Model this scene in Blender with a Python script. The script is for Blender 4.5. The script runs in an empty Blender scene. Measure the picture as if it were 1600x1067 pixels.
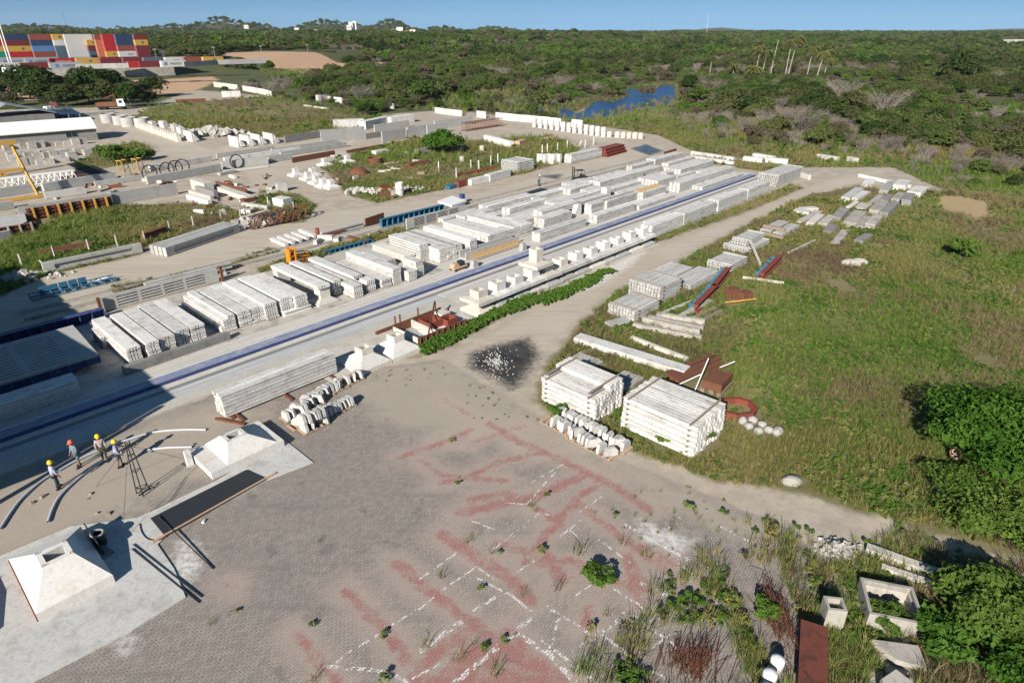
import bpy, bmesh, math, random
import numpy as np
from mathutils import Matrix, Vector
random.seed(7); rng = np.random.default_rng(11)
scene = bpy.context.scene
COL = scene.collection
# ------------------------------------------------------------------ camera, sky, sun, exposure
CAM_H = 22.5
PITCH = math.atan((533.5 - 45.0) / 996.0)
cam = bpy.data.cameras.new("camera"); camo = bpy.data.objects.new("camera", cam); COL.objects.link(camo)
cam.sensor_width = 36.0; cam.lens = 36.0 * 996.0 / 1600.0
cam.clip_start = 0.5; cam.clip_end = 20000
camo.location = (0, 0, CAM_H); camo.rotation_euler = (math.pi / 2 - PITCH, 0, 0)
scene.camera = camo
SUN_EL, SUN_AZ = math.radians(28), math.radians(203)      # azimuth clockwise from +Y: behind the camera, to its left
W = bpy.data.worlds.new("World"); scene.world = W; W.use_nodes = True
wn, wl = W.node_tree.nodes, W.node_tree.links
sky = wn.new("ShaderNodeTexSky"); sky.sky_type = 'NISHITA'; sky.sun_disc = False
sky.sun_elevation = SUN_EL; sky.sun_rotation = SUN_AZ
sky.altitude = 0; sky.air_density = 1.0; sky.dust_density = 0.0; sky.ozone_density = 1.6
bg = wn["Background"]; bg.inputs[1].default_value = 0.066
wtc = wn.new("ShaderNodeTexCoord")
wadd = wn.new("ShaderNodeVectorMath"); wadd.operation = 'ADD'; wadd.inputs[1].default_value = (0, 0, 0.22)
wl.new(wtc.outputs["Generated"], wadd.inputs[0]); wl.new(wadd.outputs[0], sky.inputs[0])
wtint = wn.new("ShaderNodeMix"); wtint.data_type = 'RGBA'; wtint.blend_type = 'MULTIPLY'; wtint.inputs[0].default_value = 1.0; wtint.inputs[7].default_value = (0.66, 0.93, 1.0, 1)
wl.new(sky.outputs[0], wtint.inputs[6]); wl.new(wtint.outputs[2], bg.inputs[0])
sd = bpy.data.lights.new("sun", 'SUN'); sd.energy = 4.8; sd.angle = math.radians(0.5); sd.color = (1.0, 0.935, 0.83)
sun = bpy.data.objects.new("sun", sd); COL.objects.link(sun)
sdir = Vector((math.sin(SUN_AZ) * math.cos(SUN_EL), math.cos(SUN_AZ) * math.cos(SUN_EL), math.sin(SUN_EL)))
sun.rotation_euler = sdir.to_track_quat('Z', 'Y').to_euler(); sun.location = sdir * 200
scene.view_settings.view_transform = 'Standard'; scene.view_settings.look = 'None'
scene.view_settings.exposure = 0.76; scene.view_settings.gamma = 1; scene.view_settings.use_curve_mapping = False
scene.cycles.max_bounces = 6; scene.cycles.diffuse_bounces = 2; scene.cycles.glossy_bounces = 2
scene.cycles.transmission_bounces = 2; scene.cycles.transparent_max_bounces = 6; scene.cycles.use_denoising = True

# ------------------------------------------------------------------ plan helpers: a point of the site from where it is seen in the photograph
_S, _C = math.sin(PITCH), math.cos(PITCH)
def at(px, py, z=0.0):
    x = (px - 800.0) / 996.0; v = (py - 533.5) / 996.0
    dy, dz = _C - v * _S, -_S - v * _C
    t = (z - CAM_H) / dz
    return Vector((x * t, dy * t, z))
AU = math.radians(47.0)                                     # the yard's casting beds run along U, its cross direction is V
U = Vector((math.cos(AU), math.sin(AU), 0)); V = Vector((math.sin(AU), -math.cos(AU), 0))
AV = math.atan2(V.y, V.x)
def uv(p): return p.dot(U), p.dot(V)
def fromuv(u, v, z=0.0): return U * u + V * v + Vector((0, 0, z))

# ------------------------------------------------------------------ mesh building
class MB:
    def __init__(s): s.v = []; s.f = []; s.m = []
    def add(s, vs, fs, mi=0):
        n = len(s.v); s.v += [tuple(p) for p in vs]; s.f += [tuple(i + n for i in f) for f in fs]; s.m += [mi] * len(fs); return s
    def box(s, x0, x1, y0, y1, z0, z1, M=None, mi=0):
        vs = [Vector(p) for p in ((x0,y0,z0),(x1,y0,z0),(x1,y1,z0),(x0,y1,z0),(x0,y0,z1),(x1,y0,z1),(x1,y1,z1),(x0,y1,z1))]
        if M is not None: vs = [M @ p for p in vs]
        return s.add(vs, [(3,2,1,0),(4,5,6,7),(0,1,5,4),(1,2,6,5),(2,3,7,6),(3,0,4,7)], mi)
    def frus(s, a, b, z0, z1, mi=0, top=True, bot=True):      # a, b: (x0,x1,y0,y1) rectangles at z0 and z1
        vs = [(a[0],a[2],z0),(a[1],a[2],z0),(a[1],a[3],z0),(a[0],a[3],z0),(b[0],b[2],z1),(b[1],b[2],z1),(b[1],b[3],z1),(b[0],b[3],z1)]
        fs = [(0,1,5,4),(1,2,6,5),(2,3,7,6),(3,0,4,7)] + ([(4,5,6,7)] if top else []) + ([(3,2,1,0)] if bot else [])
        return s.add(vs, fs, mi)
    def bar(s, p, q, r=0.03, n=6, r2=None, mi=0, cap=True):
        p, q = Vector(p), Vector(q); d = q - p
        if d.length < 1e-6: return s
        r2 = r if r2 is None else r2
        d.normalize(); a = d.orthogonal().normalized(); b = d.cross(a)
        vs = []
        for (c, rr) in ((p, r), (q, r2)):
            for k in range(n):
                t = 2 * math.pi * (k + .5) / n; vs.append(c + a * (rr * math.cos(t)) + b * (rr * math.sin(t)))
        fs = [(k, (k+1) % n, n + (k+1) % n, n + k) for k in range(n)]
        if cap: fs += [tuple(range(n-1, -1, -1)), tuple(range(n, 2*n))]
        return s.add(vs, fs, mi)
    def path(s, pts, r=0.03, n=6, mi=0):
        for i in range(len(pts) - 1): s.bar(pts[i], pts[i+1], r, n, mi=mi)
        return s
    def lathe(s, prof, n=20, mi=0, M=None):                   # prof: (r, z) list, closed ring if first == last
        vs = []; fs = []
        for (r, z) in prof:
            for k in range(n):
                t = 2 * math.pi * k / n; vs.append(Vector((r * math.cos(t), r * math.sin(t), z)))
        for i in range(len(prof) - 1):
            for k in range(n):
                fs.append((i*n+k, i*n+(k+1) % n, (i+1)*n+(k+1) % n, (i+1)*n+k))
        if M is not None: vs = [M @ p for p in vs]
        return s.add(vs, fs, mi)
    def prism(s, pts, y0, y1, M=None, mi=0):                  # polygon in (x,z) extruded along y
        n = len(pts); vs = [Vector((p[0], y0, p[1])) for p in pts] + [Vector((p[0], y1, p[1])) for p in pts]
        if M is not None: vs = [M @ p for p in vs]
        fs = [tuple(range(n)), tuple(range(2*n-1, n-1, -1))] + [(i, n+i, n+(i+1) % n, (i+1) % n) for i in range(n)]
        return s.add(vs, fs, mi)
    def poly(s, pts, z0, z1, mi=0):                           # polygon in (x,y) extruded in z
        n = len(pts); vs = [(p[0], p[1], z0) for p in pts] + [(p[0], p[1], z1) for p in pts]
        fs = [tuple(range(n-1, -1, -1)), tuple(range(n, 2*n))] + [(i, (i+1) % n, n+(i+1) % n, n+i) for i in range(n)]
        return s.add(vs, fs, mi)
    def grid(s, ys, zs, fill, x0, x1, mi=0):                  # cross-section given as filled cells, extruded along x
        ny, nz = len(ys), len(zs); n = ny * nz
        vs = [(x, y, z) for x in (x0, x1) for z in zs for y in ys]
        I = lambda k, i, j: k * n + j * ny + i
        F = lambda i, j: 0 <= i < ny-1 and 0 <= j < nz-1 and fill(i, j)
        fs = []
        for j in range(nz-1):
            for i in range(ny-1):
                if not F(i, j): continue
                fs.append((I(0,i,j), I(0,i,j+1), I(0,i+1,j+1), I(0,i+1,j))); fs.append((I(1,i,j), I(1,i+1,j), I(1,i+1,j+1), I(1,i,j+1)))
                if not F(i-1,j): fs.append((I(0,i,j), I(1,i,j), I(1,i,j+1), I(0,i,j+1)))
                if not F(i+1,j): fs.append((I(0,i+1,j), I(0,i+1,j+1), I(1,i+1,j+1), I(1,i+1,j)))
                if not F(i,j-1): fs.append((I(0,i,j), I(0,i+1,j), I(1,i+1,j), I(1,i,j)))
                if not F(i,j+1): fs.append((I(0,i,j+1), I(1,i,j+1), I(1,i+1,j+1), I(0,i+1,j+1)))
        return s.add(vs, fs, mi)
    def mesh(s, name, mats, smooth=False):
        me = bpy.data.meshes.new(name); me.from_pydata(s.v, [], s.f); me.validate(clean_customdata=False)
        for m in (mats if isinstance(mats, (list, tuple)) else [mats]): me.materials.append(m)
        if len(me.polygons) == len(s.m): me.polygons.foreach_set("material_index", s.m)
        if smooth: me.polygons.foreach_set("use_smooth", [True] * len(me.polygons))
        me.update(); return me
def tag(o, label=None, cat=None, group=None, kind=None):
    if label: o["label"] = label
    if cat: o["category"] = cat
    if group: o["group"] = group
    if kind or cat: o["kind"] = kind or "thing"
    return o
def link(name, me, parent=None, loc=(0,0,0), rot=0.0, label=None, cat=None, group=None, kind=None):
    o = bpy.data.objects.new(name, me); COL.objects.link(o); o.location = loc
    o.rotation_euler = rot if isinstance(rot, (tuple, list)) else (0, 0, rot)
    if parent is not None: o.parent = parent
    return tag(o, label, cat, group, kind)
def thing(name, label, cat, loc=(0,0,0), rot=0.0, group=None):
    return link(name, None, None, loc, rot, label, cat, group)
def part(name, mb, mat, parent, smooth=False, label=None, kind=None):
    return link(name, mb.mesh(name, mat, smooth), parent, label=label, kind=kind)
def copy_tree(o, parent=None):
    c = o.copy(); COL.objects.link(c)
    if parent is not None: c.parent = parent
    for ch in list(o.children): copy_tree(ch, c)
    return c
ORD = ["first","second","third","fourth","fifth","sixth","seventh","eighth","ninth","tenth","eleventh","twelfth","thirteenth","fourteenth","fifteenth","sixteenth","seventeenth","eighteenth","nineteenth","twentieth"]

# ------------------------------------------------------------------ materials
class NT:
    def __init__(s, name):
        s.m = bpy.data.materials.new(name); s.m.use_nodes = True; s.t = s.m.node_tree; s.n = s.t.nodes; s.l = s.t.links
        s.b = s.n["Principled BSDF"]; s.b.inputs["Specular IOR Level"].default_value = 0.25
    def node(s, typ, ins=None, **kw):
        nd = s.n.new(typ)
        for k, v in kw.items(): setattr(nd, k, v)
        for k, v in (ins or {}).items():
            if isinstance(v, bpy.types.NodeSocket): s.l.new(v, nd.inputs[k])
            else: nd.inputs[k].default_value = v
        return nd
    def noise(s, vec, scale, detail=4, rough=0.6, out=0): return s.node("ShaderNodeTexNoise", {"Vector": vec, "Scale": scale, "Detail": detail, "Roughness": rough}).outputs[out]
    def math(s, op, a, b=0.0, clamp=False): return s.node("ShaderNodeMath", {0: a, 1: b}, operation=op, use_clamp=clamp).outputs[0]
    def rng(s, v, a, b, c=0.0, d=1.0, smooth=True): return s.node("ShaderNodeMapRange", {0: v, 1: a, 2: b, 3: c, 4: d}, interpolation_type='SMOOTHSTEP' if smooth else 'LINEAR').outputs[0]
    def mix(s, f, a, b, mode='MIX'):
        nd = s.n.new("ShaderNodeMix"); nd.data_type = 'RGBA'; nd.blend_type = mode
        for k, v in ((0, f), (6, a), (7, b)):
            if isinstance(v, bpy.types.NodeSocket): s.l.new(v, nd.inputs[k])
            else: nd.inputs[k].default_value = (*v, 1) if isinstance(v, tuple) and len(v) == 3 else v
        return nd.outputs[2]
    def objvec(s):                                             # object coordinates shifted per object, so copies never look alike
        tc = s.node("ShaderNodeTexCoord"); oi = s.node("ShaderNodeObjectInfo")
        k = s.math('MULTIPLY', oi.outputs["Random"], 53.0)
        s.rnd = oi.outputs["Random"]
        return s.node("ShaderNodeVectorMath", {0: tc.outputs["Object"], 1: k}, operation='ADD').outputs[0]
    def pos(s): return s.node("ShaderNodeNewGeometry").outputs["Position"]
    def bump(s, h, strength=0.3, dist=0.02): s.l.new(s.node("ShaderNodeBump", {"Height": h, "Strength": strength, "Distance": dist}).outputs[0], s.b.inputs["Normal"])
    def out(s, col, rough=0.8, metal=0.0):
        for k, v in (("Base Color", col), ("Roughness", rough), ("Metallic", metal)):
            if isinstance(v, bpy.types.NodeSocket): s.l.new(v, s.b.inputs[k])
            else: s.b.inputs[k].default_value = (*v, 1) if isinstance(v, tuple) else v
        return s.m
def concrete(name, col, stain=(0.25,0.23,0.2), amt=0.5, vary=0.3):
    t = NT(name); v = t.objvec()
    n1 = t.noise(v, 0.9, 5, 0.65); n2 = t.noise(v, 7.0, 4, 0.7); n3 = t.noise(v, 45.0, 2, 0.6)
    tc = t.node("ShaderNodeMapping", {"Vector": v, "Scale": (0.5, 0.5, 0.12)}); st = t.noise(tc.outputs[0], 9.0, 4, 0.7)
    c = t.mix(t.math('MULTIPLY', t.rng(n1, 0.45, 0.75), amt), col, stain)
    c = t.mix(t.math('MULTIPLY', t.rng(st, 0.48, 0.75), amt * 0.65), c, tuple(x * 0.55 for x in stain))
    k = t.math('ADD', t.math('MULTIPLY', n2, 0.35), t.math('MULTIPLY', t.rnd, vary)); k = t.math('ADD', k, 0.80 - vary / 2)
    k = t.math('ADD', k, t.math('MULTIPLY', t.math('SUBTRACT', n3, 0.5), 0.25))
    c = t.mix(1.0, c, t.node("ShaderNodeCombineColor", {0: k, 1: k, 2: k}).outputs[0], 'MULTIPLY')
    t.bump(n2, 0.25, 0.02); return t.out(c, 0.88)
def metal(name, col, rust=0.0, rough=0.5, rcol=(0.13, 0.05, 0.025), m=0.0):
    t = NT(name); v = t.objvec(); n = t.noise(v, 2.2, 6, 0.7); n2 = t.noise(v, 14.0, 4, 0.7)
    c = t.mix(t.rng(t.math('ADD', n, t.math('MULTIPLY', n2, 0.35)), 0.95 - rust, 1.05 - rust * 0.7), col, rcol)
    k = t.math('ADD', t.math('MULTIPLY', n2, 0.6), 0.7)
    c = t.mix(1.0, c, t.node("ShaderNodeCombineColor", {0: k, 1: k, 2: k}).outputs[0], 'MULTIPLY')
    t.bump(n2, 0.2, 0.01); return t.out(c, rough, m)
def plain(name, col, rough=0.7, amt=0.3, sc=8.0):
    t = NT(name); v = t.objvec(); n = t.noise(v, sc, 4, 0.6); k = t.math('ADD', t.math('MULTIPLY', n, amt * 2), 1 - amt)
    return t.out(t.mix(1.0, col, t.node("ShaderNodeCombineColor", {0: k, 1: k, 2: k}).outputs[0], 'MULTIPLY'), rough)
def leaf(name, c1, c2, c3=None, trans=0.3):
    t = NT(name); oi = t.node("ShaderNodeObjectInfo"); p = t.pos(); n = t.noise(p, 0.55, 3, 0.6); n2 = t.noise(p, 0.035, 2, 0.5); n3 = t.noise(p, 3.5, 2, 0.6)
    f = t.math('ADD', t.math('MULTIPLY', oi.outputs["Random"], 0.5), t.math('MULTIPLY', t.rng(n, 0.3, 0.7), 0.5))
    c = t.mix(f, c1, c2)
    if c3: c = t.mix(t.rng(t.math('ADD', n2, t.math('MULTIPLY', oi.outputs["Random"], 0.22)), 0.52, 0.75), c, c3)
    k = t.math('ADD', t.math('MULTIPLY', n3, 1.5), 0.25)  # leaf tone variety, with shaded gaps in the foliage painted as dark spots
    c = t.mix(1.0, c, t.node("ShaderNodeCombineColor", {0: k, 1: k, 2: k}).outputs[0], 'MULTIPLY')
    d = t.node("ShaderNodeBsdfDiffuse", {"Color": c}); tr = t.node("ShaderNodeBsdfTranslucent", {"Color": c})
    mx = t.node("ShaderNodeMixShader", {0: trans, 1: d.outputs[0], 2: tr.outputs[0]})
    t.l.new(mx.outputs[0], t.n["Material Output"].inputs[0]); return t.m
M = {}
M['white'] = concrete("white_concrete", (0.60, 0.585, 0.56), (0.33, 0.30, 0.26), 0.75)
M['cream'] = concrete("cream_concrete", (0.54, 0.505, 0.45), (0.33, 0.30, 0.255), 0.5)
M['grey'] = concrete("grey_concrete", (0.40, 0.395, 0.38), (0.24, 0.225, 0.2), 0.5)
M['footing'] = concrete("cast_footing", (0.575, 0.56, 0.53), (0.42, 0.30, 0.175), 0.42)
M['lgrey'] = concrete("light_grey_concrete", (0.49, 0.48, 0.46), (0.27, 0.255, 0.23), 0.6)
M['dgrey'] = concrete("dark_concrete", (0.24, 0.235, 0.225), (0.12, 0.11, 0.1), 0.6)
M['old'] = concrete("weathered_concrete", (0.40, 0.37, 0.33), (0.16, 0.14, 0.12), 0.75)
M['rust'] = metal("rusty_steel", (0.15, 0.062, 0.036), 0.25, 0.8, (0.08, 0.035, 0.022))
M['redox'] = metal("red_primer_steel", (0.20, 0.052, 0.034), 0.28, 0.65)
M['steel'] = metal("dark_steel", (0.03, 0.032, 0.036), 0.12, 0.45)
M['greysteel'] = metal("grey_steel", (0.25, 0.26, 0.27), 0.12, 0.5)
M['blue'] = metal("blue_paint", (0.035, 0.13, 0.22), 0.12, 0.5)
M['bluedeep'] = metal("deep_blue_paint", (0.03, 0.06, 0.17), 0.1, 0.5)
M['yellow'] = metal("yellow_paint", (0.50, 0.29, 0.07), 0.12, 0.5)
M['orange'] = metal("orange_paint", (0.62, 0.22, 0.015), 0.08, 0.5)
M['wood'] = plain("weathered_timber", (0.24, 0.19, 0.15), 0.9, 0.4)
M['palewood'] = plain("pale_timber", (0.45, 0.30, 0.20), 0.9, 0.3)
M['rubber'] = plain("black_rubber", (0.018, 0.018, 0.02), 0.8, 0.3)
M['hose'] = plain("grey_conduit", (0.42, 0.45, 0.48), 0.55, 0.15)
M['bag'] = plain("white_woven_bag", (0.33, 0.32, 0.295), 0.9, 0.4)
M['glass'] = plain("dark_window_glass", (0.02, 0.03, 0.04), 0.15, 0.1)
M['whitepaint'] = metal("white_paint", (0.72, 0.72, 0.70), 0.05, 0.45)
M['trunk'] = plain("bark", (0.16, 0.125, 0.095), 0.95, 0.4, 5)
M['palebark'] = plain("pale_bark", (0.34, 0.30, 0.25), 0.95, 0.3, 5)
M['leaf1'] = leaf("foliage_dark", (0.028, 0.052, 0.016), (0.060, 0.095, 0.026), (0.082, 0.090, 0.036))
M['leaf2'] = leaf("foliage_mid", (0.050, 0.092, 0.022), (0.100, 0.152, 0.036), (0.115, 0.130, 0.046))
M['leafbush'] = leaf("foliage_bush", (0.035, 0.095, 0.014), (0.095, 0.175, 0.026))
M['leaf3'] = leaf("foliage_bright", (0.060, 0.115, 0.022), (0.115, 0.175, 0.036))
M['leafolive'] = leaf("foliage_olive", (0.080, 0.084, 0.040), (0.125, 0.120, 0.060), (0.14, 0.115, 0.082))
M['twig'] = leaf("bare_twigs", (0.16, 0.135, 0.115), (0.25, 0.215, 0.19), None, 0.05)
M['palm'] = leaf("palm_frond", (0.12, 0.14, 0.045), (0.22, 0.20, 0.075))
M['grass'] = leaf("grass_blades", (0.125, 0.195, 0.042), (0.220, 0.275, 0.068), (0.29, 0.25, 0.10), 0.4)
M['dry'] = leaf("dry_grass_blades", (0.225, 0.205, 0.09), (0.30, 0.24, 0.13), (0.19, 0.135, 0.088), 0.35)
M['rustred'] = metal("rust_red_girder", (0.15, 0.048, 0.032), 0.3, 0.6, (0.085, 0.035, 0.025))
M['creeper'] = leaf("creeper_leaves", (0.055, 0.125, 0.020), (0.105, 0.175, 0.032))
M['rock'] = concrete("broken_rubble", (0.42, 0.40, 0.37), (0.2, 0.185, 0.165), 0.7, 0.35)
# ------------------------------------------------------------------ ground: one sheet, coloured by signed distances to the zones of the site
def W2(pts, z=0.0): return [tuple(at(x, y, z)[:2]) for x, y in pts]
def UVP(pts): return [tuple(fromuv(u, v)[:2]) for u, v in pts]
def sdf(poly, X, Y):
    d = np.full(X.shape, 1e18); ins = np.zeros(X.shape, bool); n = len(poly)
    for i in range(n):
        (ax, ay), (bx, by) = poly[i], poly[(i+1) % n]
        ex, ey = bx-ax, by-ay; L = ex*ex + ey*ey + 1e-12
        t = np.clip(((X-ax)*ex + (Y-ay)*ey) / L, 0, 1)
        d = np.minimum(d, (X-ax-ex*t)**2 + (Y-ay-ey*t)**2)
        c = (ay > Y) != (by > Y)
        ins ^= c & (X < ex * (Y-ay) / (ey if abs(ey) > 1e-12 else 1e-12) + ax)
    d = np.sqrt(d); return np.where(ins, d, -d)
def sdl(line, X, Y, w):
    d = np.full(X.shape, 1e18)
    for (ax, ay), (bx, by) in zip(line[:-1], line[1:]):
        ex, ey = bx-ax, by-ay; t = np.clip(((X-ax)*ex + (Y-ay)*ey) / (ex*ex+ey*ey+1e-12), 0, 1)
        d = np.minimum(d, (X-ax-ex*t)**2 + (Y-ay-ey*t)**2)
    return w - np.sqrt(d)
FAR = 7500.0
Z_PAVE = [W2([(-500,1300),(-500,900),(0,745),(340,612),(560,580),(690,560),(740,590),(850,655),(960,715),(1100,770),(1240,830),(1290,880),(1330,1000),(1330,1300)])]
Z_SAND = [W2([(530,600),(690,555),(860,655),(990,722),(1245,832),(1190,850),(1040,790),(930,730),(800,700),(700,690),(600,660)]), W2([(-300,900),(0,755),(340,618),(420,640),(330,720),(200,800),(0,880),(-300,1000)])]
Z_GRASS = [
    W2([(848,575),(905,505),(968,456),(1012,442),(1066,408),(1142,363),(1203,334),(1262,305),(1330,294),(1440,298),(1500,300),(1700,308),(2300,420),(2300,900),(1750,900),(1560,866),(1440,826),(1330,796),(1250,772),(1120,752),(990,706),(880,662),(835,625)]),
    W2([(640,560),(700,532),(840,466),(1010,375),(1240,288),(1255,294),(1174,329),(1018,382),(893,436),(826,474),(690,548),(650,560)]),
    W2([(900,192),(1030,212),(1080,236),(1250,262),(1345,262),(1395,262),(1480,300),(1800,310),(2300,330),(2300,200),(1500,220),(1050,150),(880,190)]),
    W2([(-200,400),(60,330),(170,322),(300,318),(395,330),(410,300),(470,305),(496,322),(475,348),(385,352),(240,380),(222,398),(75,430),(0,465),(-200,520)]),
    W2([(500,262),(560,238),(650,215),(740,220),(860,212),(905,232),(890,252),(820,272),(740,287),(640,308),(590,318),(540,305),(525,285)]),
    W2([(190,195),(235,168),(300,160),(420,150),(545,168),(620,186),(600,200),(500,203),(440,216),(330,210),(270,198)]),
    W2([(1330,850),(1400,815),(1480,850),(1900,930),(2200,1300),(1190,1300),(1180,1000),(1240,900)]),
    W2([(175,450),(300,425),(425,388),(440,392),(300,432),(180,458)]), W2([(400,420),(520,385),(640,352),(700,340),(640,362),(520,398),(410,428)]),
    W2([(110,262),(150,235),(215,222),(245,238),(205,256),(140,268)]), W2([(1080,243),(1200,256),(1245,262),(1190,268),(1080,252)]),
]
Z_EARTH = [W2([(-300,112),(0,110),(120,106),(270,103),(330,98),(348,104),(322,114),(290,120),(200,122),(0,130),(-300,134)], 6.0), W2([(338,88),(420,85),(520,87),(612,86),(622,93),(530,99),(470,101),(430,94),(345,94)], 5.0)]
pond_px = [(280,690),(300,730),(440,750),(560,735),(700,690),(830,660),(985,650),(1012,600),(1022,530),(960,532),(900,560),(780,560),(700,555),(735,600),(640,640),(560,630),(490,650),(470,690),(400,712),(330,680)]
Z_POND = [W2([(800+x/4, y/4) for x, y in pond_px]), W2([(831,169),(848,167),(850,173),(836,174)])]
Z_FOR = [W2([(-400,185),(0,172),(235,166),(300,140),(420,151),(560,183),(640,176),(700,172),(790,180),(870,192),(915,168),(960,158),(1050,168),(1055,195),(1120,225),(1300,240),(1395,258),(1490,292),(1700,300),(2200,320)]) + [(9000, 400), (9000, 9000), (-9000, 9000), (-9000, 400)]]
Z_PUD = [W2([(735,552),(770,540),(825,528),(842,555),(812,600),(800,608),(770,590),(735,575)]), W2([(985,232),(1010,226),(1035,236),(1015,243)]), W2([(840,275),(880,272),(870,280)])]
Z_ROAD = [W2([(690,575),(740,540),(830,490),(1010,395),(1180,330),(1300,280),(1390,262),(1335,245),(1400,262),(1330,290),(1200,330),(1060,400),(950,450),(880,515),(800,600)]),
          W2([(-100,470),(60,440),(235,395),(380,355),(490,335),(600,322),(760,300),(900,260),(990,228),(960,212),(840,205),(740,195),(640,185),(700,190),(830,212),(945,222),(1040,230),(960,265),(860,292),(740,318),(640,345),(440,395),(200,455),(-100,500)]),
          W2([(200,195),(260,210),(330,235),(440,228),(560,205),(545,240),(480,262),(430,280),(500,330),(470,350),(400,292),(380,262),(280,245),(170,245)])]
Z_SLURRY = [W2([(905,450),(930,425),(985,400),(1010,392),(985,415),(945,440),(915,455)]), W2([(190,1000),(205,1000),(205,1012),(192,1010)]), W2([(1000,815),(1080,845),(1062,862),(1010,842)]), W2([(285,845),(305,855),(312,880),(295,908),(282,912),(270,880)])]
RED = [([(625,715),(690,692),(735,672)],.35),([(735,692),(820,665)],.2),([(690,622),(712,635),(735,650)],.18),([(765,662),(810,690),(880,720),(960,760),(1012,795)],.42),
       ([(660,720),(690,742),(740,748),(790,750)],.3),([(690,755),(730,745),(780,722),(850,706)],.3),([(720,800),(770,790),(840,775),(905,745)],.5),([(735,780),(790,770),(850,800),(880,822)],.35),
       ([(690,835),(760,880),(800,905),(830,938)],.5),([(780,850),(830,865),(905,775),(930,760)],.35),([(620,880),(660,915),(720,960),(760,990)],.42),([(540,925),(590,970),(640,1035)],.38),([(465,990),(500,1035),(530,1075)],.3),
       ([(740,980),(690,1015),(660,1040),(650,1066)],.5),([(820,880),(900,875),(930,905)],.35),([(900,785),(960,830),(1040,890)],.35),([(940,900),(985,915),(1005,955)],.3),([(920,950),(915,985)],.35),([(1000,850),(1090,900)],.2),([(355,914),(364,916)],.22),
       ([(850,862),(880,905),(870,900)],.45),([(980,870),(1000,920)],.5)]
RED_POLY = [W2([(740,1000),(800,975),(850,1030),(905,1067),(900,1200),(600,1200),(660,1067)])]
def terrain(X, Y):
    z = np.zeros_like(X)
    d = sdf(TERR, X, Y); z += 7.0 * np.clip(d / 14.0, 0, 1)**0.8
    for (hx, hy, hz, rx, ry) in HILLS:
        z += hz * np.exp(-(((X-hx)/rx)**2 + ((Y-hy)/ry)**2))
    return z
TERR = W2([(-600,136),(0,129),(60,126),(180,121),(275,117),(330,112),(420,108),(560,96),(640,86)], 0.0)
TERR = [(x, y) for x, y in TERR] + [(260, 1500), (-4000, 1500), (-4000, 260)]
HILLS = []
def hill(px, ty, wpx, D, depth=420):
    h = 22.5 + (46.5 - ty) * 0.00081 * D * 1.15 - 8; q = (px - 800) / 996 * 0.9 * D
    HILLS.append((q, D, max(h, 3), wpx * 0.52 * D / 996, 260))
for a in ((-60,40,120,2500),(60,42,95,2500),(150,47,55,2300),(285,41,60,2700),(350,32,48,2600),(405,40,40,2600),(500,37,55,2700),(612,35,52,2650),(560,42,60,2900),(690,44,45,2600),(770,44,60,3200),(1060,44.5,50,5200),(1120,43,70,5600),(1210,46,60,5600),(1590,41,70,4600),(1690,38,80,4600)): hill(*a)
def cums(segs):
    o = [segs[0][0]]
    for a, b, s in segs:
        n = max(1, int(round((b-a)/s))); o += [a + (b-a)*(i+1)/n for i in range(n)]
    return o
def geo(a, b, s0, k=1.09):
    o = []; x = a; s = s0
    while x < b: x += s; s *= k; o.append(min(x, b))
    return o
gx = cums([(-95,-27,.8),(-27,30,.26),(30,120,.9)]); gy = cums([(-40,11,2.0),(11,46,.26),(46,95,.6),(95,180,1.2)])
xs = np.array([-v for v in reversed(geo(95, FAR, 1.2))] + gx + geo(120, FAR, 1.2)); ys = np.array([-v for v in reversed(geo(40, 400, 4, 1.3))] + gy + geo(180, FAR, 1.5))
GX, GY = np.meshgrid(xs, ys); GX = GX.ravel(); GY = GY.ravel()
def mx(polys, X, Y):
    r = np.full(X.shape, -1e9)
    for p in polys: r = np.maximum(r, sdf(p, X, Y))
    return r
s_pond = mx(Z_POND, GX, GY)
GZ = terrain(GX, GY); GZ = np.where(s_pond > -3, GZ - np.clip((s_pond+1.5)/4, 0, 1), GZ)
nx, ny = len(xs), len(ys)
ii = np.arange((ny-1)*(nx-1)); r, c = ii // (nx-1), ii % (nx-1); a = r*nx + c
quads = np.stack([a, a+1, a+nx+1, a+nx], 1)
gm = bpy.data.meshes.new("ground")
gm.vertices.add(len(GX)); gm.vertices.foreach_set("co", np.stack([GX, GY, GZ], 1).astype(np.float32).ravel())
gm.loops.add(quads.size); gm.loops.foreach_set("vertex_index", quads.ravel().astype(np.int32))
gm.polygons.add(len(quads)); gm.polygons.foreach_set("loop_start", (np.arange(len(quads))*4).astype(np.int32))
gm.update(calc_edges=True)
s_red = np.maximum(mx(RED_POLY, GX, GY), -1e9)
for l, w in RED: s_red = np.maximum(s_red, sdl(W2(l), GX, GY, w*.72))
Z_TAN = [W2([(1445,302),(1500,304),(1560,316),(1575,338),(1530,344),(1490,332),(1440,318)]), W2([(1545,425),(1600,445),(1640,500),(1590,490),(1555,455)]), W2([(1105,478),(1160,485),(1235,500),(1225,515),(1150,505),(1100,492)]), W2([(1400,395),(1455,362),(1462,366),(1410,400)])]
zones = dict(tan=mx(Z_TAN, GX, GY), pave=mx(Z_PAVE, GX, GY), sand=mx(Z_SAND, GX, GY), grass=mx(Z_GRASS[:6] + Z_GRASS[7:], GX, GY), earth=mx(Z_EARTH, GX, GY), forest=mx(Z_FOR, GX, GY), puddle=mx(Z_PUD, GX, GY), road=mx(Z_ROAD, GX, GY), slurry=mx(Z_SLURRY, GX, GY), red=s_red, pond=s_pond)
for k, v in zones.items():
    at_ = gm.attributes.new(k, 'FLOAT', 'POINT'); at_.data.foreach_set("value", np.clip(v, -30, 30).astype(np.float32))
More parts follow.
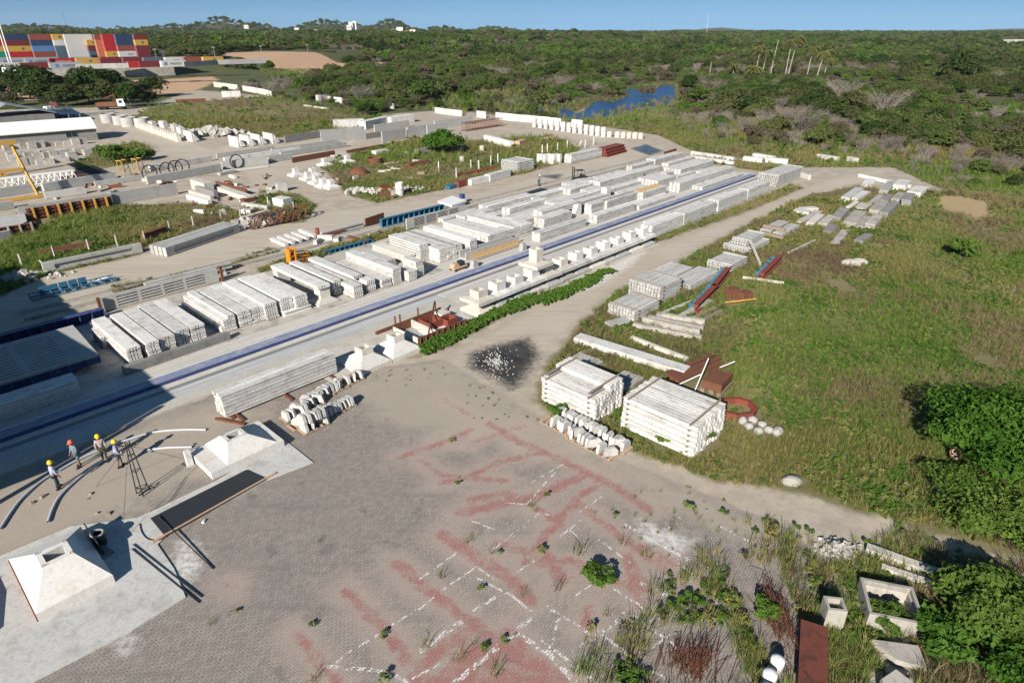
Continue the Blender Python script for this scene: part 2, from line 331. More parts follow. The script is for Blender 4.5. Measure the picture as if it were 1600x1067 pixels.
t = NT("ground_soil"); P = t.pos()
A = lambda k: t.node("ShaderNodeAttribute", attribute_name=k).outputs["Fac"]
nb = t.noise(P, 0.12, 5, 0.62); nm = t.noise(P, 0.55, 5, 0.65); nf = t.noise(P, 2.6, 5, 0.7); ng = t.noise(P, 14.0, 3, 0.7)
def mask(k, soft, amp, n=None, off=0.0): return t.rng(t.math('ADD', A(k), t.math('MULTIPLY', t.math('SUBTRACT', n if n is not None else nm, 0.5 - off), amp)), -soft, soft)
col = t.mix(t.rng(nm, 0.35, 0.65), (0.44, 0.375, 0.30), (0.34, 0.295, 0.24))
col = t.mix(t.math('MULTIPLY', t.rng(nf, 0.5, 0.75), 0.6), col, (0.24, 0.215, 0.18))
mp = t.node("ShaderNodeMapping", {"Vector": P, "Rotation": (0, 0, -AU), "Scale": (0.12, 2.2, 1)}); tr = t.noise(mp.outputs[0], 1.0, 4, 0.65)
road = t.mix(t.rng(tr, 0.35, 0.7), (0.46, 0.40, 0.325), (0.365, 0.315, 0.255)); road = t.mix(t.math('MULTIPLY', t.rng(nb, 0.45, 0.7), 0.5), road, (0.49, 0.44, 0.375))
col = t.mix(mask('road', 0.5, 4.0), col, road)
# pavers: staggered rows of zigzag blocks
mr = t.node("ShaderNodeMapping", {"Vector": P, "Rotation": (0, 0, -AU - 0.15)})
sx = t.node("ShaderNodeSeparateXYZ", {0: mr.outputs[0]})
tri = t.math('PINGPONG', sx.outputs[0], 0.11); yy = t.math('ADD', sx.outputs[1], t.math('MULTIPLY', tri, 0.55))
cv = t.node("ShaderNodeCombineXYZ", {0: sx.outputs[0], 1: yy, 2: 0.0})
br = t.node("ShaderNodeTexBrick", {"Vector": cv.outputs[0], "Color1": (0.235,0.205,0.182,1), "Color2": (0.325,0.288,0.258,1), "Mortar": (0.15,0.127,0.108,1), "Scale": 1.0, "Mortar Size": 0.014, "Mortar Smooth": 0.25, "Bias": -0.1, "Brick Width": 0.235, "Row Height": 0.125})
BR2 = t.node("ShaderNodeTexBrick", {"Vector": cv.outputs[0], "Color1": (0,0,0,1), "Color2": (1,1,1,1), "Mortar": (0.45,0.45,0.45,1), "Scale": 1.0, "Mortar Size": 0.012, "Bias": 0.0, "Brick Width": 0.235, "Row Height": 0.125}).outputs[0]
ty_ = t.node("ShaderNodeMapping", {"Vector": P, "Rotation": (0, 0, -AU + 0.25), "Scale": (0.09, 1.5, 1)}); tyre = t.rng(t.noise(ty_.outputs[0], 1.0, 4, 0.6), 0.52, 0.72)
pv = t.mix(t.math('MULTIPLY', t.rng(nf, 0.35, 0.8), 0.45), br.outputs[0], (0.345, 0.305, 0.27))
pv = t.mix(t.math('MULTIPLY', t.rng(nb, 0.48, 0.75), 0.55), pv, (0.20, 0.18, 0.165))
pv = t.mix(t.math('MULTIPLY', t.rng(t.noise(P, 0.3, 5, 0.7), 0.56, 0.75), 0.75), pv, (0.37, 0.32, 0.27))
pv = t.mix(t.math('MULTIPLY', tyre, 0.5), pv, (0.17, 0.15, 0.135)); pv = t.mix(t.math('MULTIPLY', t.rng(t.noise(P, 0.75, 3, 0.5), 0.62, 0.70), 0.5), pv, (0.13, 0.115, 0.105))
mpave = mask('pave', 0.2, 1.2); col = t.mix(mpave, col, pv)
sandm = t.math('MULTIPLY', mask('sand', 1.5, 6.0), 0.72); col = t.mix(sandm, col, t.mix(nf, (0.44, 0.375, 0.30), (0.34, 0.29, 0.24)))
rm = t.math('MULTIPLY', t.rng(t.math('ADD', A('red'), t.math('ADD', t.math('MULTIPLY', t.math('SUBTRACT', nf, 0.55), 0.8), t.math('MULTIPLY', t.math('SUBTRACT', BR2, 0.5), 0.28))), -0.18, 0.14), t.rng(t.noise(P, 1.4, 4, 0.7), 0.26, 0.58, 0.25, 0.8))
col = t.mix(rm, col, t.mix(br.outputs[1], (0.34, 0.125, 0.11), (0.23, 0.09, 0.078)))
halo = t.math('MULTIPLY', t.rng(t.math('ADD', A('red'), t.math('MULTIPLY', t.math('SUBTRACT', nm, 0.5), 1.6)), -1.5, 0.3), 0.7); col = t.mix(t.math('MULTIPLY', halo, t.math('SUBTRACT', 1.0, rm)), col, (0.40, 0.315, 0.27))
col = t.mix(t.math('MULTIPLY', mask('slurry', 0.6, 1.4, nf), t.rng(nf, 0.3, 0.6, 0.3, 1.0)), col, (0.60, 0.58, 0.55))
gcol = t.mix(t.rng(nb, 0.35, 0.65), (0.135, 0.13, 0.055), (0.22, 0.18, 0.10)); gcol = t.mix(t.math('MULTIPLY', t.rng(nm, 0.5, 0.8), 0.7), gcol, (0.27, 0.205, 0.135))
mgrass = mask('grass', 0.4, 1.8); col = t.mix(t.math('MULTIPLY', mgrass, t.rng(nf, 0.2, 0.45, 0.6, 1.0)), col, gcol)
col = t.mix(t.math('MULTIPLY', mask('tan', 2.0, 6.0), 0.8), col, t.mix(nm, (0.42, 0.27, 0.12), (0.40, 0.33, 0.22)))
col = t.mix(mask('forest', 2.0, 8.0), col, t.mix(nm, (0.045, 0.065, 0.02), (0.12, 0.115, 0.055)))
col = t.mix(mask('earth', 1.5, 7.0, nb, -0.35), col, t.mix(nm, (0.42, 0.23, 0.13), (0.50, 0.37, 0.25)))
pm = mask('puddle', 0.75, 1.9, nf); col = t.mix(pm, col, t.mix(t.rng(nm, 0.35, 0.65), (0.035, 0.031, 0.027), (0.07, 0.062, 0.052)))
col = t.mix(t.rng(A('pond'), -1.5, 0.5), col, (0.03, 0.035, 0.025))
col = t.mix(1.0, col, t.node("ShaderNodeCombineColor", {0: t.rng(ng, 0.2, 0.8, 0.84, 1.12), 1: t.rng(ng, 0.2, 0.8, 0.84, 1.12), 2: t.rng(ng, 0.2, 0.8, 0.84, 1.12)}).outputs[0], 'MULTIPLY')
hb = t.math('ADD', t.math('MULTIPLY', t.math('SUBTRACT', 1.0, br.outputs[1]), t.math('MULTIPLY', mpave, 0.6)), t.math('MULTIPLY', nf, 0.6))
t.bump(hb, 0.5, 0.02); t.out(col, t.math('SUBTRACT', 0.92, t.math('MULTIPLY', pm, 0.72)))
gm.materials.append(t.m)
link("ground", gm, kind="structure", label="sandy yard, worn paving and grassy field as one ground")
# water
t = NT("pond_water"); wv = t.noise(t.pos(), 0.8, 4, 0.6); t.bump(wv, 0.9, 0.5); t.b.inputs["Specular IOR Level"].default_value = 0.3
wmb = MB()
for p in Z_POND:
    X = [q[0] for q in p]; Y = [q[1] for q in p]; wmb.add([(min(X)-2, min(Y)-2, -0.22), (max(X)+2, min(Y)-2, -0.22), (max(X)+2, max(Y)+2, -0.22), (min(X)-2, max(Y)+2, -0.22)], [(0,1,2,3)])
link("pond_water", wmb.mesh("pond_water", t.out((0.012, 0.060, 0.17), 0.25)), kind="structure", label="blue pond between scrub banks")
# worn white lines painted on the pavers (a sheet 4 mm above the ground, holes where the paint is gone)
t = NT("worn_white_paint"); P = t.pos(); mr = t.node("ShaderNodeMapping", {"Vector": P, "Rotation": (0, 0, -AU - 0.15)}); sx = t.node("ShaderNodeSeparateXYZ", {0: mr.outputs[0]}); yy = t.math('ADD', sx.outputs[1], t.math('MULTIPLY', t.math('PINGPONG', sx.outputs[0], 0.11), 0.55)); cv = t.node("ShaderNodeCombineXYZ", {0: sx.outputs[0], 1: yy, 2: 0.0})
b2 = t.node("ShaderNodeTexBrick", {"Vector": cv.outputs[0], "Color1": (0,0,0,1), "Color2": (1,1,1,1), "Mortar": (0,0,0,1), "Scale": 1.0, "Mortar Size": 0.014, "Bias": 0.1, "Brick Width": 0.235, "Row Height": 0.125}).outputs[0]
n = t.math('ADD', t.math('MULTIPLY', t.noise(P, 2.2, 5, 0.75), 0.75), t.math('MULTIPLY', b2, 0.3)); t.out((0.70, 0.68, 0.66), 0.85)
t.l.new(t.rng(n, 0.44, 0.62, 0.0, 0.85), t.b.inputs["Alpha"]); M['lines'] = t.m
LINES = [([(505,1040),(540,1043),(585,1046),(620,1055),(640,1067)],.16),([(525,1035),(550,1015)],.1),([(608,978),(660,948),(678,932)],.1),([(690,922),(745,885),(775,907)],.1),([(655,1018),(700,985),(722,970)],.22),([(740,955),(780,928)],.18),
         ([(706,1070),(790,1000),(830,965)],.24),([(735,812),(775,828)],.14),([(763,862),(790,843),(820,822)],.16),([(790,785),(822,788),(870,735)],.1),([(826,815),(845,800),(860,805)],.1),([(800,838),(818,823)],.14),
         ([(800,985),(860,1022),(900,1067)],.24),([(862,1018),(870,970),(880,960)],.12),([(882,822),(905,840)],.1),([(875,838),(908,812)],.1),([(975,818),(1010,840),(1060,865),(1075,875)],.2),([(1045,825),(1062,808)],.12),([(1125,822),(1175,848)],.14),
         ([(935,842),(985,880)],.12),([(890,1035),(935,1067)],.16),([(950,1067),(1005,1015)],.14),([(935,985),(990,1030),(1040,1060)],.16),([(960,920),(1000,945),(1020,975)],.14),([(850,945),(900,975),(935,1000)],.14),([(800,900),(835,875)],.12),([(905,1010),(960,975),(975,955)],.14),([(1110,935),(1140,955)],.12),([(1060,945),(1090,960)],.12),([(1000,910),(1050,935)],.2),([(560,1010),(600,985)],.1),([(655,905),(690,880),(715,862)],.1),([(740,900),(800,930),(830,955)],.12),([(845,1000),(900,1040)],.14),([(1010,1015),(1060,985)],.12),([(900,930),(935,905),(960,890)],.1),([(820,760),(850,742),(880,725)],.08),([(905,800),(940,775)],.08),([(1060,880),(1110,915),(1150,940)],.14),([(990,960),(1030,990),(1070,1020)],.14),([(640,1062),(700,1030)],.1)]
for i, (l, w) in enumerate(LINES):
    mb = MB(); P = [at(x, y, 0.004) for x, y in l]
    for p, q in zip(P[:-1], P[1:]):
        d = (q-p).normalized(); s = Vector((-d.y, d.x, 0)) * w * 0.5; mb.add([p-s, q-s, q+s, p+s], [(0,1,2,3)])
    link("painted_line", mb.mesh("painted_line", M['lines']), kind="structure")
# ------------------------------------------------------------------ casting beds and slabs of the yard
def strip(name, u0, u1, v0, v1, z0, z1, m, label=None, segs=1):
    mb = MB()
    for k in range(segs):
        a, b = u0 + (u1-u0)*k/segs, u0 + (u1-u0)*(k+1)/segs - (0.015 if segs > 1 else 0)
        mb.box(a, b, -v1, -v0, z0, z1)
    return link(name, mb.mesh(name, m), None, (0,0,0), AU, label=label, kind="structure")
def bedpaint():
    t = NT("worn_blue_paint"); v = t.objvec(); mp = t.node("ShaderNodeMapping", {"Vector": v, "Scale": (0.25, 3.0, 1)}); n = t.noise(mp.outputs[0], 1.6, 5, 0.7); n2 = t.noise(v, 1.0, 4, 0.7)
    c = t.mix(t.rng(n, 0.35, 0.7), (0.16, 0.19, 0.30), (0.28, 0.30, 0.36)); c = t.mix(t.math('MULTIPLY', t.rng(n2, 0.45, 0.7), 0.7), c, (0.37, 0.375, 0.38)); return t.out(c, 0.55)
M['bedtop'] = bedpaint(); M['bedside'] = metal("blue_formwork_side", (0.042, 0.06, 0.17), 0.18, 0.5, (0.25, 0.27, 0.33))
def bedmat(name, c1, c2):
    t = NT(name); v = t.objvec(); mp = t.node("ShaderNodeMapping", {"Vector": v, "Scale": (0.1, 2.5, 1)}); n = t.noise(mp.outputs[0], 1.2, 5, 0.7); n2 = t.noise(v, 2.0, 5, 0.7)
    c = t.mix(t.rng(n, 0.35, 0.65), c1, c2); c = t.mix(t.math('MULTIPLY', t.rng(n2, 0.5, 0.8), 0.5), c, (0.24, 0.225, 0.2)); t.bump(n2, 0.2, 0.02); return t.out(c, 0.85)
M['apron'] = bedmat("bed_apron", (0.54, 0.51, 0.47), (0.43, 0.405, 0.37)); M['bedgrey'] = bedmat("steel_grey_bed", (0.36, 0.365, 0.37), (0.47, 0.47, 0.465))
strip("bed_slab", -12, 41, -61.0, -47.62, 0.0, 0.05, M['old'], None); strip("bed_slab", 41.02, 108, -61.0, -47.62, 0.0, 0.05, M['apron'], None)  # left slab darker: dirt, wet and the stacks' shade put into its colour
strip("bed_apron", -12, 110, -47.6, -45.42, 0.0, 0.09, M['apron'], None, 12)
mb = MB(); mb.box(-12, 108, 44.36, 45.4, 0, 0.29)
bed = link("casting_bed", mb.mesh("casting_bed", M['bedtop']), None, (0,0,0), AU, "long blue painted casting bed running through the whole yard", "casting bed")
mb = MB()
for k in range(40): mb.box(-12 + 3*k, -9.02 + 3*k, 44.31, 44.356, 0.0, 0.30)
part("side_form", mb, M['bedside'], bed); mb = MB(); mb.box(-12, 108, 45.402, 45.44, 0, 0.31); part("edge_rail", mb, M['whitepaint'], bed)
strip("bed_apron", -12, 110, -44.28, -43.62, 0.0, 0.07, M['cream'], None, 12)
rail = thing("bed_rail", "dark steel rail pair running beside the blue casting bed", "rail", (0,0,0), AU)
for y in (43.28, 43.48):
    mb = MB(); mb.box(-12, 110, y, y + 0.07, 0.0, 0.12); part("rail", mb, M['greysteel'], rail)
strip("second_bed", -12, 36, -43.2, -41.9, 0.0, 0.06, M['bedgrey'], None, 8); strip("second_bed", 36.05, 110, -43.2, -40.2, 0.0, 0.06, M['apron'], None, 8)
strip("bed_kerb", -12, 36, -41.88, -40.75, 0.0, 0.10, M['cream'], None, 10)
strip("bed_apron", 20, 64, -41.8, -36.2, 0.0, 0.04, M['cream'], None, 6)
# gantry rails beyond the slab rows
for i, (v, lab) in enumerate(((-64.6, "near gantry rail beam behind the slotted wall panels"), (-66.6, "far gantry rail beam beside the dirt road"))):
    g = thing("gantry_track", lab, "rail", (0,0,0), AU, "gantry tracks")
    mb = MB(); mb.box(8, 110, -v - 0.22, -v + 0.22, 0, 0.14); part("rail_beam", mb, M['old'], g)
    mb = MB(); mb.box(8, 110, -v - 0.035, -v + 0.035, 0.14, 0.22); part("rail", mb, M['greysteel'], g)
# concrete strip under the foreground footings
t = bedmat("slab_pale", (0.56, 0.54, 0.515), (0.46, 0.44, 0.41))
def slab(px, z, m, name="concrete_slab"):
    mb = MB(); mb.poly([tuple(at(x, y, z)[:2]) for x, y in reversed(px)], 0.004, z); return link(name, mb.mesh(name, m), kind="structure")
slab([(-260,990),(0,868),(110,822),(215,808),(335,752),(445,688),(455,695),(489,722),(416,750),(258,838),(246,850),(272,888),(290,932),(205,985),(45,1068),(-260,1230)], 0.06, M['lgrey'])
# ------------------------------------------------------------------ stacks of precast members
def hollow(w, h, slots, sw=0.11, pad=0.2):
    tot = slots * sw + (slots-1) * sw * 0.9; a = -tot/2; ys = [-w/2]
    for k in range(slots): ys += [a, a + sw]; a += sw * 1.9
    ys.append(w/2); zs = [0, h*pad, h*(1-pad), h]
    return ys, zs, (lambda i, j: not (j == 1 and i % 2 == 1))
def ibeam(w, h, tw=0.45, tf=0.28, bf=0.26, bw=1.0):
    ys = [-w/2, -w/2*tw, w/2*tw, w/2]; zs = [0, h*bf, h*(1-tf), h]
    return ys, zs, (lambda i, j: i == 1 or j != 1)
def tbeam(w, h, tw=0.5, tf=0.4):
    ys = [-w/2, -w/2*tw, w/2*tw, w/2]; zs = [0, h*(1-tf), h]
    return ys, zs, (lambda i, j: i == 1 or j == 1)
def pack(nc, w):                                               # several webs under one deck, for far flat stacks
    return None
def member_mesh(name, prof, L, m):
    mb = MB(); ys, zs, fill = prof; mb.grid(ys, zs, fill, -L/2, L/2); return mb.mesh(name, m)
def jit(a): return random.uniform(-a, a)
BULK_BEAM = MB(); BULK_JOIST = MB(); OCC = []
def stack_V(B, C, n, h, desc, L=7.9, slots=3, m='white', z0=0.12, ztop=None, vn=None, w=None, name='concrete_slab', cat='concrete slab', group='hollow slabs stacked along the blue bed', skid=True, u0=None):
    """stack whose members run across the yard (along V); B, C: near corners of its top face in the photograph"""
    zt = z0 + n*h if ztop is None else ztop
    b, c = uv(at(*B, zt)), uv(at(*C, zt)); u0 = b[0]; wd = w or max(0.5, c[0]-b[0]); vv = (b[1]+c[1])/2 if vn is None else vn
    me = member_mesh(name, hollow(wd, h-0.05, slots), L, M[m])
    for k in range(n):
        lab = f"white hollow slab, {'top' if k == n-1 else 'bottom' if k == 0 else ORD[k]+' layer up'}, {desc}"
        link(name, me, None, fromuv(u0 + wd/2 + jit(.025), vv - L/2 + jit(.05), z0 + k*h), AV + jit(.004), lab, cat, group)
    if skid:
        for e_, d in (('near', min(.9, L*.2)), ('far', L-min(.9, L*.2))):
            link('timber_skid', SKID(wd+0.3, z0-0.01), None, fromuv(u0+wd/2, vv-d, 0.05), AU, f"timber skid under the {e_} end of slabs, {desc}", 'timber', 'timber skids under the slab stacks')
_sk = {}
def SKID(L, h=0.1):
    k = (round(L, 1), round(h, 2))
    if k not in _sk: _sk[k] = MB().box(-L/2, L/2, -0.07, 0.07, 0, h-0.05 if h > 0.08 else h).mesh('timber_skid', M['wood'])
    return _sk[k]
def stack_U(u0, u1, v, ncol, w, n, h, desc, z0=0.1, m='white', kind='i', name='concrete_beam', cat='concrete beam', group='long beams stacked along the beds', yaw=0.0, ind=True):
    """members along U; v: front face; columns go back from it"""
    L = u1-u0; OCC.append((u0, u1, v-ncol*w, v)); pr = {'i': ibeam(w-0.03, h-0.035, .7), 't': tbeam(w-0.02, h-0.02), 'j': ibeam(w-0.03, h-0.04, 0.4, 0.34, 0.2), 'b': ([-w/2+.01, w/2-.01], [0, h-.02], lambda i, j: True)}[kind]
    me = member_mesh(name, pr, L, M[m])
    for c in range(ncol):
        for k in range(n):
            if not ind:
                ys, zs, fill = pr; tm = MB().grid(ys, zs, fill, -L/2, L/2); R = Matrix.Translation(fromuv((u0+u1)/2 + jit(.06), v - w*(c+.5), z0 + k*h)) @ Matrix.Rotation(AU+jit(.003), 4, 'Z'); BULK_BEAM.add([R @ Vector(p) for p in tm.v], tm.f); continue
            lay = 'top layer' if k == n-1 else 'bottom layer' if k == 0 else ORD[k]+' layer up'
            col = '' if ncol == 1 else (', front column' if c == 0 else ', back column' if c == ncol-1 else f', {ORD[c]} column from front')
            o = link(name, me, None, fromuv((u0+u1)/2 + jit(.06), v - w*(c+.5), z0 + k*h), AU + yaw + jit(.003), f"white beam, {lay}{col}, {desc}", cat, group)
# --- slab row along the blue bed, left to right
ROW = [((195,543.7),(219.4,539),5,.27,3),((226.9,536),(247.5,530.6),5,.27,2),((248.7,528.7),(271,520.6),5,.27,2),((272.5,517.5),(293.7,510.6),5,.27,2),((296,510.6),(317.5,503.7),5,.27,2),
       None,((348,500),(368,495),4,.27,2),((371,488.7),(390,482.5),5,.27,2),((392.5,482.5),(410.6,476),5,.27,2),((413.7,475.6),(431,469),6,.25,4),((437,467.5),(456,462),6,.25,3),((461,463.7),(478,457),6,.25,4)]
k = 0
for r in ROW:
    if r is None: continue
    B, C, n, h, sl = r; k += 1
    stack_V(B, C, n, h, f"{ORD[k-1]} stack from left along blue bed", slots=sl, L=7.8)
# low slabs between the fifth and sixth stacks, narrow top slab, short I-beam
stack_V((312,491),(322,488),2,.26,"low far pair between fifth and sixth stacks", L=6.2, slots=2, vn=-51.2)
stack_V((328,500),(344,494.5),2,.26,"low near pair between fifth and sixth stacks", L=1.4, slots=2, vn=-49.5)
u_, v_ = uv(at(355,493.7,1.47)); me = member_mesh('concrete_slab', hollow(.6,.24,2), 7.8, M['white'])
link('concrete_slab', me, None, fromuv(u_+.3, -53.4, 1.2), AV, "narrow white slab lying alone on top of the sixth stack from left", "concrete slab", 'hollow slabs stacked along the blue bed')
me = member_mesh('short_beam', ibeam(.42,.42), 2.6, M['white']); a = uv(at(446,497,0)); link('short_beam', me, None, fromuv(a[0]+1.3, a[1]-.25, .06), AU, "short white I beam lying before the eleventh slab stack", "concrete beam")
# pedestal with a single slab bridging it
def pedestal(u, v, lab, hb=1.35, s=1.3, blk=0.9, m='cream'):
    t = thing('pad_footing', lab, 'concrete footing', fromuv(u, v), AU, 'precast footings')
    part('base', MB().box(-s,s,-s,s,0,.18).frus((-s,s,-s,s),(-blk/2,blk/2,-blk/2,blk/2),.18,.5,bot=False), M[m], t); part('column', MB().box(-blk/2+.02,blk/2-.02,-blk/2+.02,blk/2-.02,.5,hb), M[m], t); return t
a = uv(at(511,474,0)); pedestal(a[0], a[1]-.6, "cream footing carrying the near end of a lone raised slab", 1.55, 1.1, 1.05)
b = uv(at(502.5,451,1.85)); me = member_mesh('concrete_slab', hollow(1.25,.3,2), 8.4, M['white'])
link('concrete_slab', me, None, fromuv(b[0]+.6, -49.2-3.9, 1.56), AV, "lone raised white slab bridging a cream footing and a block", "concrete slab", 'hollow slabs stacked along the blue bed')
link('support_block', MB().box(-.6,.6,-.5,.5,0,1.5).mesh('support_block', M['white']), None, fromuv(b[0]+.6, -56.6, .05), AU, "white block under the far end of the raised slab", "concrete block")
ROW2 = [((520,438.7),(530.6,435),5,.29,2),((551,447.5),(566,443.7),4,.29,4),((572.5,438.7),(586,435),4,.29,4),((596,437.5),(610.6,432.5),3,.27,4),((613,420),(625.6,416),6,.27,4)]
for i, (B, C, n, h, sl) in enumerate(ROW2):
    stack_V(B, C, n, h, f"{ORD[i]} stack right of the raised lone slab", slots=sl, L=7.9)
b = uv(at(566,435,1.75)); me = member_mesh('concrete_slab', hollow(.95,.28,4), 8.0, M['white'])
link('concrete_slab', me, None, fromuv(b[0]+.42, -49.4-4.0, 1.29), AV, "white slab set back on top of third stack right of raised slab", "concrete slab", 'hollow slabs stacked along the blue bed')
stack_V((619,412),(632,408),3,.25,"dirty far stack behind the tall fifth stack", L=4.5, slots=3, m='grey', vn=-52.6); stack_V((634,400),(648,396),3,.27,"rust streaked stack left of the tiered stack", L=6.0, slots=3, m='cream')
stack_V((638,425),(650.6,421),4,.25,"short front stack before the tiered stack", L=1.8, slots=5); stack_V((650,409),(661,405.6),6,.27,"narrow tower stack before the tiered stack", L=2.2, slots=4)
stack_V((649,380),(662,377),7,.27,"tiered stack below the second slotted panel", L=5.4, slots=6, vn=-51.4)
ROW3 = [((687.5,390),(699,385),5,.3,4),((700,386),(711,381),5,.3,4),((714,385),(726,380),5,.3,4),((734,374),(746,371),6,.3,4),((764,366),(777,362.5),5,.31,5),((777,362.5),(790,359),5,.31,5),((802.5,355),(813,352),5,.31,5),((813,352),(824,349),5,.31,4)]
for i, (B, C, n, h, sl) in enumerate(ROW3):
    stack_V(B, C, n, h, f"{ORD[i]} stack right of the tiered stack", slots=sl, L=7.9, vn=-49.7 if i < 3 else None, skid=i < 4)
# --- beams along U behind the blue bed: (front-left px, front-right px on the ground, columns, width, layers, height)
ULIST = [((843,380),(917,356),2,.55,4,.27,'near stack just behind the blue bed'),((764,390),(832,367),3,.5,5,.29,'stack behind the yellow framed trough'),
 ((795,341),(857,325),2,.6,4,.3,'stack behind raised double beam'),((765,335),(833,314),3,.5,3,.3,'stack beside the flat black plate'),((800,350),(874,329),3,.5,2,.3,'low stack by raised double beam'),
 ((835,317),(893,300),3,.5,2,.3,'stack behind the blue ladder form'),((893,307),(933,294),3,.6,3,.3,'stack in front of the forklift'),((937,298),(1005,279),3,.6,4,.3,'tall stack right of the forklift'),((1005,277),(1034,268),3,.6,3,.28,'stack left of far rusty panel'),
 ((868,330),(923,312),3,.5,3,.3,'stack below the upright block'),((925,312),(951,304),2,.6,3,.3,'small stack left of upright block'),((948,308),(1020,287),2,.6,3,.3,'stack behind the yellow lattice'),
 ((922,337),(993,316),2,.5,5,.28,'second bedside stack'),((945,331),(999,317),2,.5,5,.28,'stack below the yellow lattice'),((932,351),(993,331),2,.55,4,.26,'bedside stack right of the first'),
 ((1004,318),(1041,306),3,.5,5,.28,'stack right of the yellow lattice'),((996,329),(1057,311),4,.5,2,.26,'low bedside stack in the middle'),((1027,297),(1056,288),6,.5,4,.32,'broad stack with ragged ends'),
 ((1063,303),(1105,287),3,.5,5,.29,'far stack with clean ends'),((1107,290),(1142,273),3,.55,5,.27,'farthest tall bedside stack'),((1062,274),(1116,259),5,.55,3,.28,'far broad stack toward the road'),
 ((1025,258),(1067,246),3,.55,3,.28,'far stack under the rusty panel'),((1100,299),(1159,276),3,.55,2,.25,'far low stack at the bed end'),((1046,262),(1085,250),2,.6,2,.28,'farthest low stack')]
for i_, (p, q, nc, w, n, h, d) in enumerate(ULIST):
    a, b = uv(at(*p)), uv(at(*q)); stack_U(a[0], b[0], (a[1]+b[1])/2, nc, w*1.22, n, h, d, ind=i_ < 17)
for v_ in (-47.9, -50.0, -52.2, -54.4, -56.6, -58.8, -60.9):
    u_ = 53.5 + jit(1.5) if v_ < -50 else 56
    while u_ < 103 - (abs(v_)-48)*.25:
        L_ = random.uniform(5.5, 8.6); nc_ = random.choice((2,3,3)); w_ = .58; n_ = random.choice((1,2,2,3,3,4))
        for sh in (0, 1.0, 2.0):
            r = (u_, u_+L_-sh*1.6, v_-nc_*w_, v_)
            if not any(r[0] < o[1]+.25 and r[1] > o[0]-.25 and r[2] < o[3]+.12 and r[3] > o[2]-.12 for o in OCC) and u_ > 52: stack_U(r[0], r[1], v_, nc_, w_, n_, .29, '', ind=False); break
        u_ += L_*.5 + .4
link('beam_stack', BULK_BEAM.mesh('beam_stack', M['white']), None, (0,0,0), 0, 'far white beam stacks at the end of the blue bed', 'beam stack', None, 'stuff')
# front row along the sandy road
for i, (u0, u1) in enumerate(((65.0,72.2),(72.6,81.2),(81.8,90.6),(91.0,98.2))):
    stack_U(u0, u1, -37.95, 3, .55, 5, .30, f"{ORD[i]} stack from left by the road", z0=.1)
    for k, d in enumerate((0.8, u1-u0-0.8)): link('timber_skid', SKID(1.9, .1), None, fromuv(u0+d, -38.8, .0), AV, f"timber under the {('left','right')[k]} end of the {ORD[i]} roadside beam stack", 'timber', 'timbers under the roadside beams')
for i, (p, q) in enumerate((((985,345),(1040,328)),((1045,335),(1103,316)),((1085,316),(1150,296)),((1150,305),(1195,288)))):
    a, b = uv(at(*p, .4)), uv(at(*q, .4)); stack_U(a[0], b[0], -40.4, 2, .65, 2, .28, f"{ORD[i]} low bed slab pair behind roadside stacks", z0=.1, kind='b')
# raised double beam on blocks
a, b = uv(at(848,352)), uv(at(912,336))
stack_U(a[0], b[0]+.4, a[1]-.1, 2, .75, 2, .38, 'raised pair standing on white blocks', z0=.95)
for k, u in enumerate((a[0]+.5, b[0]-.4)): link('support_block', MB().box(-.45,.45,-.8,.8,0,.9).mesh('support_block', M['white']), None, fromuv(u, a[1]-.8, .05), AU, f"white block under the {('left','right')[k]} end of the raised double beam", 'concrete block')
link('gusset_block', MB().prism([(0,0),(2.4,0),(2.4,1.5),(1.6,1.5),(1.2,.6)], -.35, .35).mesh('gusset_block', M['white']), None, fromuv(uv(at(890,342))[0], a[1]+.35, .05), AU, "white haunched corbel block below the raised double beam", 'concrete block')
for k, (x, y, s, hh) in enumerate(((946,313,1.0,1.9),(975,318,.8,.8))): link('concrete_block', MB().box(-s/2,s/2,-s/2,s/2,0,hh).mesh('concrete_block', M['white']), None, at(x, y), AU, ("tall white upright block among the long beams","low white block lying right of the upright block")[k], 'concrete block')
# --- long beam stack near the workers, on rusty skids
a, b = uv(at(345,650)), uv(at(537,590))
stack_U(12.72, 21.0, -36.9, 3, .42, 6, .26, 'long stack near the workers', z0=.16)
for k, u in enumerate((13.4, 16.8, 20.4)): link('steel_skid', MB().box(-1.1,1.3,-.08,.08,0,.15).mesh('steel_skid', M['rust']), None, fromuv(u, -37.2, .003), AV, f"rusty steel skid under the {('left end','middle','right end')[k]} of the long stack near workers", 'steel skid')
for k, (p, q) in enumerate((((337,655),(383,664)),((341,632),(366,655)))): 
    P, Q = at(*p), at(*q); d = Q-P; link('steel_offcut', MB().box(0,d.length,-.09,.09,0,.12).mesh('steel_offcut', M['rust']), None, P, math.atan2(d.y,d.x), ("rusty steel bar on the pavers left of the long stack","rusty steel bar at the left end of the long stack")[k], 'steel bar')
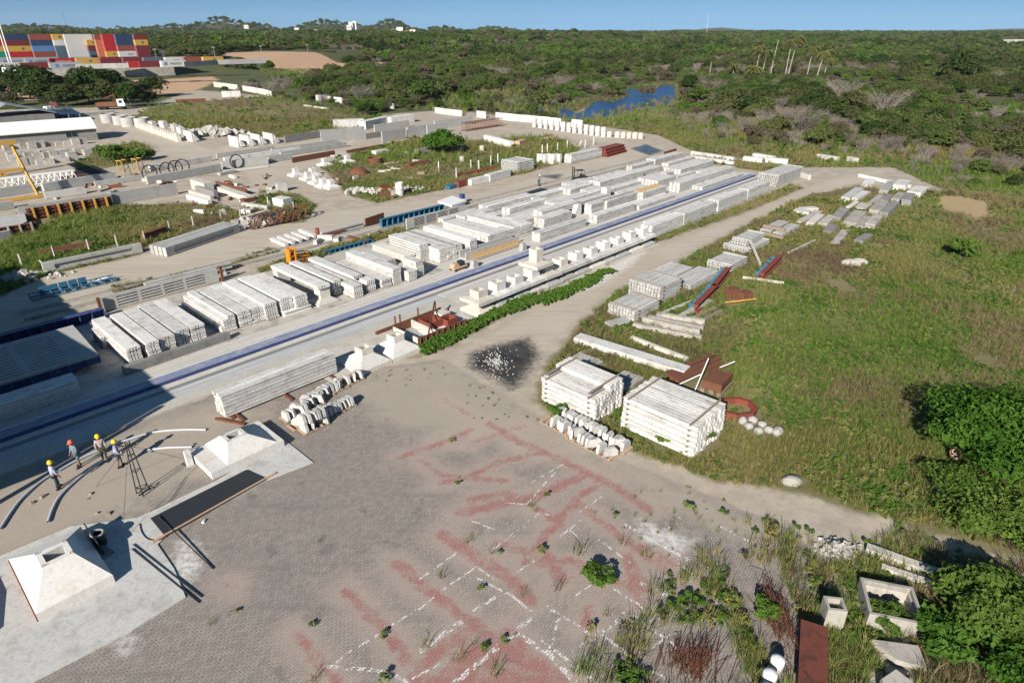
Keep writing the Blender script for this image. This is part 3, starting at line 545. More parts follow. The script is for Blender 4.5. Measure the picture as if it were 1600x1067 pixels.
# --- joists with notched ends east of the road
def joists(axis, c0, c1, a0, a1, n, h, z0, desc, m='white', batten=True, skip=(), ind=True, cnt=None, tilt=0.0):
    """axis 'V' or 'U': direction of the members; c0..c1 across, a0..a1 along"""
    nc = cnt or max(1, int(round((c1-c0)/.3))); w = (c1-c0)/nc; L = a1-a0; hb = 0.085 if batten else 0.02
    me = member_mesh('joist', ibeam(w-.05, h-hb, .36, .36, .18), L, M[m]); bulk = BULK_JOIST
    for k in range(n):
        for c in range(nc):
            if (c, k) in skip or any(callable(s) and s(c, k) for s in skip): continue
            cc, aa = c0 + w*(c+.5), (a0+a1)/2 + jit(.07); loc = fromuv(cc, aa, z0+k*h) if axis == 'V' else fromuv(aa, cc, z0+k*h)
            r = (AV if axis == 'V' else AU) + jit(.006)
            if ind: link('joist', me, None, loc, r, f"white joist, {'top layer' if k == n-1 else 'bottom layer' if k == 0 else ORD[k]+' layer up'}, {ORD[c]} across, {desc}", 'concrete joist', 'notched joists stacked beside the road')
            else:
                ys, zs, fill = ibeam(w-.05, h-hb, .38, .36, .18); t = MB().grid(ys, zs, fill, -L/2, L/2); R = Matrix.Translation(loc) @ Matrix.Rotation(r, 4, 'Z'); bulk.add([R @ Vector(p) for p in t.v], t.f)
        if batten:
            for e in (a0+.45, a1-.45):
                loc = fromuv((c0+c1)/2, e, z0+k*h+h-hb+.002) if axis == 'V' else fromuv(e, (c0+c1)/2, z0+k*h+h-hb+.002)
                if ind: link('timber_batten', BAT(c1-c0+.25), None, loc, (AU if axis == 'V' else AV) + jit(.01), f"grey timber batten, {'left' if e < (a0+a1)/2 else 'right'} end, {'on top' if k == n-1 else ORD[k]+' layer'}, {desc}", 'timber', 'timber battens in the joist stacks')
                else:
                    R = Matrix.Translation(loc) @ Matrix.Rotation(AU if axis == 'V' else AV, 4, 'Z'); bulk.box(-(c1-c0)/2-.1, (c1-c0)/2+.1, -.06, .06, 0, hb-.01, R)
_bt = {}
def BAT(L):
    k = round(L, 1)
    if k not in _bt: _bt[k] = MB().box(-L/2, L/2, -.06, .06, 0, .075).mesh('timber_batten', M['wood'])
    return _bt[k]
joists('V', 29.3, 32.9, -18.0, -12.95, 6, .37, .05, 'square stack right of kerb blocks')
joists('V', 28.3, 31.4, -23.75, -19.35, 6, .36, .05, 'stepped stack behind kerb blocks', skip=(lambda c, k: k == 5 and c < 5,))
me = member_mesh('joist', ibeam(.28,.28,.38,.36,.18), 4.7, M['white'])
joists('U', -29.95, -26.6, 48.0, 51.9, 5, .34, .05, 'tall grey stack before the red form', 'lgrey'); 
joists('U', -29.0, -26.2, 43.4, 47.5, 3, .32, .05, 'front low stack on the grass', 'lgrey')
joists('U', -31.2, -28.6, 52.3, 57.8, 2, .3, .05, 'long low stack behind the tall grey stack', 'lgrey', batten=False)
joists('U', -28.4, -26.2, 53.0, 58.6, 2, .3, .05, 'long low stack on its right', 'lgrey', batten=False)
def quadU(px4, zt):
    q = [uv(at(x, y, zt)) for x, y in px4]; us = sorted(p[0] for p in q); vs = sorted(p[1] for p in q); return (us[0]+us[1])/2, (us[2]+us[3])/2, (vs[0]+vs[1])/2, (vs[2]+vs[3])/2
u0,u1,v0,v1 = quadU([(1105,407.5),(1134,391),(1162.5,399),(1147,416)], .95); joists('U', v0, v1, u0, u1, 3, .3, .05, 'stack behind the red form', 'lgrey', ind=False)
u0,u1,v0,v1 = quadU([(1130,380),(1165,364),(1201,372),(1172,390)], .7); joists('U', v0, v1, u0, u1, 2, .32, .05, 'broad base of the plank stack', 'lgrey', ind=False)
u0,u1,v0,v1 = quadU([(1142.5,371),(1175,356),(1190,362.5),(1172,376)], 1.4); joists('U', v0, v1, u0, u1, 2, .32, .72, 'upper part of the plank stack', 'lgrey', ind=False)
u0,u1,v0,v1 = quadU([(1186,356),(1220,342.5),(1232,346),(1205,361)], .7); joists('U', v0, v1, u0, u1, 2, .3, .05, 'stack behind the leaning plank', 'lgrey', ind=False, batten=False)
u0,u1,v0,v1 = quadU([(1211,361),(1234,347.5),(1249,350.6),(1222.5,366)], .7); joists('U', v0, v1, u0, u1, 2, .3, .05, 'last small stack by the field', 'lgrey', ind=False, batten=False)
u0,u1,v0,v1 = quadU([(1187.7,270.6),(1224,254.7),(1251.5,259),(1222,274)], 1.9); joists('U', v0, v1, u0, u1, 5, .36, .05, 'tall stack at the end of the bed', 'lgrey', ind=False)
u0,u1,v0,v1 = quadU([(784,248.5),(809.5,243.7),(833,248),(809,254)], 1.9); joists('U', v0, v1, u0, u1, 4, .46, .05, 'stack left of the standing white blocks', 'lgrey', ind=False)
link('joist_stack', BULK_JOIST.mesh('joist_stack', M['lgrey']), None, (0,0,0), 0, 'far grey joist stacks along the road and the track', 'joist stack', None, 'stuff')
joists('U', -21.7, -20.0, 31.9, 35.2, 1, .3, .05, 'mossy planks between the two stacks', 'old', batten=False, cnt=6)
joists('U', -25.9, -23.6, 32.6, 35.4, 1, .26, .03, 'shaded planks behind the stepped stack', 'old', batten=False, cnt=6)
# --- flat slabs in the field: front-left, front-right and back-left corner of the top face, layers
q = lambda x, y: (1240 + x/7.26, 270 + y/7.26)
FLAT = [((405,795),(515,810),(555,640),1,'old','single long slab lying apart'),((690,755),(800,775),(800,680),2,'dgrey','low dark pair lying apart'),((335,650),(430,680),(400,575),2,'dgrey','short dark pair in front'),((560,550),(665,590),(690,420),3,'old','front row middle stack'),
 ((685,590),(800,610),(790,480),2,'old','front row second from right'),((815,570),(935,590),(905,470),3,'old','front row right end with weeds'),((420,490),(540,510),(540,390),3,'dgrey','dark topped stack'),((150,560),(240,580),(260,460),2,'cream','pale stack at left'),((280,560),(390,580),(390,470),2,'old','tilted stack beside the pale one'),
 ((30,545),(120,565),(230,420),1,'old','leftmost low slab'),((860,410),(970,440),(960,310),3,'old','stack with a round hole'),((975,440),(1085,460),(1095,315),3,'dgrey','stack before the grass tuft'),((1230,300),(1350,310),(1270,220),4,'dgrey','right tall stack with dark top'),((1290,210),(1440,240),(1380,140),3,'white','white stack at far right'),
 ((1135,130),(1240,160),(1190,70),4,'white','white stack at the back'),((765,130),(880,150),(830,60),2,'white','white stack nearest the road'),((975,190),(1060,210),(1070,90),3,'grey','narrow stack at the back'),((535,270),(630,290),(700,160),3,'grey','long grey stack near the road'),((640,280),(730,300),(790,200),2,'white','white topped stack beside the long grey'),
 ((850,330),(920,345),(960,245),1,'old','flat slab in the middle'),((985,300),(1080,315),(1050,240),2,'dgrey','dark pair in the middle'),((1110,290),(1200,310),(1180,215),2,'old','pair before the back white stack'),((590,380),(650,390),(690,320),1,'cream','pale slab among weeds'),((690,390),(830,410),(760,335),1,'old','wide cracked slab'),
 ((100,410),(185,370),(60,395),2,'white','white pair at the road edge'),((0,430),(80,400),(20,400),2,'white','white slabs beside the road')]
for i, (a, b, c, n, m, d) in enumerate(FLAT):
    h = .22; zt = n*h; A_, B_, C_ = (at(*q(*p), zt) for p in (a, b, c)); X = B_-A_; Y = C_-A_; L = max(Y.length, 1.0); w = max(.6, X.length*.93); ang = math.atan2(Y.y, Y.x); r = Vector((math.sin(ang), -math.cos(ang), 0)); ctr = A_ + Y*.5 + r*(w/2)
    me = MB().box(-L/2,L/2,-w/2,w/2,0,h-.03).mesh('flat_slab', M[m])
    for k in range(n):
        link('flat_slab', me, None, (ctr.x+jit(.05), ctr.y+jit(.05), k*h+.02), ang + jit(.03), f"flat slab, {'top' if k == n-1 else 'bottom' if k == 0 else 'middle' if n == 3 else ORD[k]+' layer up'}, {d} in the grass field", 'flat slab', 'flat slabs laid out in the grass field')
# --- footings with sockets beside the beds
def pad(u, v, z, lab, s=1.13, sk=.42, hs=.75, m='white', taper=.12, ht=.32):
    t = thing('socket_footing', lab, 'concrete footing', fromuv(u, v, z), AU + jit(.02), 'precast footings')
    part('base', MB().box(-s,s,-s,s,0,ht).frus((-s,s,-s,s),(-sk,sk,-sk,sk),ht,ht+taper,bot=False,top=False), M[m], t)
    mb = MB(); ys = zs = [-sk,-sk*.62,sk*.62,sk]
    tmp = MB().grid(ys, zs, lambda i, j: not (i == 1 and j == 1), 0, hs); R = Matrix.Rotation(-math.pi/2, 4, 'Y'); mb.add([R @ Vector(p) + Vector((0,0,ht+taper)) for p in tmp.v], tmp.f); mb.box(-sk*.6,sk*.6,-sk*.6,sk*.6,ht+taper,ht+taper+hs*.35)
    part('socket', mb, M[m], t); return t
us = [36.2, 38.5, 40.9, 43.2, 47.5, 50.0, 52.5, 54.8, 57.3, 59.8, 62.3]
for i, u in enumerate(us):
    pad(u, -37.7, .0, f"lower footing at ground level, {ORD[i]} in the roadside row", 1.22, .5, .4, 'grey' if i % 3 else 'cream', .3)
    pad(u, -37.75, .95, f"upper footing with open socket, {ORD[i]} in the roadside row", 1.2, .56, .62 + .12*(i % 2), 'white' if i not in (0, 4) else 'cream')
pad(45.2, -37.5, 0, "lower footing beneath the double height socket tower", 1.2, .5, .4, 'grey', .3); pad(45.2, -37.7, .95, "middle footing in the double height socket tower", 1.2, .53, .85, 'cream'); pad(44.0, -37.9, 2.19, "topmost cream footing crowning the double height socket tower", 1.2, .48, 1.2, 'cream')
def pyramid(loc, rot, L, Wd, lab, rim=.35, top=.95, cap=(.75,.6), hole=(.42,.28), m='footing', board=False, ins=(0,0,0,0)):
    t = thing('pyramid_footing', lab, 'concrete footing', loc, rot, 'pyramid footings'); a, b = L/2, Wd/2; c, d = cap; e, f = hole
    mb = MB().box(-a,a,-b,b,0,rim).frus((-a+ins[0],a-ins[1],-b+ins[2],b-ins[3]),(-c,c,-d,d),rim+.002,top,bot=False,top=False)
    vs = [(-c,-d,top),(c,-d,top),(c,d,top),(-c,d,top),(-e,-f,top),(e,-f,top),(e,f,top),(-e,f,top)]; mb.add(vs, [(0,1,5,4),(1,2,6,5),(2,3,7,6),(3,0,4,7)])
    part('base', mb, M[m], t)
    part('socket', MB().frus((-e+.04,e-.04,-f+.04,f-.04),(-e,e,-f,f),.3,top,top=False,bot=True), M['grey'], t)
    for sx in (-1, 1):
        for sy in (-1, 1): part('lifting_loop', MB().path([(sx*(c-.12),sy*(d-.1),top-.01),(sx*(c-.12),sy*(d-.1),top+.09),(sx*(c-.02),sy*(d-.1),top+.09),(sx*(c-.02),sy*(d-.1),top-.01)], .012, 5), M['rust'], t)
    if board: part('form_board', MB().box(-a-.05,-a-.01,-b+.05,b-.05,.0,rim-.02), M['redox'], t)
    return t
p = fromuv(1.72, -29.75, .06); big = pyramid(p, AU, 2.95, 4.55, "large white pyramid footing with square socket at lower left", .45, 1.25, (.62,.62), (.40,.34), board=True)
link('form_sheet', MB().box(-.03,.03,-1.3,.7,0,.85).mesh('form_sheet', M['steel']), None, fromuv(3.45, -30.9, .06), (0, -.16, AU), "dark steel form panel leaning on the large pyramid footing", 'form panel')
p = fromuv(-3.1, -30.3, .06); pyramid(p, AU, 2.95, 4.55, "white pyramid footing cut off by the lower left picture edge", .45, 1.25, (.62,.62), (.40,.34))
p = fromuv(11.6, -33.0, .05); pyramid(p, AU, 4.35, 3.1, "white pyramid footing with rectangular socket behind the black plate", .45, 1.2, (.6,.5), (.38,.28), ins=(.95,.35,.1,.1))
for k, (px, py) in enumerate(((590,556),(630,537))):
    a = uv(at(px, py)); t = thing('pyramid_footing', ("white pyramid footing with tall socket next to the long stack","white pyramid footing with tall socket left of rusty formwork")[k], 'concrete footing', fromuv(23.3+2.9*k, -36.7, 0), AU, 'pyramid footings')
    part('base', MB().box(-1.4,1.4,-1.4,1.4,0,.32).frus((-1.4,1.4,-1.4,1.4),(-.48,.48,-.48,.48),.32,.95,bot=False,top=False), M['footing'], t)
    tmp = MB().grid([-.48,-.3,.3,.48],[-.48,-.3,.3,.48], lambda i, j: not (i == 1 and j == 1), 0, .5); R = Matrix.Rotation(-math.pi/2, 4, 'Y'); mb = MB().add([R @ Vector(p) + Vector((0,0,.95)) for p in tmp.v], tmp.f); mb.box(-.29,.29,-.29,.29,.9,1.1); part('socket', mb, M['cream'], t)
for k, (px, py) in enumerate(((725,508),(690,523))):
    a = uv(at(px, py)); link('flat_pad', MB().box(-1.1,1.1,-.9,.9,0,.35).mesh('flat_pad', M['white']), None, fromuv(a[0], a[1]-.7, .0), AU, ("white flat pad right of the rusty formwork","white flat pad before the rusty formwork")[k], 'concrete pad')
# rusty formwork between the footings
fw = thing('formwork', "rusty open footing formwork among creepers beside the bed", 'formwork', fromuv(30.4, -37.6, 0), AU)
part('side_panel', MB().box(-2.6,2.6,-1.65,-1.57,0,.75), M['rust'], fw); part('side_panel', MB().box(-2.6,2.6,1.57,1.65,.1,.85), M['rust'], fw); part('end_panel', MB().box(-2.6,-2.5,-1.55,1.55,.1,.75), M['cream'], fw); part('end_panel', MB().box(-.75,-.62,-1.55,1.55,.1,.78), M['cream'], fw)
for k in range(9): part('stiffener', MB().box(-2.45+.6*k,-2.39+.6*k,-1.74,-1.66,.02,.8), M['rust'], fw)
part('floor_plate', MB().box(-2.48,-.77,-1.5,1.5,.1,.14), M['grey'], fw)
for (x0, y0, s) in ((.3,.2,.75),(1.5,-.6,.55)): part('inner_frame', MB().box(x0-s,x0+s,y0-s,y0-s+.07,.15,.95).box(x0-s,x0+s,y0+s-.07,y0+s,.15,.95).box(x0-s,x0-s+.07,y0-s+.08,y0+s-.08,.15,.95).box(x0+s-.07,x0+s,y0-s+.08,y0+s-.08,.15,.95), M['redox'], fw)
part('socket_block', MB().box(1.5,2.4,.2,1.2,.1,.9), M['cream'], fw)
part('cross_bar', MB().bar((-1.6,-1.7,.8),(2.2,1.9,1.45),.07,4), M['rust'], fw)
for k, x in enumerate((-2.2,-1.7,.2,2.1)): part('post', MB().box(x-.05,x+.05,1.7,1.8,0,1.5), M['rust'], fw)
link('channel_bar', MB().box(0,6.2,-.1,.1,0,.22).mesh('channel_bar', M['rust']), None, fromuv(26.8, -40.2, .07), AU, "long rusty channel bar lying along the bed behind the formwork", 'steel bar')
# --- kerb blocks on pallets
def kerb_mesh():
    return MB().prism([(-.42,0),(.42,0),(.42,.3),(.22,.55),(-.3,.55),(-.42,.18)], -.095, .095).mesh('kerb_block', M['lgrey'])
KM = kerb_mesh()
def kerbs(pal, group, desc, rotbase):
    for pi, (p, n, ang, tiers) in enumerate(pal):
        c = at(*p); wd = n*.33; t = thing('pallet', f"{ORD[pi]} timber pallet under {desc}", 'pallet', c, ang, 'pallets under kerb blocks')
        for y in (-.4, .4): part('runner', MB().box(-wd/2-.1,wd/2+.1,y-.05,y+.05,0,.09), M['wood'], t)
        for k in range(5): x = -wd/2 + wd*k/4; part('board', MB().box(x-.08,x+.08,-.48,.48,.09,.12), M['palewood'], t)
        for tr in range(tiers):
            for k in range(n):
                if random.random() < .1: continue
                off = Vector((-wd/2 + .33*(k+.5), jit(.05), .121 + .56*tr)); R = Matrix.Rotation(ang, 4, 'Z'); w = R @ off + c
                a2 = ang + math.pi/2 + (jit(.06) if random.random() < .55 else random.choice((-.55,.55,.4)))
                link('kerb_block', KM, None, (w.x, w.y, off.z), a2, f"trapezoid kerb block, {ORD[k]} on the {ORD[pi]} pallet{' upper tier' if tr else ''} of {desc}", 'kerb block', group)
kerbs([((462,650),5,AU,1),((481,637),6,AU,1),((497,623),6,AU,1),((520,611),6,AU,1),((545,598),6,AU,1),((490,668),5,AU,2),((508,651),7,AU,1),((530,640),6,AU,1),((470,664),4,AU,1)], 'kerb blocks before the long stack', 'blocks by the long stack', AU)
kerbs([((868,664),5,AV,1),((890,676),5,AV,1),((912,691),6,AV,1),((940,706),5,AV,1),((885,655),4,AV,1),((905,664),5,AV,1),((928,676),5,AV,1),((952,690),5,AV,1),((966,698),4,AV,1)], 'kerb blocks before the joist stacks', 'blocks by the joist stacks', AV)
# --- slotted wall panels
def slotted(u0, u1, v, h, lab, th=.2, groups=4, rows=4, m='grey'):
    L = u1-u0; t = thing('wall_panel', lab, 'wall panel', fromuv(u0, v, .05), AU, 'slotted wall panels'); xs = [0, .11*L]; gw = .78*L/groups
    for g in range(groups): xs += [.11*L + gw*g + gw*.06, .11*L + gw*(g+1) - gw*.06]
    xs += [.89*L, L]; xs = sorted(set(round(x, 4) for x in xs)); zs = [0]
    for r in range(rows): z = h*(.14 + .78*r/rows); zs += [z, z + h*.09]
    zs.append(h); inside = lambda x: any(.11*L + gw*g + gw*.05 < x < .11*L + gw*(g+1) - gw*.05 for g in range(groups))
    fill = lambda i, j: not (j % 2 == 1 and inside((xs[i]+xs[i+1])/2)); tmp = MB().grid(xs, zs, fill, 0, th); R = Matrix.Rotation(math.pi/2, 4, 'Z')
    part('face', MB().add([R @ Vector((p[0], p[1], p[2])) @ Matrix.Identity(3) if False else Vector((p[1], p[0], p[2])) for p in tmp.v], [tuple(reversed(f)) for f in tmp.f]), M[m], t); part('back_skin', MB().box(0,L,th+.002,th+.05,0,h), M['dgrey'], t); return t
slotted(13.2, 23.6, -61.6, 1.35, "grey slotted wall panel standing on edge left of the slab row"); slotted(47.6, 57.6, -62.2, 1.35, "grey slotted wall panel standing on edge behind white stacks", rows=6)
for k, (u, v) in enumerate(((13.0,-61.3),(23.9,-61.5))): link('panel_post', MB().box(-.12,.12,-.12,.12,0,1.5).mesh('panel_post', M['rust']), None, fromuv(u, v, .05), AU, f"rusty steel post at the {('left','right')[k]} end of the near slotted panel", 'steel post')
link('concrete_beam', member_mesh('concrete_beam', ibeam(.5,.55), 8.4, M['lgrey']), None, fromuv(21.8, -64.0, .35), AU, "weathered beam behind the near slotted panel on steel trestles", 'concrete beam')
for k in range(6): link('trestle', MB().box(-.04,.04,-.3,.3,0,.3).box(-.04,.04,-.04,.04,.3,.8).mesh('trestle', M['greysteel']), None, fromuv(15.5+1.9*k, -63.3, .01), AU, f"grey steel trestle, {ORD[k]} from left behind the near slotted panel", 'trestle', 'trestles behind the slotted panel')
# big slotted panel on a blue tilting table at the left edge
tb = thing('tilting_table', "blue steel tilting table under the big slotted panel at left", 'tilting table', fromuv(-1.5, -53.2, 0), AU)
for y in (-2.3, 2.3): part('side_beam', MB().box(-7,11.3,y-.12,y+.12,.3,.95), M['bedside'], tb)
for k in range(12): part('cross_beam', MB().box(-6.9+1.6*k,-6.7+1.6*k,-2.15,2.15,.35,.8), M['bedside'], tb)
for k in range(16): part('fin', MB().box(-6.9+1.15*k,-6.82+1.15*k,-2.62,-2.44,.1,1.0), M['blue'], tb)
pn = thing('wall_panel', "big grey slotted wall panel lying tilted on the blue table", 'wall panel', fromuv(-1.5, -53.2, 1.3), (math.radians(7), 0, AU), 'slotted wall panels')
xs = [-7.2]; 
for g in range(6): xs += [-6.6+2.75*g, -4.3+2.75*g]
xs += [11.2]; ys = [-2.7]
for r in range(11): ys += [-2.3 + .42*r, -2.18 + .42*r]
ys.append(2.7); tmp = MB().grid(xs, ys, lambda i, j: not (j % 2 == 1 and i % 2 == 1), 0, .14); part('face', MB().add([Vector((p[1], p[2], p[0])) for p in tmp.v], tmp.f), M['grey'], pn); part('back_skin', MB().box(-7.2,11.2,-2.7,2.7,-.06,-.003), M['dgrey'], pn)
stack_U(-6, 7.4, -46.9, 2, .75, 5, .24, 'shaded stack beside the blue bed at left edge')
stack_V((150,520),(157,518),4,.25,'short shaded stack behind the tilting table', L=2.5, slots=3, vn=-53.5)
def ladder(u0, u1, v, h, lab, m='blue', w=.5, n=12, z0=.05):
    t = thing('ladder_form', lab, 'steel form', fromuv(u0, v, z0), AU, 'blue ladder forms'); L = u1-u0
    part('web_plate', MB().box(0,L,w*.5-.02,w*.5,0,h), M[m], t)
    for z in (0, h-.06): part('chord', MB().box(0,L,-w*.5,w*.5-.022,z,z+.05), M[m], t)
    for k in range(n+1): x = L*k/n; part('stiffener', MB().box(x-.03,x+.03,-w*.5+.01,w*.5-.03,.052,h-.062), M[m], t)
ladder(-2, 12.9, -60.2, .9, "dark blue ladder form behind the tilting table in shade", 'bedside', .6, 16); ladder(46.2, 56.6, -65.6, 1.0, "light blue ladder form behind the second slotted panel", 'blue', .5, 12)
a, b = uv(at(852,300,.4)), uv(at(893,290,.4)); ladder(a[0], b[0], a[1], .5, "blue ladder form right of the flat black plate", 'blue', .5, 8); a, b = uv(at(508,399)), uv(at(577,378)); ladder(a[0], b[0], a[1], .45, "thin blue ladder form behind the slab stacks", 'blue', .35, 10)
# blue beam rack and white sheet near the dirt road, left
t = thing('form_rack', "blue steel form rack on the dirt track at left", 'form rack', fromuv(*uv(at(48,470)), .0), AU)
L = 7.2
for z in (.1,.45): part('chord', MB().box(0,L,-.5,-.42,z,z+.08), M['blue'], t); part('chord', MB().box(0,L,.42,.5,z,z+.08), M['blue'], t)
for k in range(9): part('crosspiece', MB().box(.85*k,.85*k+.08,-.42,.42,.18,.45), M['blue'], t)
for k in range(5): part('tray', MB().box(1.0+.8*k,1.7+.8*k,.6,.75,.1,.85), M['blue'], t)
link('metal_sheet', MB().poly([(-.8,-.35),(.7,-.45),(1.0,.2),(.2,.6)],0,.02).mesh('metal_sheet', M['whitepaint']), None, at(152,439,.15), (.12,-.1,AU), "pale crumpled sheet lying at the edge of the dirt track", 'metal sheet')
# flat black plate and white plate by the track
def plate(px, z, lab, m, th=.08, cat='steel plate', name='steel_plate'):
    P = [at(x, y, z) for x, y in px]; c = sum(P, Vector()) / len(P); c.z = 0; pts = [(p.x-c.x, p.y-c.y) for p in P]
    if sum(a[0]*b[1]-b[0]*a[1] for a, b in zip(pts, pts[1:]+pts[:1])) < 0: pts.reverse()
    return link(name, MB().poly(pts, z-th, z).mesh(name, M[m]), None, c, 0, lab, cat)
plate([(770,316),(785,320.5),(860,297),(845,293.5)], .55, "large flat black plate beside the track", 'steel', .12); plate([(684,314),(706,321),(729,313),(706,306)], .75, "white square tarpaulin covered plate behind the second slotted panel", 'whitepaint', .3)
link('crate', MB().box(-.3,.3,-.3,.3,0,.6).mesh('crate', M['bedside']), None, at(722,310,.75), AU, "small blue crate standing on the white plate", 'crate')
plate([(235,809),(385,733.5),(416,748),(258,837)], .13, "long dark steel plate lying on the concrete strip", 'steel', .06)
link('edge_board', MB().box(-3.4,3.4,-.05,.05,0,.16).mesh('edge_board', M['palewood']), None, (at(258,839)+at(416,750))*.5 + Vector((0,0,.003)), math.atan2((at(416,750)-at(258,839)).y, (at(416,750)-at(258,839)).x), "brown edge board along the long dark plate", 'timber')
# trough with yellow lattice
a, b = uv(at(727,408)), uv(at(812,382)); 
link('trough_beam', member_mesh('trough_beam', ([-.55,-.4,.4,.55],[0,.2,.9],lambda i,j: j == 0 or i != 1), b[0]-a[0], M['grey']), None, fromuv((a[0]+b[0])/2, (a[1]+b[1])/2-.55, .05), AU, "grey concrete trough carrying the yellow lattice beam", 'concrete trough')
def lattice(u0, u1, v, z, lab, m='yellow', w=.5, h=.4, n=14, cat='lattice beam'):
    t = thing('lattice_beam', lab, cat, fromuv(u0, v, z), AU, 'lattice beams'); L = u1-u0
    for y in (-w/2, w/2):
        for zz in (.04, h): part('chord', MB().bar((0,y,zz),(L,y,zz),.04,4), M[m], t)
    mb = MB()
    for k in range(n):
        x0, x1 = L*k/n, L*(k+1)/n
        for y in (-w/2, w/2): mb.bar((x0,y,.04),(x1,y,h),.022,4); mb.bar((x1,y,h),(x1,y,.04),.022,4)
        mb.bar((x0,-w/2,h),(x1,w/2,h),.022,4)
    part('lacing', mb, M[m], t)
a, b = uv(at(735,411)), uv(at(812,387)); lattice(a[0], b[0], a[1]+.15, .45, "yellow lattice lifting beam beside the grey trough"); a, b = uv(at(996,300,1.5)), uv(at(1029,290,1.5)); lattice(a[0], b[0], a[1], 1.42, "yellow lattice lifting beam lying on white beams", h=.3)
for k, (x, y) in enumerate(((741,418),(817,391))): link('end_block', MB().frus((-.4,.4,-.3,.3),(-.25,.25,-.25,.25),0,.8).mesh('end_block', M['grey']), None, at(x, y, .09), AU, f"grey tapered block under the {('left','right')[k]} end of the yellow lattice", 'concrete block')
sc = thing('saw_cart', "salmon coloured cutting cart standing on the apron by the blue bed", 'saw cart', at(716,421,.09), AU)
part('frame', MB().box(-.9,.9,-.45,.45,.25,.4), M['palewood'], sc); part('motor', MB().box(.1,.7,-.3,.3,.4,.85), M['steel'], sc); part('guard', MB().prism([(-.9,.4),(.0,.4),(-.2,.75),(-.7,.75)],-.3,.3), M['palewood'], sc)
for sx in (-.7,.7):
    for sy in (-.4,.4): part('wheel', MB().lathe([(0,-.04),(.14,-.04),(.14,.04),(0,.04)],10,0,Matrix.Translation((sx,sy,.14)) @ Matrix.Rotation(math.pi/2,4,'X')), M['rubber'], sc)
# orange lifting clamp
oc = thing('lifting_clamp', "orange steel lifting clamp frame standing behind the slab stacks", 'lifting frame', at(458,411), AU)
for x in (-.5,.15): part('cheek_plate', MB().box(x,x+.12,-.45,.45,0,1.7), M['orange'], oc)
for z in (.2,.8,1.5): part('tie', MB().box(-.38,.15,-.4,.4,z,z+.1), M['orange'], oc)
for k in range(4): part('arm', MB().bar((.3,-.4+.25*k,.3+.25*k),(2.0,-.3+.2*k,.25+.2*k),.07,4), M['orange'], oc)
part('foot', MB().box(-.7,2.1,-.5,-.38,0,.12).box(-.7,2.1,.38,.5,0,.12), M['orange'], oc)
# beams and piles beside the dirt track
def beamPQ(p, q, w, h, lab, m='white', kind='i', z=0.05, name='concrete_beam', cat='concrete beam', group=None, tilt=0):
    P, Q = at(*p, 0), at(*q, 0); d = Q-P; L = d.length; r = math.atan2(d.y, d.x); pr = ibeam(w,h) if kind == 'i' else ([-w/2,w/2],[0,h],lambda i,j: True) if kind == 'b' else tbeam(w,h)
    n = Vector((-d.y, d.x, 0)).normalized() * (w/2); c = (P+Q)/2 + n; c.z = z
    return link(name, member_mesh(name, pr, L, M[m]), None, c, (0, tilt, r), lab, cat, group)
beamPQ((504,372),(569,355),.45,.6,"pale grey beam beside the dirt track", 'grey'); beamPQ((508,374),(540,365),.4,.45,"rusty steel box beam before the pale beam", 'rust', 'b', name='steel_beam', cat='steel beam'); beamPQ((572,356),(601,346),.12,1.1,"rusty steel panel standing beside the dirt track", 'rust', 'b', name='steel_sheet_wall', cat='steel panel'); beamPQ((1037,249),(1056,243),.12,1.3,"far rusty panel standing at the end of the yard", 'rust', 'b', name='steel_sheet_wall', cat='steel panel')
for k in range(5): a = at(445+11*k, 386-3.6*k); link('concrete_pile', member_mesh('concrete_pile', tbeam(.5,.42), 3.4, M['white']), None, a - V*1.2 + Vector((0,0,.08)), AV, f"short white pile, {ORD[k]} from left beside the orange clamp", 'concrete pile', 'short piles beside the track')
link('red_cylinder', MB().lathe([(0,0),(.25,0),(.25,1.1),(0,1.1)],14).mesh('red_cylinder', M['redox'], True), None, at(497,371), 0, "small red drum beside the pale beam", 'drum')
for k, (p, q, w) in enumerate((((1079,243),(1145,253),.6),((1079,248),(1145,258),.5))): beamPQ(p, q, w, .75-.25*k, ("white far beam at the forest edge","white far beam lying in front of it in the weeds")[k], 'white', 'b')
for k, (p, q) in enumerate((((1160,252),(1190,255)),((1175,247),(1207,252)),((1195,254),(1230,257)),((1275,248),(1306,253)),((1322,252),(1334,255)))): beamPQ(p, q, 1.0, .8, f"white block in the weeds, {ORD[k]} from left beyond the bed end", 'white', 'b', name='concrete_block', cat='concrete block', group='white blocks in weeds')
beamPQ((1225,270),(1262,282),.5,.8,"white beam before the grey stack at the bed end", 'white', 'b'); beamPQ((1340,277),(1420,295),.4,.5,"thin white edge beam behind the flat slabs", 'white', 'b')
# --- things among the joist stacks
beamPQ((896,536),(1068,590),1.05,.45,"long white beam lying overgrown in the grass", 'white', 'b', tilt=0); beamPQ((985,532),(1072,566),.3,.3,"thin white beam behind the overgrown long beam", 'cream', 'b')
for k, (p, q, m, w) in enumerate((((1045,593),(1118,563),'rust',.5),((1052,598),(1126,566),'rust',.5),((1060,602),(1130,574),'rust',.45))): beamPQ(p, q, w, .35, f"brown steel beam, {ORD[k]} from behind, in the rusty bundle", m, 'i', name='steel_beam', cat='steel beam', group='rusty beams beside the square joist stack')
a = at(1118,607); link('box_form', MB().box(-1.0,1.0,-.7,.7,.35,.95).mesh('box_form', M['rust']), None, a, AU+.1, "rusty box form resting on timber beside the square stack", 'steel form'); link('timber_pile', MB().box(-1.1,1.1,-.75,-.5,0,.3).box(-1.0,1.1,-.2,.1,0,.3).box(-1.1,1.0,.4,.7,0,.3).mesh('timber_pile', M['wood']), None, a, AU+.1, "timber bearers under the rusty box form", 'timber')
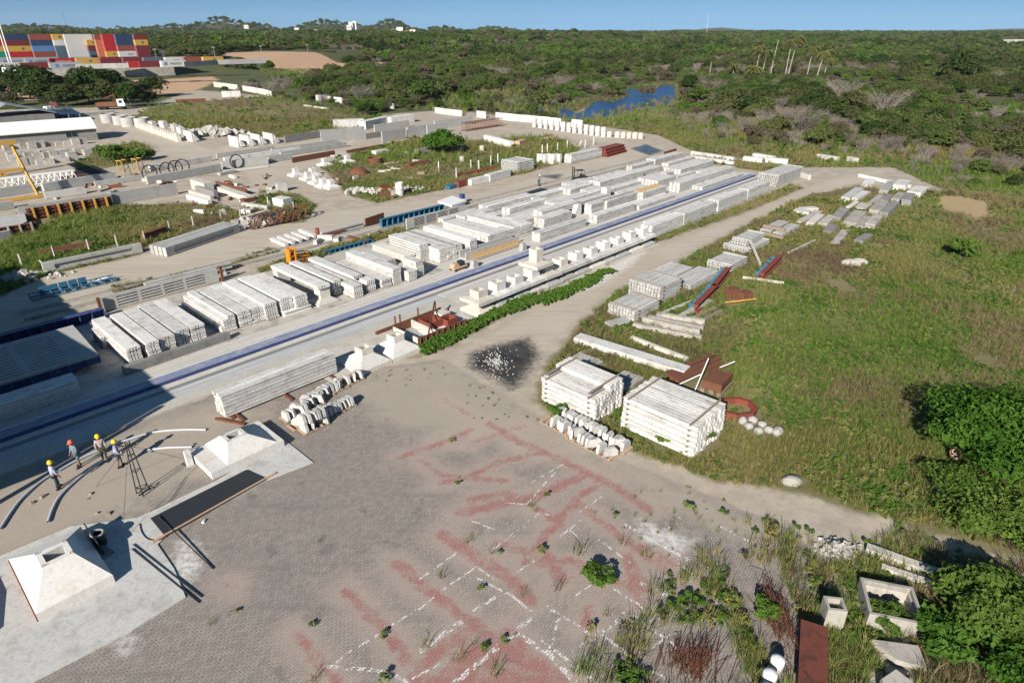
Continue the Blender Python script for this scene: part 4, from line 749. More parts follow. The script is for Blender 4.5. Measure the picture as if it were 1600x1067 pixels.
for k, (p, q, zp, zq) in enumerate((((1085,612),(1107,560),.3,1.5),((1060,601),(1095,585),.4,.8),((1125,574),(1148,565),.9,1.0))):
    P, Q = at(*p, zp), at(*q, zq); link('white_pole', MB().bar((0,0,0), Q-P, .045, 6).mesh('white_pole', M['whitepaint']), None, P, 0, ("tall thin white pole leaning over the rusty beams","short white pole crossing the rusty beams","white pole sticking out over the box form")[k], 'pole')
fr = thing('ring_form', "red octagonal steel ring form lying in the grass", 'steel form', at(1150,642), .2)
pts = [(1.25*math.cos(math.pi*(2*k+1)/8), 1.05*math.sin(math.pi*(2*k+1)/8)) for k in range(8)]
for k in range(8):
    p, q_ = Vector((*pts[k],0)), Vector((*pts[(k+1)%8],0)); n = Vector((p.y-q_.y, q_.x-p.x, 0)).normalized()*.12; part('segment', MB().add([p+n,q_+n,q_-n,p-n]+[v+Vector((0,0,.4)) for v in (p+n,q_+n,q_-n,p-n)], [(3,2,1,0),(4,5,6,7),(0,1,5,4),(1,2,6,5),(2,3,7,6),(3,0,4,7)]), M['redox'], fr)
for k, (x, y) in enumerate(((1160,662),(1176,660),(1170,670),(1190,668),(1200,676),(1212,680),(1216,676),(1186,677))):
    mb = MB().lathe([(0,0),(.26,.02),(.33,.2),(.31,.45),(.2,.55),(0,.56)], 12); link('sack', MB().lathe([(0,0),(.24,.02),(.31+jit(.04),.15),(.30,.3+jit(.06)),(.2+jit(.05),.42),(.05,.46+jit(.05))], 9).mesh('sack', M['bag'], True), None, at(x, y), (jit(.35), jit(.35), random.random()*6), f"white woven sack, {ORD[k]} from left, beside the square stack", 'sack', 'white sacks in the grass')
# red profile forms and rusty scrap east of the stacks
def profile_form(p, q, lab, h=.8):
    P, Q = at(*p), at(*q); d = Q-P; L = d.length; t = thing('profile_form', lab, 'steel form', P, math.atan2(d.y,d.x), 'red profile forms')
    part('skin', MB().prism([(0,0)]*0 or [(-.25,0),(.35,0),(.35,.12),(.08,.3),(.08,h-.3),(.3,h-.12),(.3,h),(-.2,h),(-.2,h-.1),(0,h-.32),(0,.32),(-.25,.12)], 0, L, Matrix.Rotation(-math.pi/2,4,'Z')), M['redox'], t)
    for k in range(5): part('bracket', MB().box(L*(.1+.2*k)-.04,L*(.1+.2*k)+.04,.1,.7,.15,.6), M['blue'], t)
profile_form((1084,489),(1116,456),"red profile form lying in the grass, nearer half"); profile_form((1112,458),(1138,425),"red profile form lying in the grass, farther half"); profile_form((1188,437),(1217,408),"small red profile form with blue brackets out in the field", .7)
sc_ = thing('scrap_pile', "rusty scrap frames with yellow bar beside the red form", 'scrap steel', at(1147,470), .4)
part('box', MB().box(-.2,.9,.4,1.3,0,.9), M['rust'], sc_); part('box', MB().box(.5,1.6,-.6,.3,0,.8), M['rust'], sc_); part('yellow_bar', MB().bar((-1.6,-.6,.3),(1.5,-1.1,.35),.08,4), M['yellow'], sc_)
for k in range(7): part('rod', MB().bar((-1.3+.35*k,-.9,0),(-1.2+.33*k,-.3,.9),.04,4), M['rust'], sc_)
beamPQ((1088,409),(1112,400),.2,.2,"thin plank leaning by the plank stack", 'old', 'b') if False else None
P, Q = at(1172,376,1.3), at(1189,415,.05); link('leaning_plank', MB().box(0,(Q-P).length,-.14,.14,-.05,.05).mesh('leaning_plank', M['old']), None, P, (0, math.asin(-(Q-P).z/(Q-P).length), math.atan2((Q-P).y,(Q-P).x)), "grey plank leaning from the plank stack to the grass", 'concrete plank')
for k, (p, q, w, m) in enumerate((((1060,503),(1113,473),.55,'old'),((1086,500),(1120,484),.3,'wood'),((1096,506),(1130,489),.3,'wood'),((1160,436),(1224,445),.2,'cream'),((1233,398),(1274,378),.2,'cream'),((1036,492),(1080,474),.15,'cream'),((955,513),(985,505),.9,'grey'))): beamPQ(p, q, w, .22, ("wide grey plank under the red form","weathered timber behind the joist pile, left","weathered timber behind the joist pile, right","thin pale plank in the grass behind scrap","thin pale plank alone in the brown grass","thin pale strip beside the front stack","grey flat slab among weeds before the front stack")[k], m, 'b', name='plank', cat='plank')
tp = [((988,512),(1095,533)),((1002,505),(1092,525)),((1012,500),(1098,517)),((1025,498),(1100,510))]
for k, (p, q) in enumerate(tp): beamPQ(p, q, .4, .32+.16*(k % 2), f"weathered notched sleeper, {ORD[k]} from front in the loose pile", 'old', 'i', name='sleeper', cat='sleeper', group='loose pile of weathered sleepers')
beamPQ((1187,370),(1222,378),.35,.35,"brown timber baulk across the plank stacks, lower", 'wood', 'b', z=.3, name='timber_baulk', cat='timber'); beamPQ((1190,364),(1224,371),.35,.35,"brown timber baulk across the plank stacks, upper", 'wood', 'b', z=.7, name='timber_baulk', cat='timber')

beamPQ((197,588),(361,531),.5,.62,"long dark grey plinth beam in front of the first slab stacks",'dgrey','b',name='plinth_beam')
for k, (x, y) in enumerate(((300,521),(352,508),(420,497),(500,470),(560,452),(640,432))): link('debris_block', MB().frus((-.35,.35,-.2,.2),(-.3,.28,-.15,.16),0,.25).mesh('debris_block', M['cream' if k % 2 else 'old']), None, at(x,y,.055), k*.7, f"small broken block, {ORD[k]} from left at the foot of the slab row", 'offcut', 'broken blocks at the slab row')
# ------------------------------------------------------------------ production shed left of the picture; its shadow falls across the beds
sh = thing('production_shed', "large open ended production shed over the casting beds, left of the picture", 'shed', (0,0,0), AU)
part('roof', MB().prism([(-70,7.7),(-2.6,7.7),(-2.6,8.1),(-70,8.1)], 36.8, 55.5).prism([(-70,7.7),(-2.6,7.7),(-2.6,8.1),(-70,8.1)], 55.6, 76), M['greysteel'], sh)
part('wall', MB().box(-70,-2.9,36.85,37.05,3.6,7.7).box(-70,-2.9,75.7,75.9,0,7.7), M['greysteel'], sh); part('gable', MB().box(-2.9,-2.7,36.9,75.7,5.6,7.68), M['greysteel'], sh); part('back_wall', MB().box(-70,-69.8,36.9,75.7,0,7.6), M['greysteel'], sh)
for k in range(6):
    for y in (36.6, 55.5, 76.1): part('column', MB().box(-66+12.6*k,-65.7+12.6*k,y-.15,y+.15,0,7.65), M['steel'], sh)
# ------------------------------------------------------------------ people
def skinmesh(name, pts, edges, mat, sub=1):
    me = bpy.data.meshes.new(name); me.from_pydata([p[0] for p in pts], edges, []); o = bpy.data.objects.new(name, me); COL.objects.link(o)
    m = o.modifiers.new("skin", 'SKIN'); m.use_smooth_shade = True
    for i, d in enumerate(me.skin_vertices[0].data): r = pts[i][1]; d.radius = r if isinstance(r, tuple) else (r, r); d.use_root = (i == 0)
    s = o.modifiers.new("sub", 'SUBSURF'); s.levels = s.render_levels = sub
    dg = bpy.context.evaluated_depsgraph_get(); ev = o.evaluated_get(dg); m2 = bpy.data.meshes.new_from_object(ev); m2.materials.clear(); m2.materials.append(mat); m2.name = name
    bpy.data.objects.remove(o); bpy.data.meshes.remove(me); return m2
SKIN = plain("skin_brown", (0.20, 0.11, 0.075), 0.6, 0.1)
def person(loc, rot, lab, shirt, trousers, hat, arms, lean=0.0, stride=.12, shorts=False, scale=1.0):
    """arms: per side (elbow, hand) offsets from the shoulder; x forward, y left"""
    t = thing('person', lab, 'person', loc, rot); t.scale = (scale,)*3
    hipz, shz = .92, 1.42; sx = lean
    pts = [((0,0,hipz),(.13,.15)),((sx*.4,0,1.12),(.115,.14)),((sx*.8,0,1.32),(.12,.17)),((sx,0,1.46),(.07,.08)),((sx*1.1+.01,0,1.53),(.055,.055)),((sx*1.2+.02,0,1.62),(.085,.075)),((sx*1.25+.015,0,1.72),(.09,.078)),((sx*1.25+.10,0,1.62),(.018,.016))]
    ed = [(0,1),(1,2),(2,3),(3,4),(4,5),(5,6),(5,7)]
    A = {}
    for si, s in enumerate((1,-1)):
        el, hd = arms[si]; b = len(pts); S_ = Vector((sx*.85, .17*s, shz)); E = S_ + Vector((el[0], el[1]*s, el[2])); Hh = S_ + Vector((hd[0], hd[1]*s, hd[2])); d = (Hh-E).normalized(); A[s] = (S_, E, Hh)
        pts += [(tuple(S_),.062),(tuple(E),.043),(tuple(Hh),.03),(tuple(Hh + d*.07),(.042,.02))]; ed += [(2,b),(b,b+1),(b+1,b+2),(b+2,b+3)]
        side = d.cross(Vector((0,s,0))).normalized() if abs(d.y) < .9 else Vector((1,0,0)); 
        for f in range(4): pts += [(tuple(Hh + d*.09 + side*(.03-.02*f)),.0095),(tuple(Hh + d*(.155+.012*(1-abs(f-1.5))) + side*(.036-.024*f) + Vector((.012,0,0))),.008)]; ed += [(b+3,len(pts)-2),(len(pts)-2,len(pts)-1)]
        pts.append((tuple(Hh + d*.06 + side*.06),.010)); ed.append((b+2,len(pts)-1))
        b = len(pts); f = stride*s; K = (f*.55+.03, .095*s, .49); F_ = (f, .10*s, .08); T = (f+.16, .115*s, .04)
        pts += [((f*.1,.09*s,.86),.085),(K,.06),(F_,.042),(T,(.04,.028))]; ed += [(0,b),(b,b+1),(b+1,b+2),(b+2,b+3)]
    link('body', skinmesh('body', pts, ed, SKIN), t)
    g = .016
    sp = [((0,0,.88),(.145+g,.16+g)),((sx*.4,0,1.12),(.13,.155)),((sx*.8,0,1.32),(.135,.185)),((sx*.98,0,1.45),(.085,.10))]; se = [(0,1),(1,2),(2,3)]
    for s in (1,-1):
        S_, E, Hh = A[s]; b = len(sp); sp += [(tuple(S_),.078),(tuple(E),.058),(tuple(E.lerp(Hh,.75)),.048)]; se += [(2,b),(b,b+1),(b+1,b+2)]
    link('shirt', skinmesh('shirt', sp, se, shirt), t)
    tp = [((0,0,.93),(.145,.158))]; te = []
    for s in (1,-1):
        f = stride*s; b = len(tp); tp += [((f*.1,.092*s,.84),.105),((f*.55+.03,.096*s,.49),.078)]; te += [(0,b),(b,b+1)]
        if not shorts: tp.append(((f,.10*s,.13),.062)); te.append((b+1,b+2))
    link('trousers', skinmesh('trousers', tp, te, trousers), t)
    for s in (1,-1):
        f = stride*s; mb = MB().frus((f-.06,f+.24,.11*s-.055,.11*s+.055),(f-.05,f+.12,.11*s-.045,.11*s+.045),0,.12); part('boot', mb, M['rubber'], t)
    h = thing('hard_hat', None, None) if False else None
    mb = MB().lathe([(0,.155),(.06,.148),(.105,.11),(.128,.05),(.132,0),(.135,-.006),(.15,-.008),(.15,-.016),(.125,-.014)], 16); mb.prism([(.1,-.012),(.205,-.026),(.205,-.036),(.1,-.022)], -.07, .07)
    link('hard_hat', mb.mesh('hard_hat', hat, True), t, (sx*1.25+.015,0,1.70))
    return t
CL = {k: plain("cloth_"+k, c, .9, .15) for k, c in dict(paleblue=(.33,.36,.46), greyblue=(.17,.20,.24), lilac=(.32,.33,.45), plaid=(.36,.29,.29), navy=(.025,.04,.06), teal=(.06,.13,.16), olive=(.06,.06,.04)).items()}
HY = plain("yellow_hat", (.75,.50,.02), .4, .05); HO = plain("orange_hat", (.62,.13,.06), .4, .05); HW = plain("white_hat", (.6,.6,.6), .4, .05)
dn = ((.02,.06,-.28),(.14,.08,-.50)); fw_ = ((.05,.08,-.27),(.27,.02,-.38))
person(at(92,763), math.radians(60), "person with yellow hard hat, pale blue shirt and dark trousers, standing apart at left", CL['paleblue'], CL['navy'], HY, (dn, ((.0,.07,-.28),(.10,.12,-.52))), .02, .10)
person(at(126,728), math.radians(250), "person with orange hard hat and grey clothes facing the others", CL['greyblue'], CL['teal'], HO, (fw_, dn), .05, .08, True)
person(at(165,719), math.radians(-60), "person with yellow hard hat and checked shirt, partly behind a colleague", CL['plaid'], CL['olive'], HY, (dn, fw_), .04, .10)
person(at(189,729), math.radians(30), "person with yellow hard hat, lilac shirt and teal trousers near the mast", CL['lilac'], CL['teal'], HY, (((.08,.12,-.24),(.26,.14,-.30)), ((.03,.14,-.26),(.2,.16,-.44))), .03, .10, True)
person(at(842,291), math.radians(-60), "person with pale hat crouched over red tools beside the dirt track", CL['greyblue'], CL['navy'], HW, (fw_, fw_), .15, .1)
# ------------------------------------------------------------------ workers' corner: mast, conduits, rods, drum
ms = thing('guyed_mast', "slender dark steel lattice mast standing beside the workers", 'mast', at(224,770), AU+.3)
top = Vector((0,0,3.35)); B = [Vector((.34,0,0)), Vector((-.2,.26,0)), Vector((-.2,-.26,0))]
for k in range(3): part('leg', MB().bar(B[k], top*1.0 + B[k]*.3, .03, 6), M['steel'], ms)
mb = MB()
for f in (.12, .45, .75):
    P = [B[k].lerp(top + B[k]*.3, f) for k in range(3)]
    for k in range(3): mb.bar(P[k], P[(k+1)%3], .02, 5)
for k in range(3): mb.bar(B[k].lerp(top+B[k]*.16,.0)+Vector((0,0,.02)), B[(k+1)%3].lerp(top+B[(k+1)%3]*.16,.12), .018, 5)
part('bracing', mb, M['steel'], ms); part('foot_plate', MB().box(-.26,.4,-.05,.05,0,.04), M['steel'], ms)
for k, (px, py) in enumerate(((191,848),(293,718),(150,760))):
    e = ms.matrix_basis.inverted() @ at(px, py); part('guy_wire', MB().bar(top*.93, e, .010, 5), M['steel'], ms)
def tube(P, r, n=8):
    mb = MB(); vs = []; fs = []
    for i, p in enumerate(P):
        d = (P[min(i+1,len(P)-1)] - P[max(i-1,0)]).normalized(); a = d.cross(Vector((0,0,1))); a = a.normalized() if a.length > 1e-4 else Vector((1,0,0)); b = d.cross(a)
        for k in range(n): t = 2*math.pi*k/n; vs.append(p + a*(r*math.cos(t)) + b*(r*math.sin(t)))
    for i in range(len(P)-1):
        for k in range(n): fs.append((i*n+k, i*n+(k+1) % n, (i+1)*n+(k+1) % n, (i+1)*n+k))
    return mb.add(vs, fs)
def hose(px, lab, r=.07, m='hose', z=None, name='conduit', cat='conduit', sag=True):
    P = [at(x, y, r if z is None else z) for x, y in px]; Q = []
    for i in range(len(P)-1):
        p0, p1, p2, p3 = P[max(i-1,0)], P[i], P[i+1], P[min(i+2,len(P)-1)]
        for k in range(6):
            s = k/6; Q.append(.5*((2*p1)+(p2-p0)*s+(2*p0-5*p1+4*p2-p3)*s*s+(3*p1-p0-3*p2+p3)*s**3))
    Q.append(P[-1]); o = Q[0].copy(); o.z = 0; mb = tube([q - o for q in Q], r); return link(name, mb.mesh(name, M[m], True), None, o, 0, lab, cat)
hose([(0,826),(28,785),(60,755),(85,738)], "grey conduit curving in from the left picture edge"); hose([(92,735),(118,720),(155,703),(205,685),(240,675),(285,671),(322,671)], "long grey conduit passing behind the workers")
hose([(75,815),(82,795),(95,773),(125,745),(160,720),(190,707)], "grey conduit curving in front of the workers"); hose([(230,703),(262,699),(300,698)], "short grey conduit beside the white post")
hose([(0,877),(40,852),(90,840),(130,835),(190,822),(215,815)], "black cable along the edge of the concrete strip", .02, 'rubber', .03, 'cable', 'cable'); hose([(218,818),(222,832),(232,842),(250,843),(262,835)], "thin black cable looped beside the long dark plate", .018, 'rubber', .09, 'cable', 'cable'); hose([(290,745),(275,768),(262,785),(235,798)], "thin black cable from the footing to the plate", .015, 'rubber', .075, 'cable', 'cable')
for k, (p, q, zp, zq, r) in enumerate((((208,850),(315,932),.1,.05,.03),((206,857),(311,941),.1,.05,.03),((247,806),(333,888),.2,.05,.03))):
    P, Q = at(*p, zp), at(*q, zq); link('steel_rod', MB().bar((0,0,0), Q-P, r, 6).mesh('steel_rod', M['steel']), None, P, 0, ("upper of two long dark rods across the concrete strip","lower of two long dark rods across the concrete strip","single dark rod crossing the long dark plate")[k], 'steel rod')
dr = thing('waste_drum', "open dark drum between the large footing and the rods", 'drum', at(158,850,.06)); part('shell', MB().lathe([(0,.02),(.27,.02),(.31,.72),(.29,.72),(.25,.25),(0,.25)], 18), M['steel'], dr, True); part('liner', MB().lathe([(.20,.70),(.31,.76),(.32,.66)], 14), M['bag'], dr, True)
link('white_post', MB().frus((-.17,.17,-.17,.17),(-.15,.15,-.15,.15),0,.98).mesh('white_post', M['white']), None, at(297,726), AU, "white concrete post standing at the left corner of a footing", 'concrete post')
link('mortar_tray', MB().box(-.6,.6,-.45,.45,0,.12).mesh('mortar_tray', M['dgrey']), None, at(150,870,.06), AU+.2, "dark tray in the shadow of the large footing", 'tray')
for k, (x, y, s) in enumerate(((142,772,.12),(68,776,.16),(50,786,.14),(137,780,.08),(170,803,.14),(152,802,.1),(319,815,.13),(302,695,.12))): link('debris_piece', MB().frus((-s,s,-s*.7,s*.7),(-s*.7,s*.5,-s*.4,s*.5),0,s*.8).mesh('debris_piece', M['wood' if k != 6 else 'white']), None, at(x, y, .003), k*1.3, f"small {'white' if k == 6 else 'brown'} scrap on the pavers, {ORD[k]} from the left group", 'scrap', 'scraps on the pavers near the workers')
def rubble(px, py, rx, ry, n, lab, s0=.12, s1=.3, m='rock', name='rubble_heap', h=.25):
    c = at(px, py); mb = MB()
    for k in range(n):
        a = random.random()*6.28; r = min(1.4, abs(random.gauss(0,.55))); x, y = rx*r*math.cos(a), ry*r*math.sin(a); s = random.uniform(s0, s1); z = h*max(0,1-r*r)*random.random()
        R = Matrix.Translation((x,y,z+s*.25)) @ Matrix.Rotation(random.random()*6, 4, Vector((jit(1),jit(1),jit(1)+.01)).normalized())
        q = [R @ Vector((sx*s*random.uniform(.35,.6), sy*s*random.uniform(.3,.55), sz*s*random.uniform(.25,.5))) for sz in (-1,1) for sx, sy in ((-1,-1),(1,-1),(1,1),(-1,1))]; mb.add(q, [(3,2,1,0),(4,5,6,7),(0,1,5,4),(1,2,6,5),(2,3,7,6),(3,0,4,7)])
    return link(name, mb.mesh(name, M[m]), None, c, 0, lab, 'rubble', None, 'stuff')
rubble(776,566,1.3,2.6,260,"pale broken rubble in the dark puddle",.025,.10,"grey",h=.03); rubble(1308,862,.95,.7,220,"white rubble among weeds at lower right",.07,.24,h=.35); rubble(640,292+6,5,3,60,"pale rubble beside the dirt track",.2,.5) ; rubble(565,300,3,2,120,"broken pieces beside the white footings",.2,.6)
rubble(35,437,2.2,1.2,60,"grey boulders at the left edge of the field",.3,.8); rubble(330,212,8,3,160,"rubble mounds behind the retaining blocks",.5,1.5,h=1.2); rubble(60,430,3,1,60,"stones below the long girder",.15,.4); rubble(390,350,3,2,80,"broken concrete behind the rusty coils",.3,.8); rubble(255,200,6,3,80,"rubble behind the pale wall",.4,1.2)
def boulder(px, py, r, lab, seed):
    bm = bmesh.new(); bmesh.ops.create_icosphere(bm, subdivisions=3, radius=1.0); g = np.random.default_rng(seed); ax = g.normal(size=(7,3)); ax /= np.linalg.norm(ax, axis=1, keepdims=True)
    for v in bm.verts:
        c = np.array(v.co); k = 1.0
        for a in ax: k = min(k, .72/max(.3, float(c @ a)))
        v.co = Vector(c*k*r*(1+.05*math.sin(9*c[0]+seed)*math.cos(7*c[1]))*np.array([1.25,.9,.6]))
    me = bpy.data.meshes.new('boulder'); bm.to_mesh(me); bm.free(); me.materials.append(M['old']); link('boulder', me, None, at(px, py, .15*r), seed*1.3, lab, 'boulder')
boulder(1480,765,.75,"big pale boulder beside the green bush at right",3); boulder(1236,752,.5,"pale rock lying where grass meets the sandy strip",5); boulder(1330,412,.8,"grey rock alone in the middle of the field",7); boulder(1345,409,.6,"smaller grey rock beside the lone field rock",9)
# ------------------------------------------------------------------ lower right corner: square chamber, box, red girder, pipes
def hollowbox(loc, rot, sx, sy, h, th, m, lab, cat, name):
    t = thing(name, lab, cat, loc, rot); tmp = MB().grid([-sx,-sx+th,sx-th,sx],[-sy,-sy+th,sy-th,sy], lambda i, j: not (i == 1 and j == 1), 0, h); R = Matrix.Rotation(-math.pi/2, 4, 'Y')
    part('wall_ring', MB().add([R @ Vector(p) for p in tmp.v], tmp.f), M[m], t); part('inner_ledge', MB().add([R @ Vector(p) for p in MB().grid([-sx+th+.001,-sx+th*1.6,sx-th*1.6,sx-th-.001],[-sy+th+.001,-sy+th*1.6,sy-th*1.6,sy-th-.001], lambda i, j: not (i == 1 and j == 1), 0, h*.75).v], tmp.f), M[m], t); return t
a, b, c = at(1345,990,.75), at(1428,1008-30,.75), at(1340,893,.75)
hollowbox(at(1386,958), math.atan2((at(1428,965,.7)-at(1345,948,.7)).y,(at(1428,965,.7)-at(1345,948,.7)).x), 1.02, 1.05, .8, .13, 'old', "square open concrete chamber full of weeds at lower right", 'concrete chamber', 'chamber')
hollowbox(at(1296,973), -.15, .36, .38, 1.15, .11, 'old', "tall small concrete box beside the red girder", 'concrete box', 'concrete_box')
gd = thing('box_girder', "rust red steel box girder lying at the lower right edge", 'steel girder', at(1262,1085), math.radians(66))
part('shell', MB().box(-1.0,2.6,-.42,.42,.05,.95), M['rustred'], gd); part('flange', MB().box(-1.02,2.62,-.5,.5,.955,.985), M['rustred'], gd); part('rib', MB().bar((-.4,-.2,.995),(.1,.3,.995),.02,4), M['steel'], gd)
mb = MB()
for k in range(260):
    x, y = random.gauss(0,.28), random.gauss(0,.8); a = random.gauss(1.3,.35); l = random.uniform(.5,1.1); z = random.random()*.75*max(0,1-abs(x)*1.2); d = Vector((math.cos(a)*l, math.sin(a)*l, jit(.25))); mb.bar((x-d.x/2,y-d.y/2,z+.05),(x+d.x/2,y+d.y/2,max(z+d.z,.03)),.010,4,cap=False)
link('rebar_pile', mb.mesh('rebar_pile', M['rust']), None, at(1212,965), 0, "pile of rusty rebar stirrups standing in the weeds", 'rebar pile')
mb = MB()
for k in range(160): a = random.gauss(1.1,.3); x, y = random.gauss(0,.5), random.gauss(0,.4); l = random.uniform(.6,1.2); mb.bar((x,y,.05+random.random()*.5),(x+math.cos(a)*l,y+math.sin(a)*l,.05+random.random()*.5),.012,4,cap=False)
link('rebar_pile', mb.mesh('rebar_pile', M['rust']), None, at(1080,1050), 0, "dark rusty rebar heap at the bottom picture edge", 'rebar pile')
for k, (p, q, r) in enumerate((((1352,860),(1490,910),.22),((1376,888),(1476,922),.15))):
    P, Q = at(*p), at(*q); link('concrete_post', MB().box(0,(Q-P).length,-r,r,0,r*1.5).mesh('concrete_post', M['cream']), None, P, math.atan2((Q-P).y,(Q-P).x), ("thick white concrete post lying in weeds at lower right","thin white concrete post lying in weeds at lower right")[k], 'concrete post')
for k, (x, y, r) in enumerate(((1212,1044,.26),(1200,1066,.26),(1195,1090,.26))): link('white_drum', MB().lathe([(0,0),(r,0),(r*1.05,.5),(r*.95,.58),(r*.4,.62),(0,.62)], 18).mesh('white_drum', M['whitepaint'], True), None, at(x, y), 0, f"white rounded drum at the bottom edge, {ORD[k]} from the back", 'drum', 'white drums')
for k, (px, hh) in enumerate((([(1362,998),(1435,1008),(1448,1042),(1400,1030)],.25),([(1375,1062),(1400,1045),(1428,1066),(1420,1085),(1380,1085)],.4))): plate(px, hh+.15, ("long weathered slab below the square chamber","broken pale slab at the bottom edge")[k], 'old', hh, 'concrete slab', 'broken_slab')
link('clay_pot', MB().lathe([(0,0),(.2,0),(.32,.45),(.28,.45),(.18,.05)],14).mesh('clay_pot', M['palewood'], True), None, at(1490,716,.3), 0, "brown clay pot half hidden in the green bush", 'pot')
# ------------------------------------------------------------------ forklift on the track
fk = thing('forklift', "dark forklift with raised mast driving on the dirt track", 'forklift', at(904,287), math.radians(200))
part('body', MB().box(-1.1,.75,-.55,.55,.35,.95).prism([(-1.1,.95),(-.4,.95),(-.5,1.3),(-1.05,1.3)],-.5,.5), M['steel'], fk); part('counterweight', MB().box(-1.35,-1.102,-.5,.5,.3,1.15), M['rubber'], fk); part('seat', MB().box(-.4,.05,-.25,.25,.952,1.1).box(-.4,-.28,-.25,.25,1.1,1.55), M['rubber'], fk)
mb = MB()
for y in (-.5,.5): mb.bar((-.75,y,.95),(-.65,y,2.1),.035,4); mb.bar((.65,y,.95),(.45,y,2.1),.035,4)
part('cage', mb.box(-.75,.55,-.55,.55,2.1,2.15), M['steel'], fk)
for y in (-.32,.32): part('mast', MB().box(.92,1.05,y-.06,y+.06,.1,2.7), M['steel'], fk); part('fork', MB().box(1.06,2.1,y-.06,y+.06,.12,.17), M['steel'], fk)
part('carriage', MB().box(1.052,1.1,-.45,.45,.2,.75), M['steel'], fk)
for x, r in ((.5,.38),(-.85,.32)):
    for y in (-.55,.55): part('wheel', MB().lathe([(0,-.13),(r,-.13),(r,.13),(0,.13)],14,0,Matrix.Translation((x,y,r)) @ Matrix.Rotation(math.pi/2,4,'X')), M['rubber'], fk)
# ------------------------------------------------------------------ left middle: girders, fence posts, walls, coils
def girder(p, q, w, h, lab, m='grey', group=None):
    P, Q = at(*p), at(*q); d = Q-P; L = d.length; t = thing('bridge_girder', lab, 'girder', P, math.atan2(d.y,d.x), group)
    mb = MB().grid([0,w*.3,w*.7,w],[.06,.06+h*.2,h*.72,h], lambda i, j: i == 1 or j != 1, 1.0, L-1.0); part('beam', mb, M[m], t)
    for x in (0, L-.995): part('end_block', MB().box(x,x+.995,.02,w-.02,.055,h+.004), M[m], t)
    return t
girder((71,428),(224,395),.62,1.05,"single long grey girder lying along the dirt road"); P0 = at(262,402); P1 = at(376,363); n_ = Vector((-(P1-P0).y,(P1-P0).x,0)).normalized()
for k in range(4):
    d = P1-P0; t = girder((262,402),(376,363),.6,1.05,f"grey girder, {ORD[k]} from the road in the bundle of four",'grey','bundle of girders by the road'); t.location = P0 + n_*(.66*k)
link('girder_strut', MB().bar((0,0,.9),(1.4,-.8,.05),.1,4).mesh('girder_strut', M['old']), None, at(66,420), 0, "concrete strut at the left end of the single girder", 'strut')
for k, (x, y) in enumerate(((35,416),(87,403),(140,392),(184,385),(227,378),(266,362),(303,354),(346,344),(376,338),(420,322),(460,330))): link('fence_post', MB().frus((-.09,.09,-.09,.09),(-.07,.07,-.07,.07),0,1.35).mesh('fence_post', M['old']), None, at(x, y), jit(.4), f"grey fence post, {ORD[k]} from left along the grass strip", 'fence post', 'fence posts along the left grass strip')
for k, (x, y, tl) in enumerate(((686,268,0),(713,278,0),(736,265,0),(748,266,0),(767,258,0),(778,255,0),(855,238,0),(871,236,0),(886,233,.0),(903,232,.4),(914,231,0),(927,227,0),(847,240,0))): link('fence_post', MB().frus((-.1,.1,-.1,.1),(-.08,.08,-.08,.08),0,1.7).mesh('fence_post', M['white']), None, at(x, y), (0, tl, jit(.4)), f"white fence post, {ORD[k]} from left in the middle grass", 'fence post', 'white fence posts in the middle grass')
def panelPQ(p, q, h, lab, m='grey', th=.22, name='precast_wall', cat='wall panel', group=None): return beamPQ(p, q, th, h, lab, m, 'b', .02, name, cat, group)
panelPQ((178,321),(279,304),1.7,"long grey wall unit at the end of the rusty formwork wall"); panelPQ((34,345),(178,322),1.75,"grey wall carrying the rusty yellow ribbed formwork")
def ribform(p, q, h, lab, nr, rib='yellow'):
    P, Q = at(*p), at(*q); d = Q-P; L = d.length; t = thing('ribbed_form', lab, 'formwork', P, math.atan2(d.y,d.x)); part('skin', MB().box(0,L,.0,.05,.1,h), M['rust'], t)
    for k in range(nr): x = L*(k+.5)/nr; part('rib', MB().box(x-.1,x+.1,-.35,-.01,0,h+.1), M[rib], t)
    for z in (.3,.8,1.2):
        if z < h: part('waler', MB().box(.02,L-.02,-.16,-.005,z,z+.1), M['rust'], t)
    for k in range(nr*3): x = L*(k+.5)/(nr*3); part('stud', MB().box(x-.03,x+.03,-.1,-.006,.11,h-.01), M['rust'], t)
ribform((46,345),(178,324),1.55,"rusty formwork wall with yellow ribs above the grass",7); ribform((-30,378),(62,363),1.3,"smaller rusty formwork at the left picture edge",5,'old')
beamPQ((62,400),(146,385),.5,.5,"black rusty form behind the single girder",'rust','b',name='steel_form',cat='steel form'); beamPQ((229,378),(262,366),.7,.9,"rusty cage behind the girder bundle",'rust','b',name='steel_form',cat='steel form')
plate([(-40,372),(-40,345),(10,338),(38,332),(42,346),(15,360)], .9, "grey curved concrete ramp at the left edge", 'grey', .9, 'ramp', 'concrete_ramp')
def debris(lst):
    for (p, q, w, h, m, lab, cat) in lst: beamPQ(p, q, w, h, lab, m, 'b', name=cat.replace(' ', '_'), cat=cat)
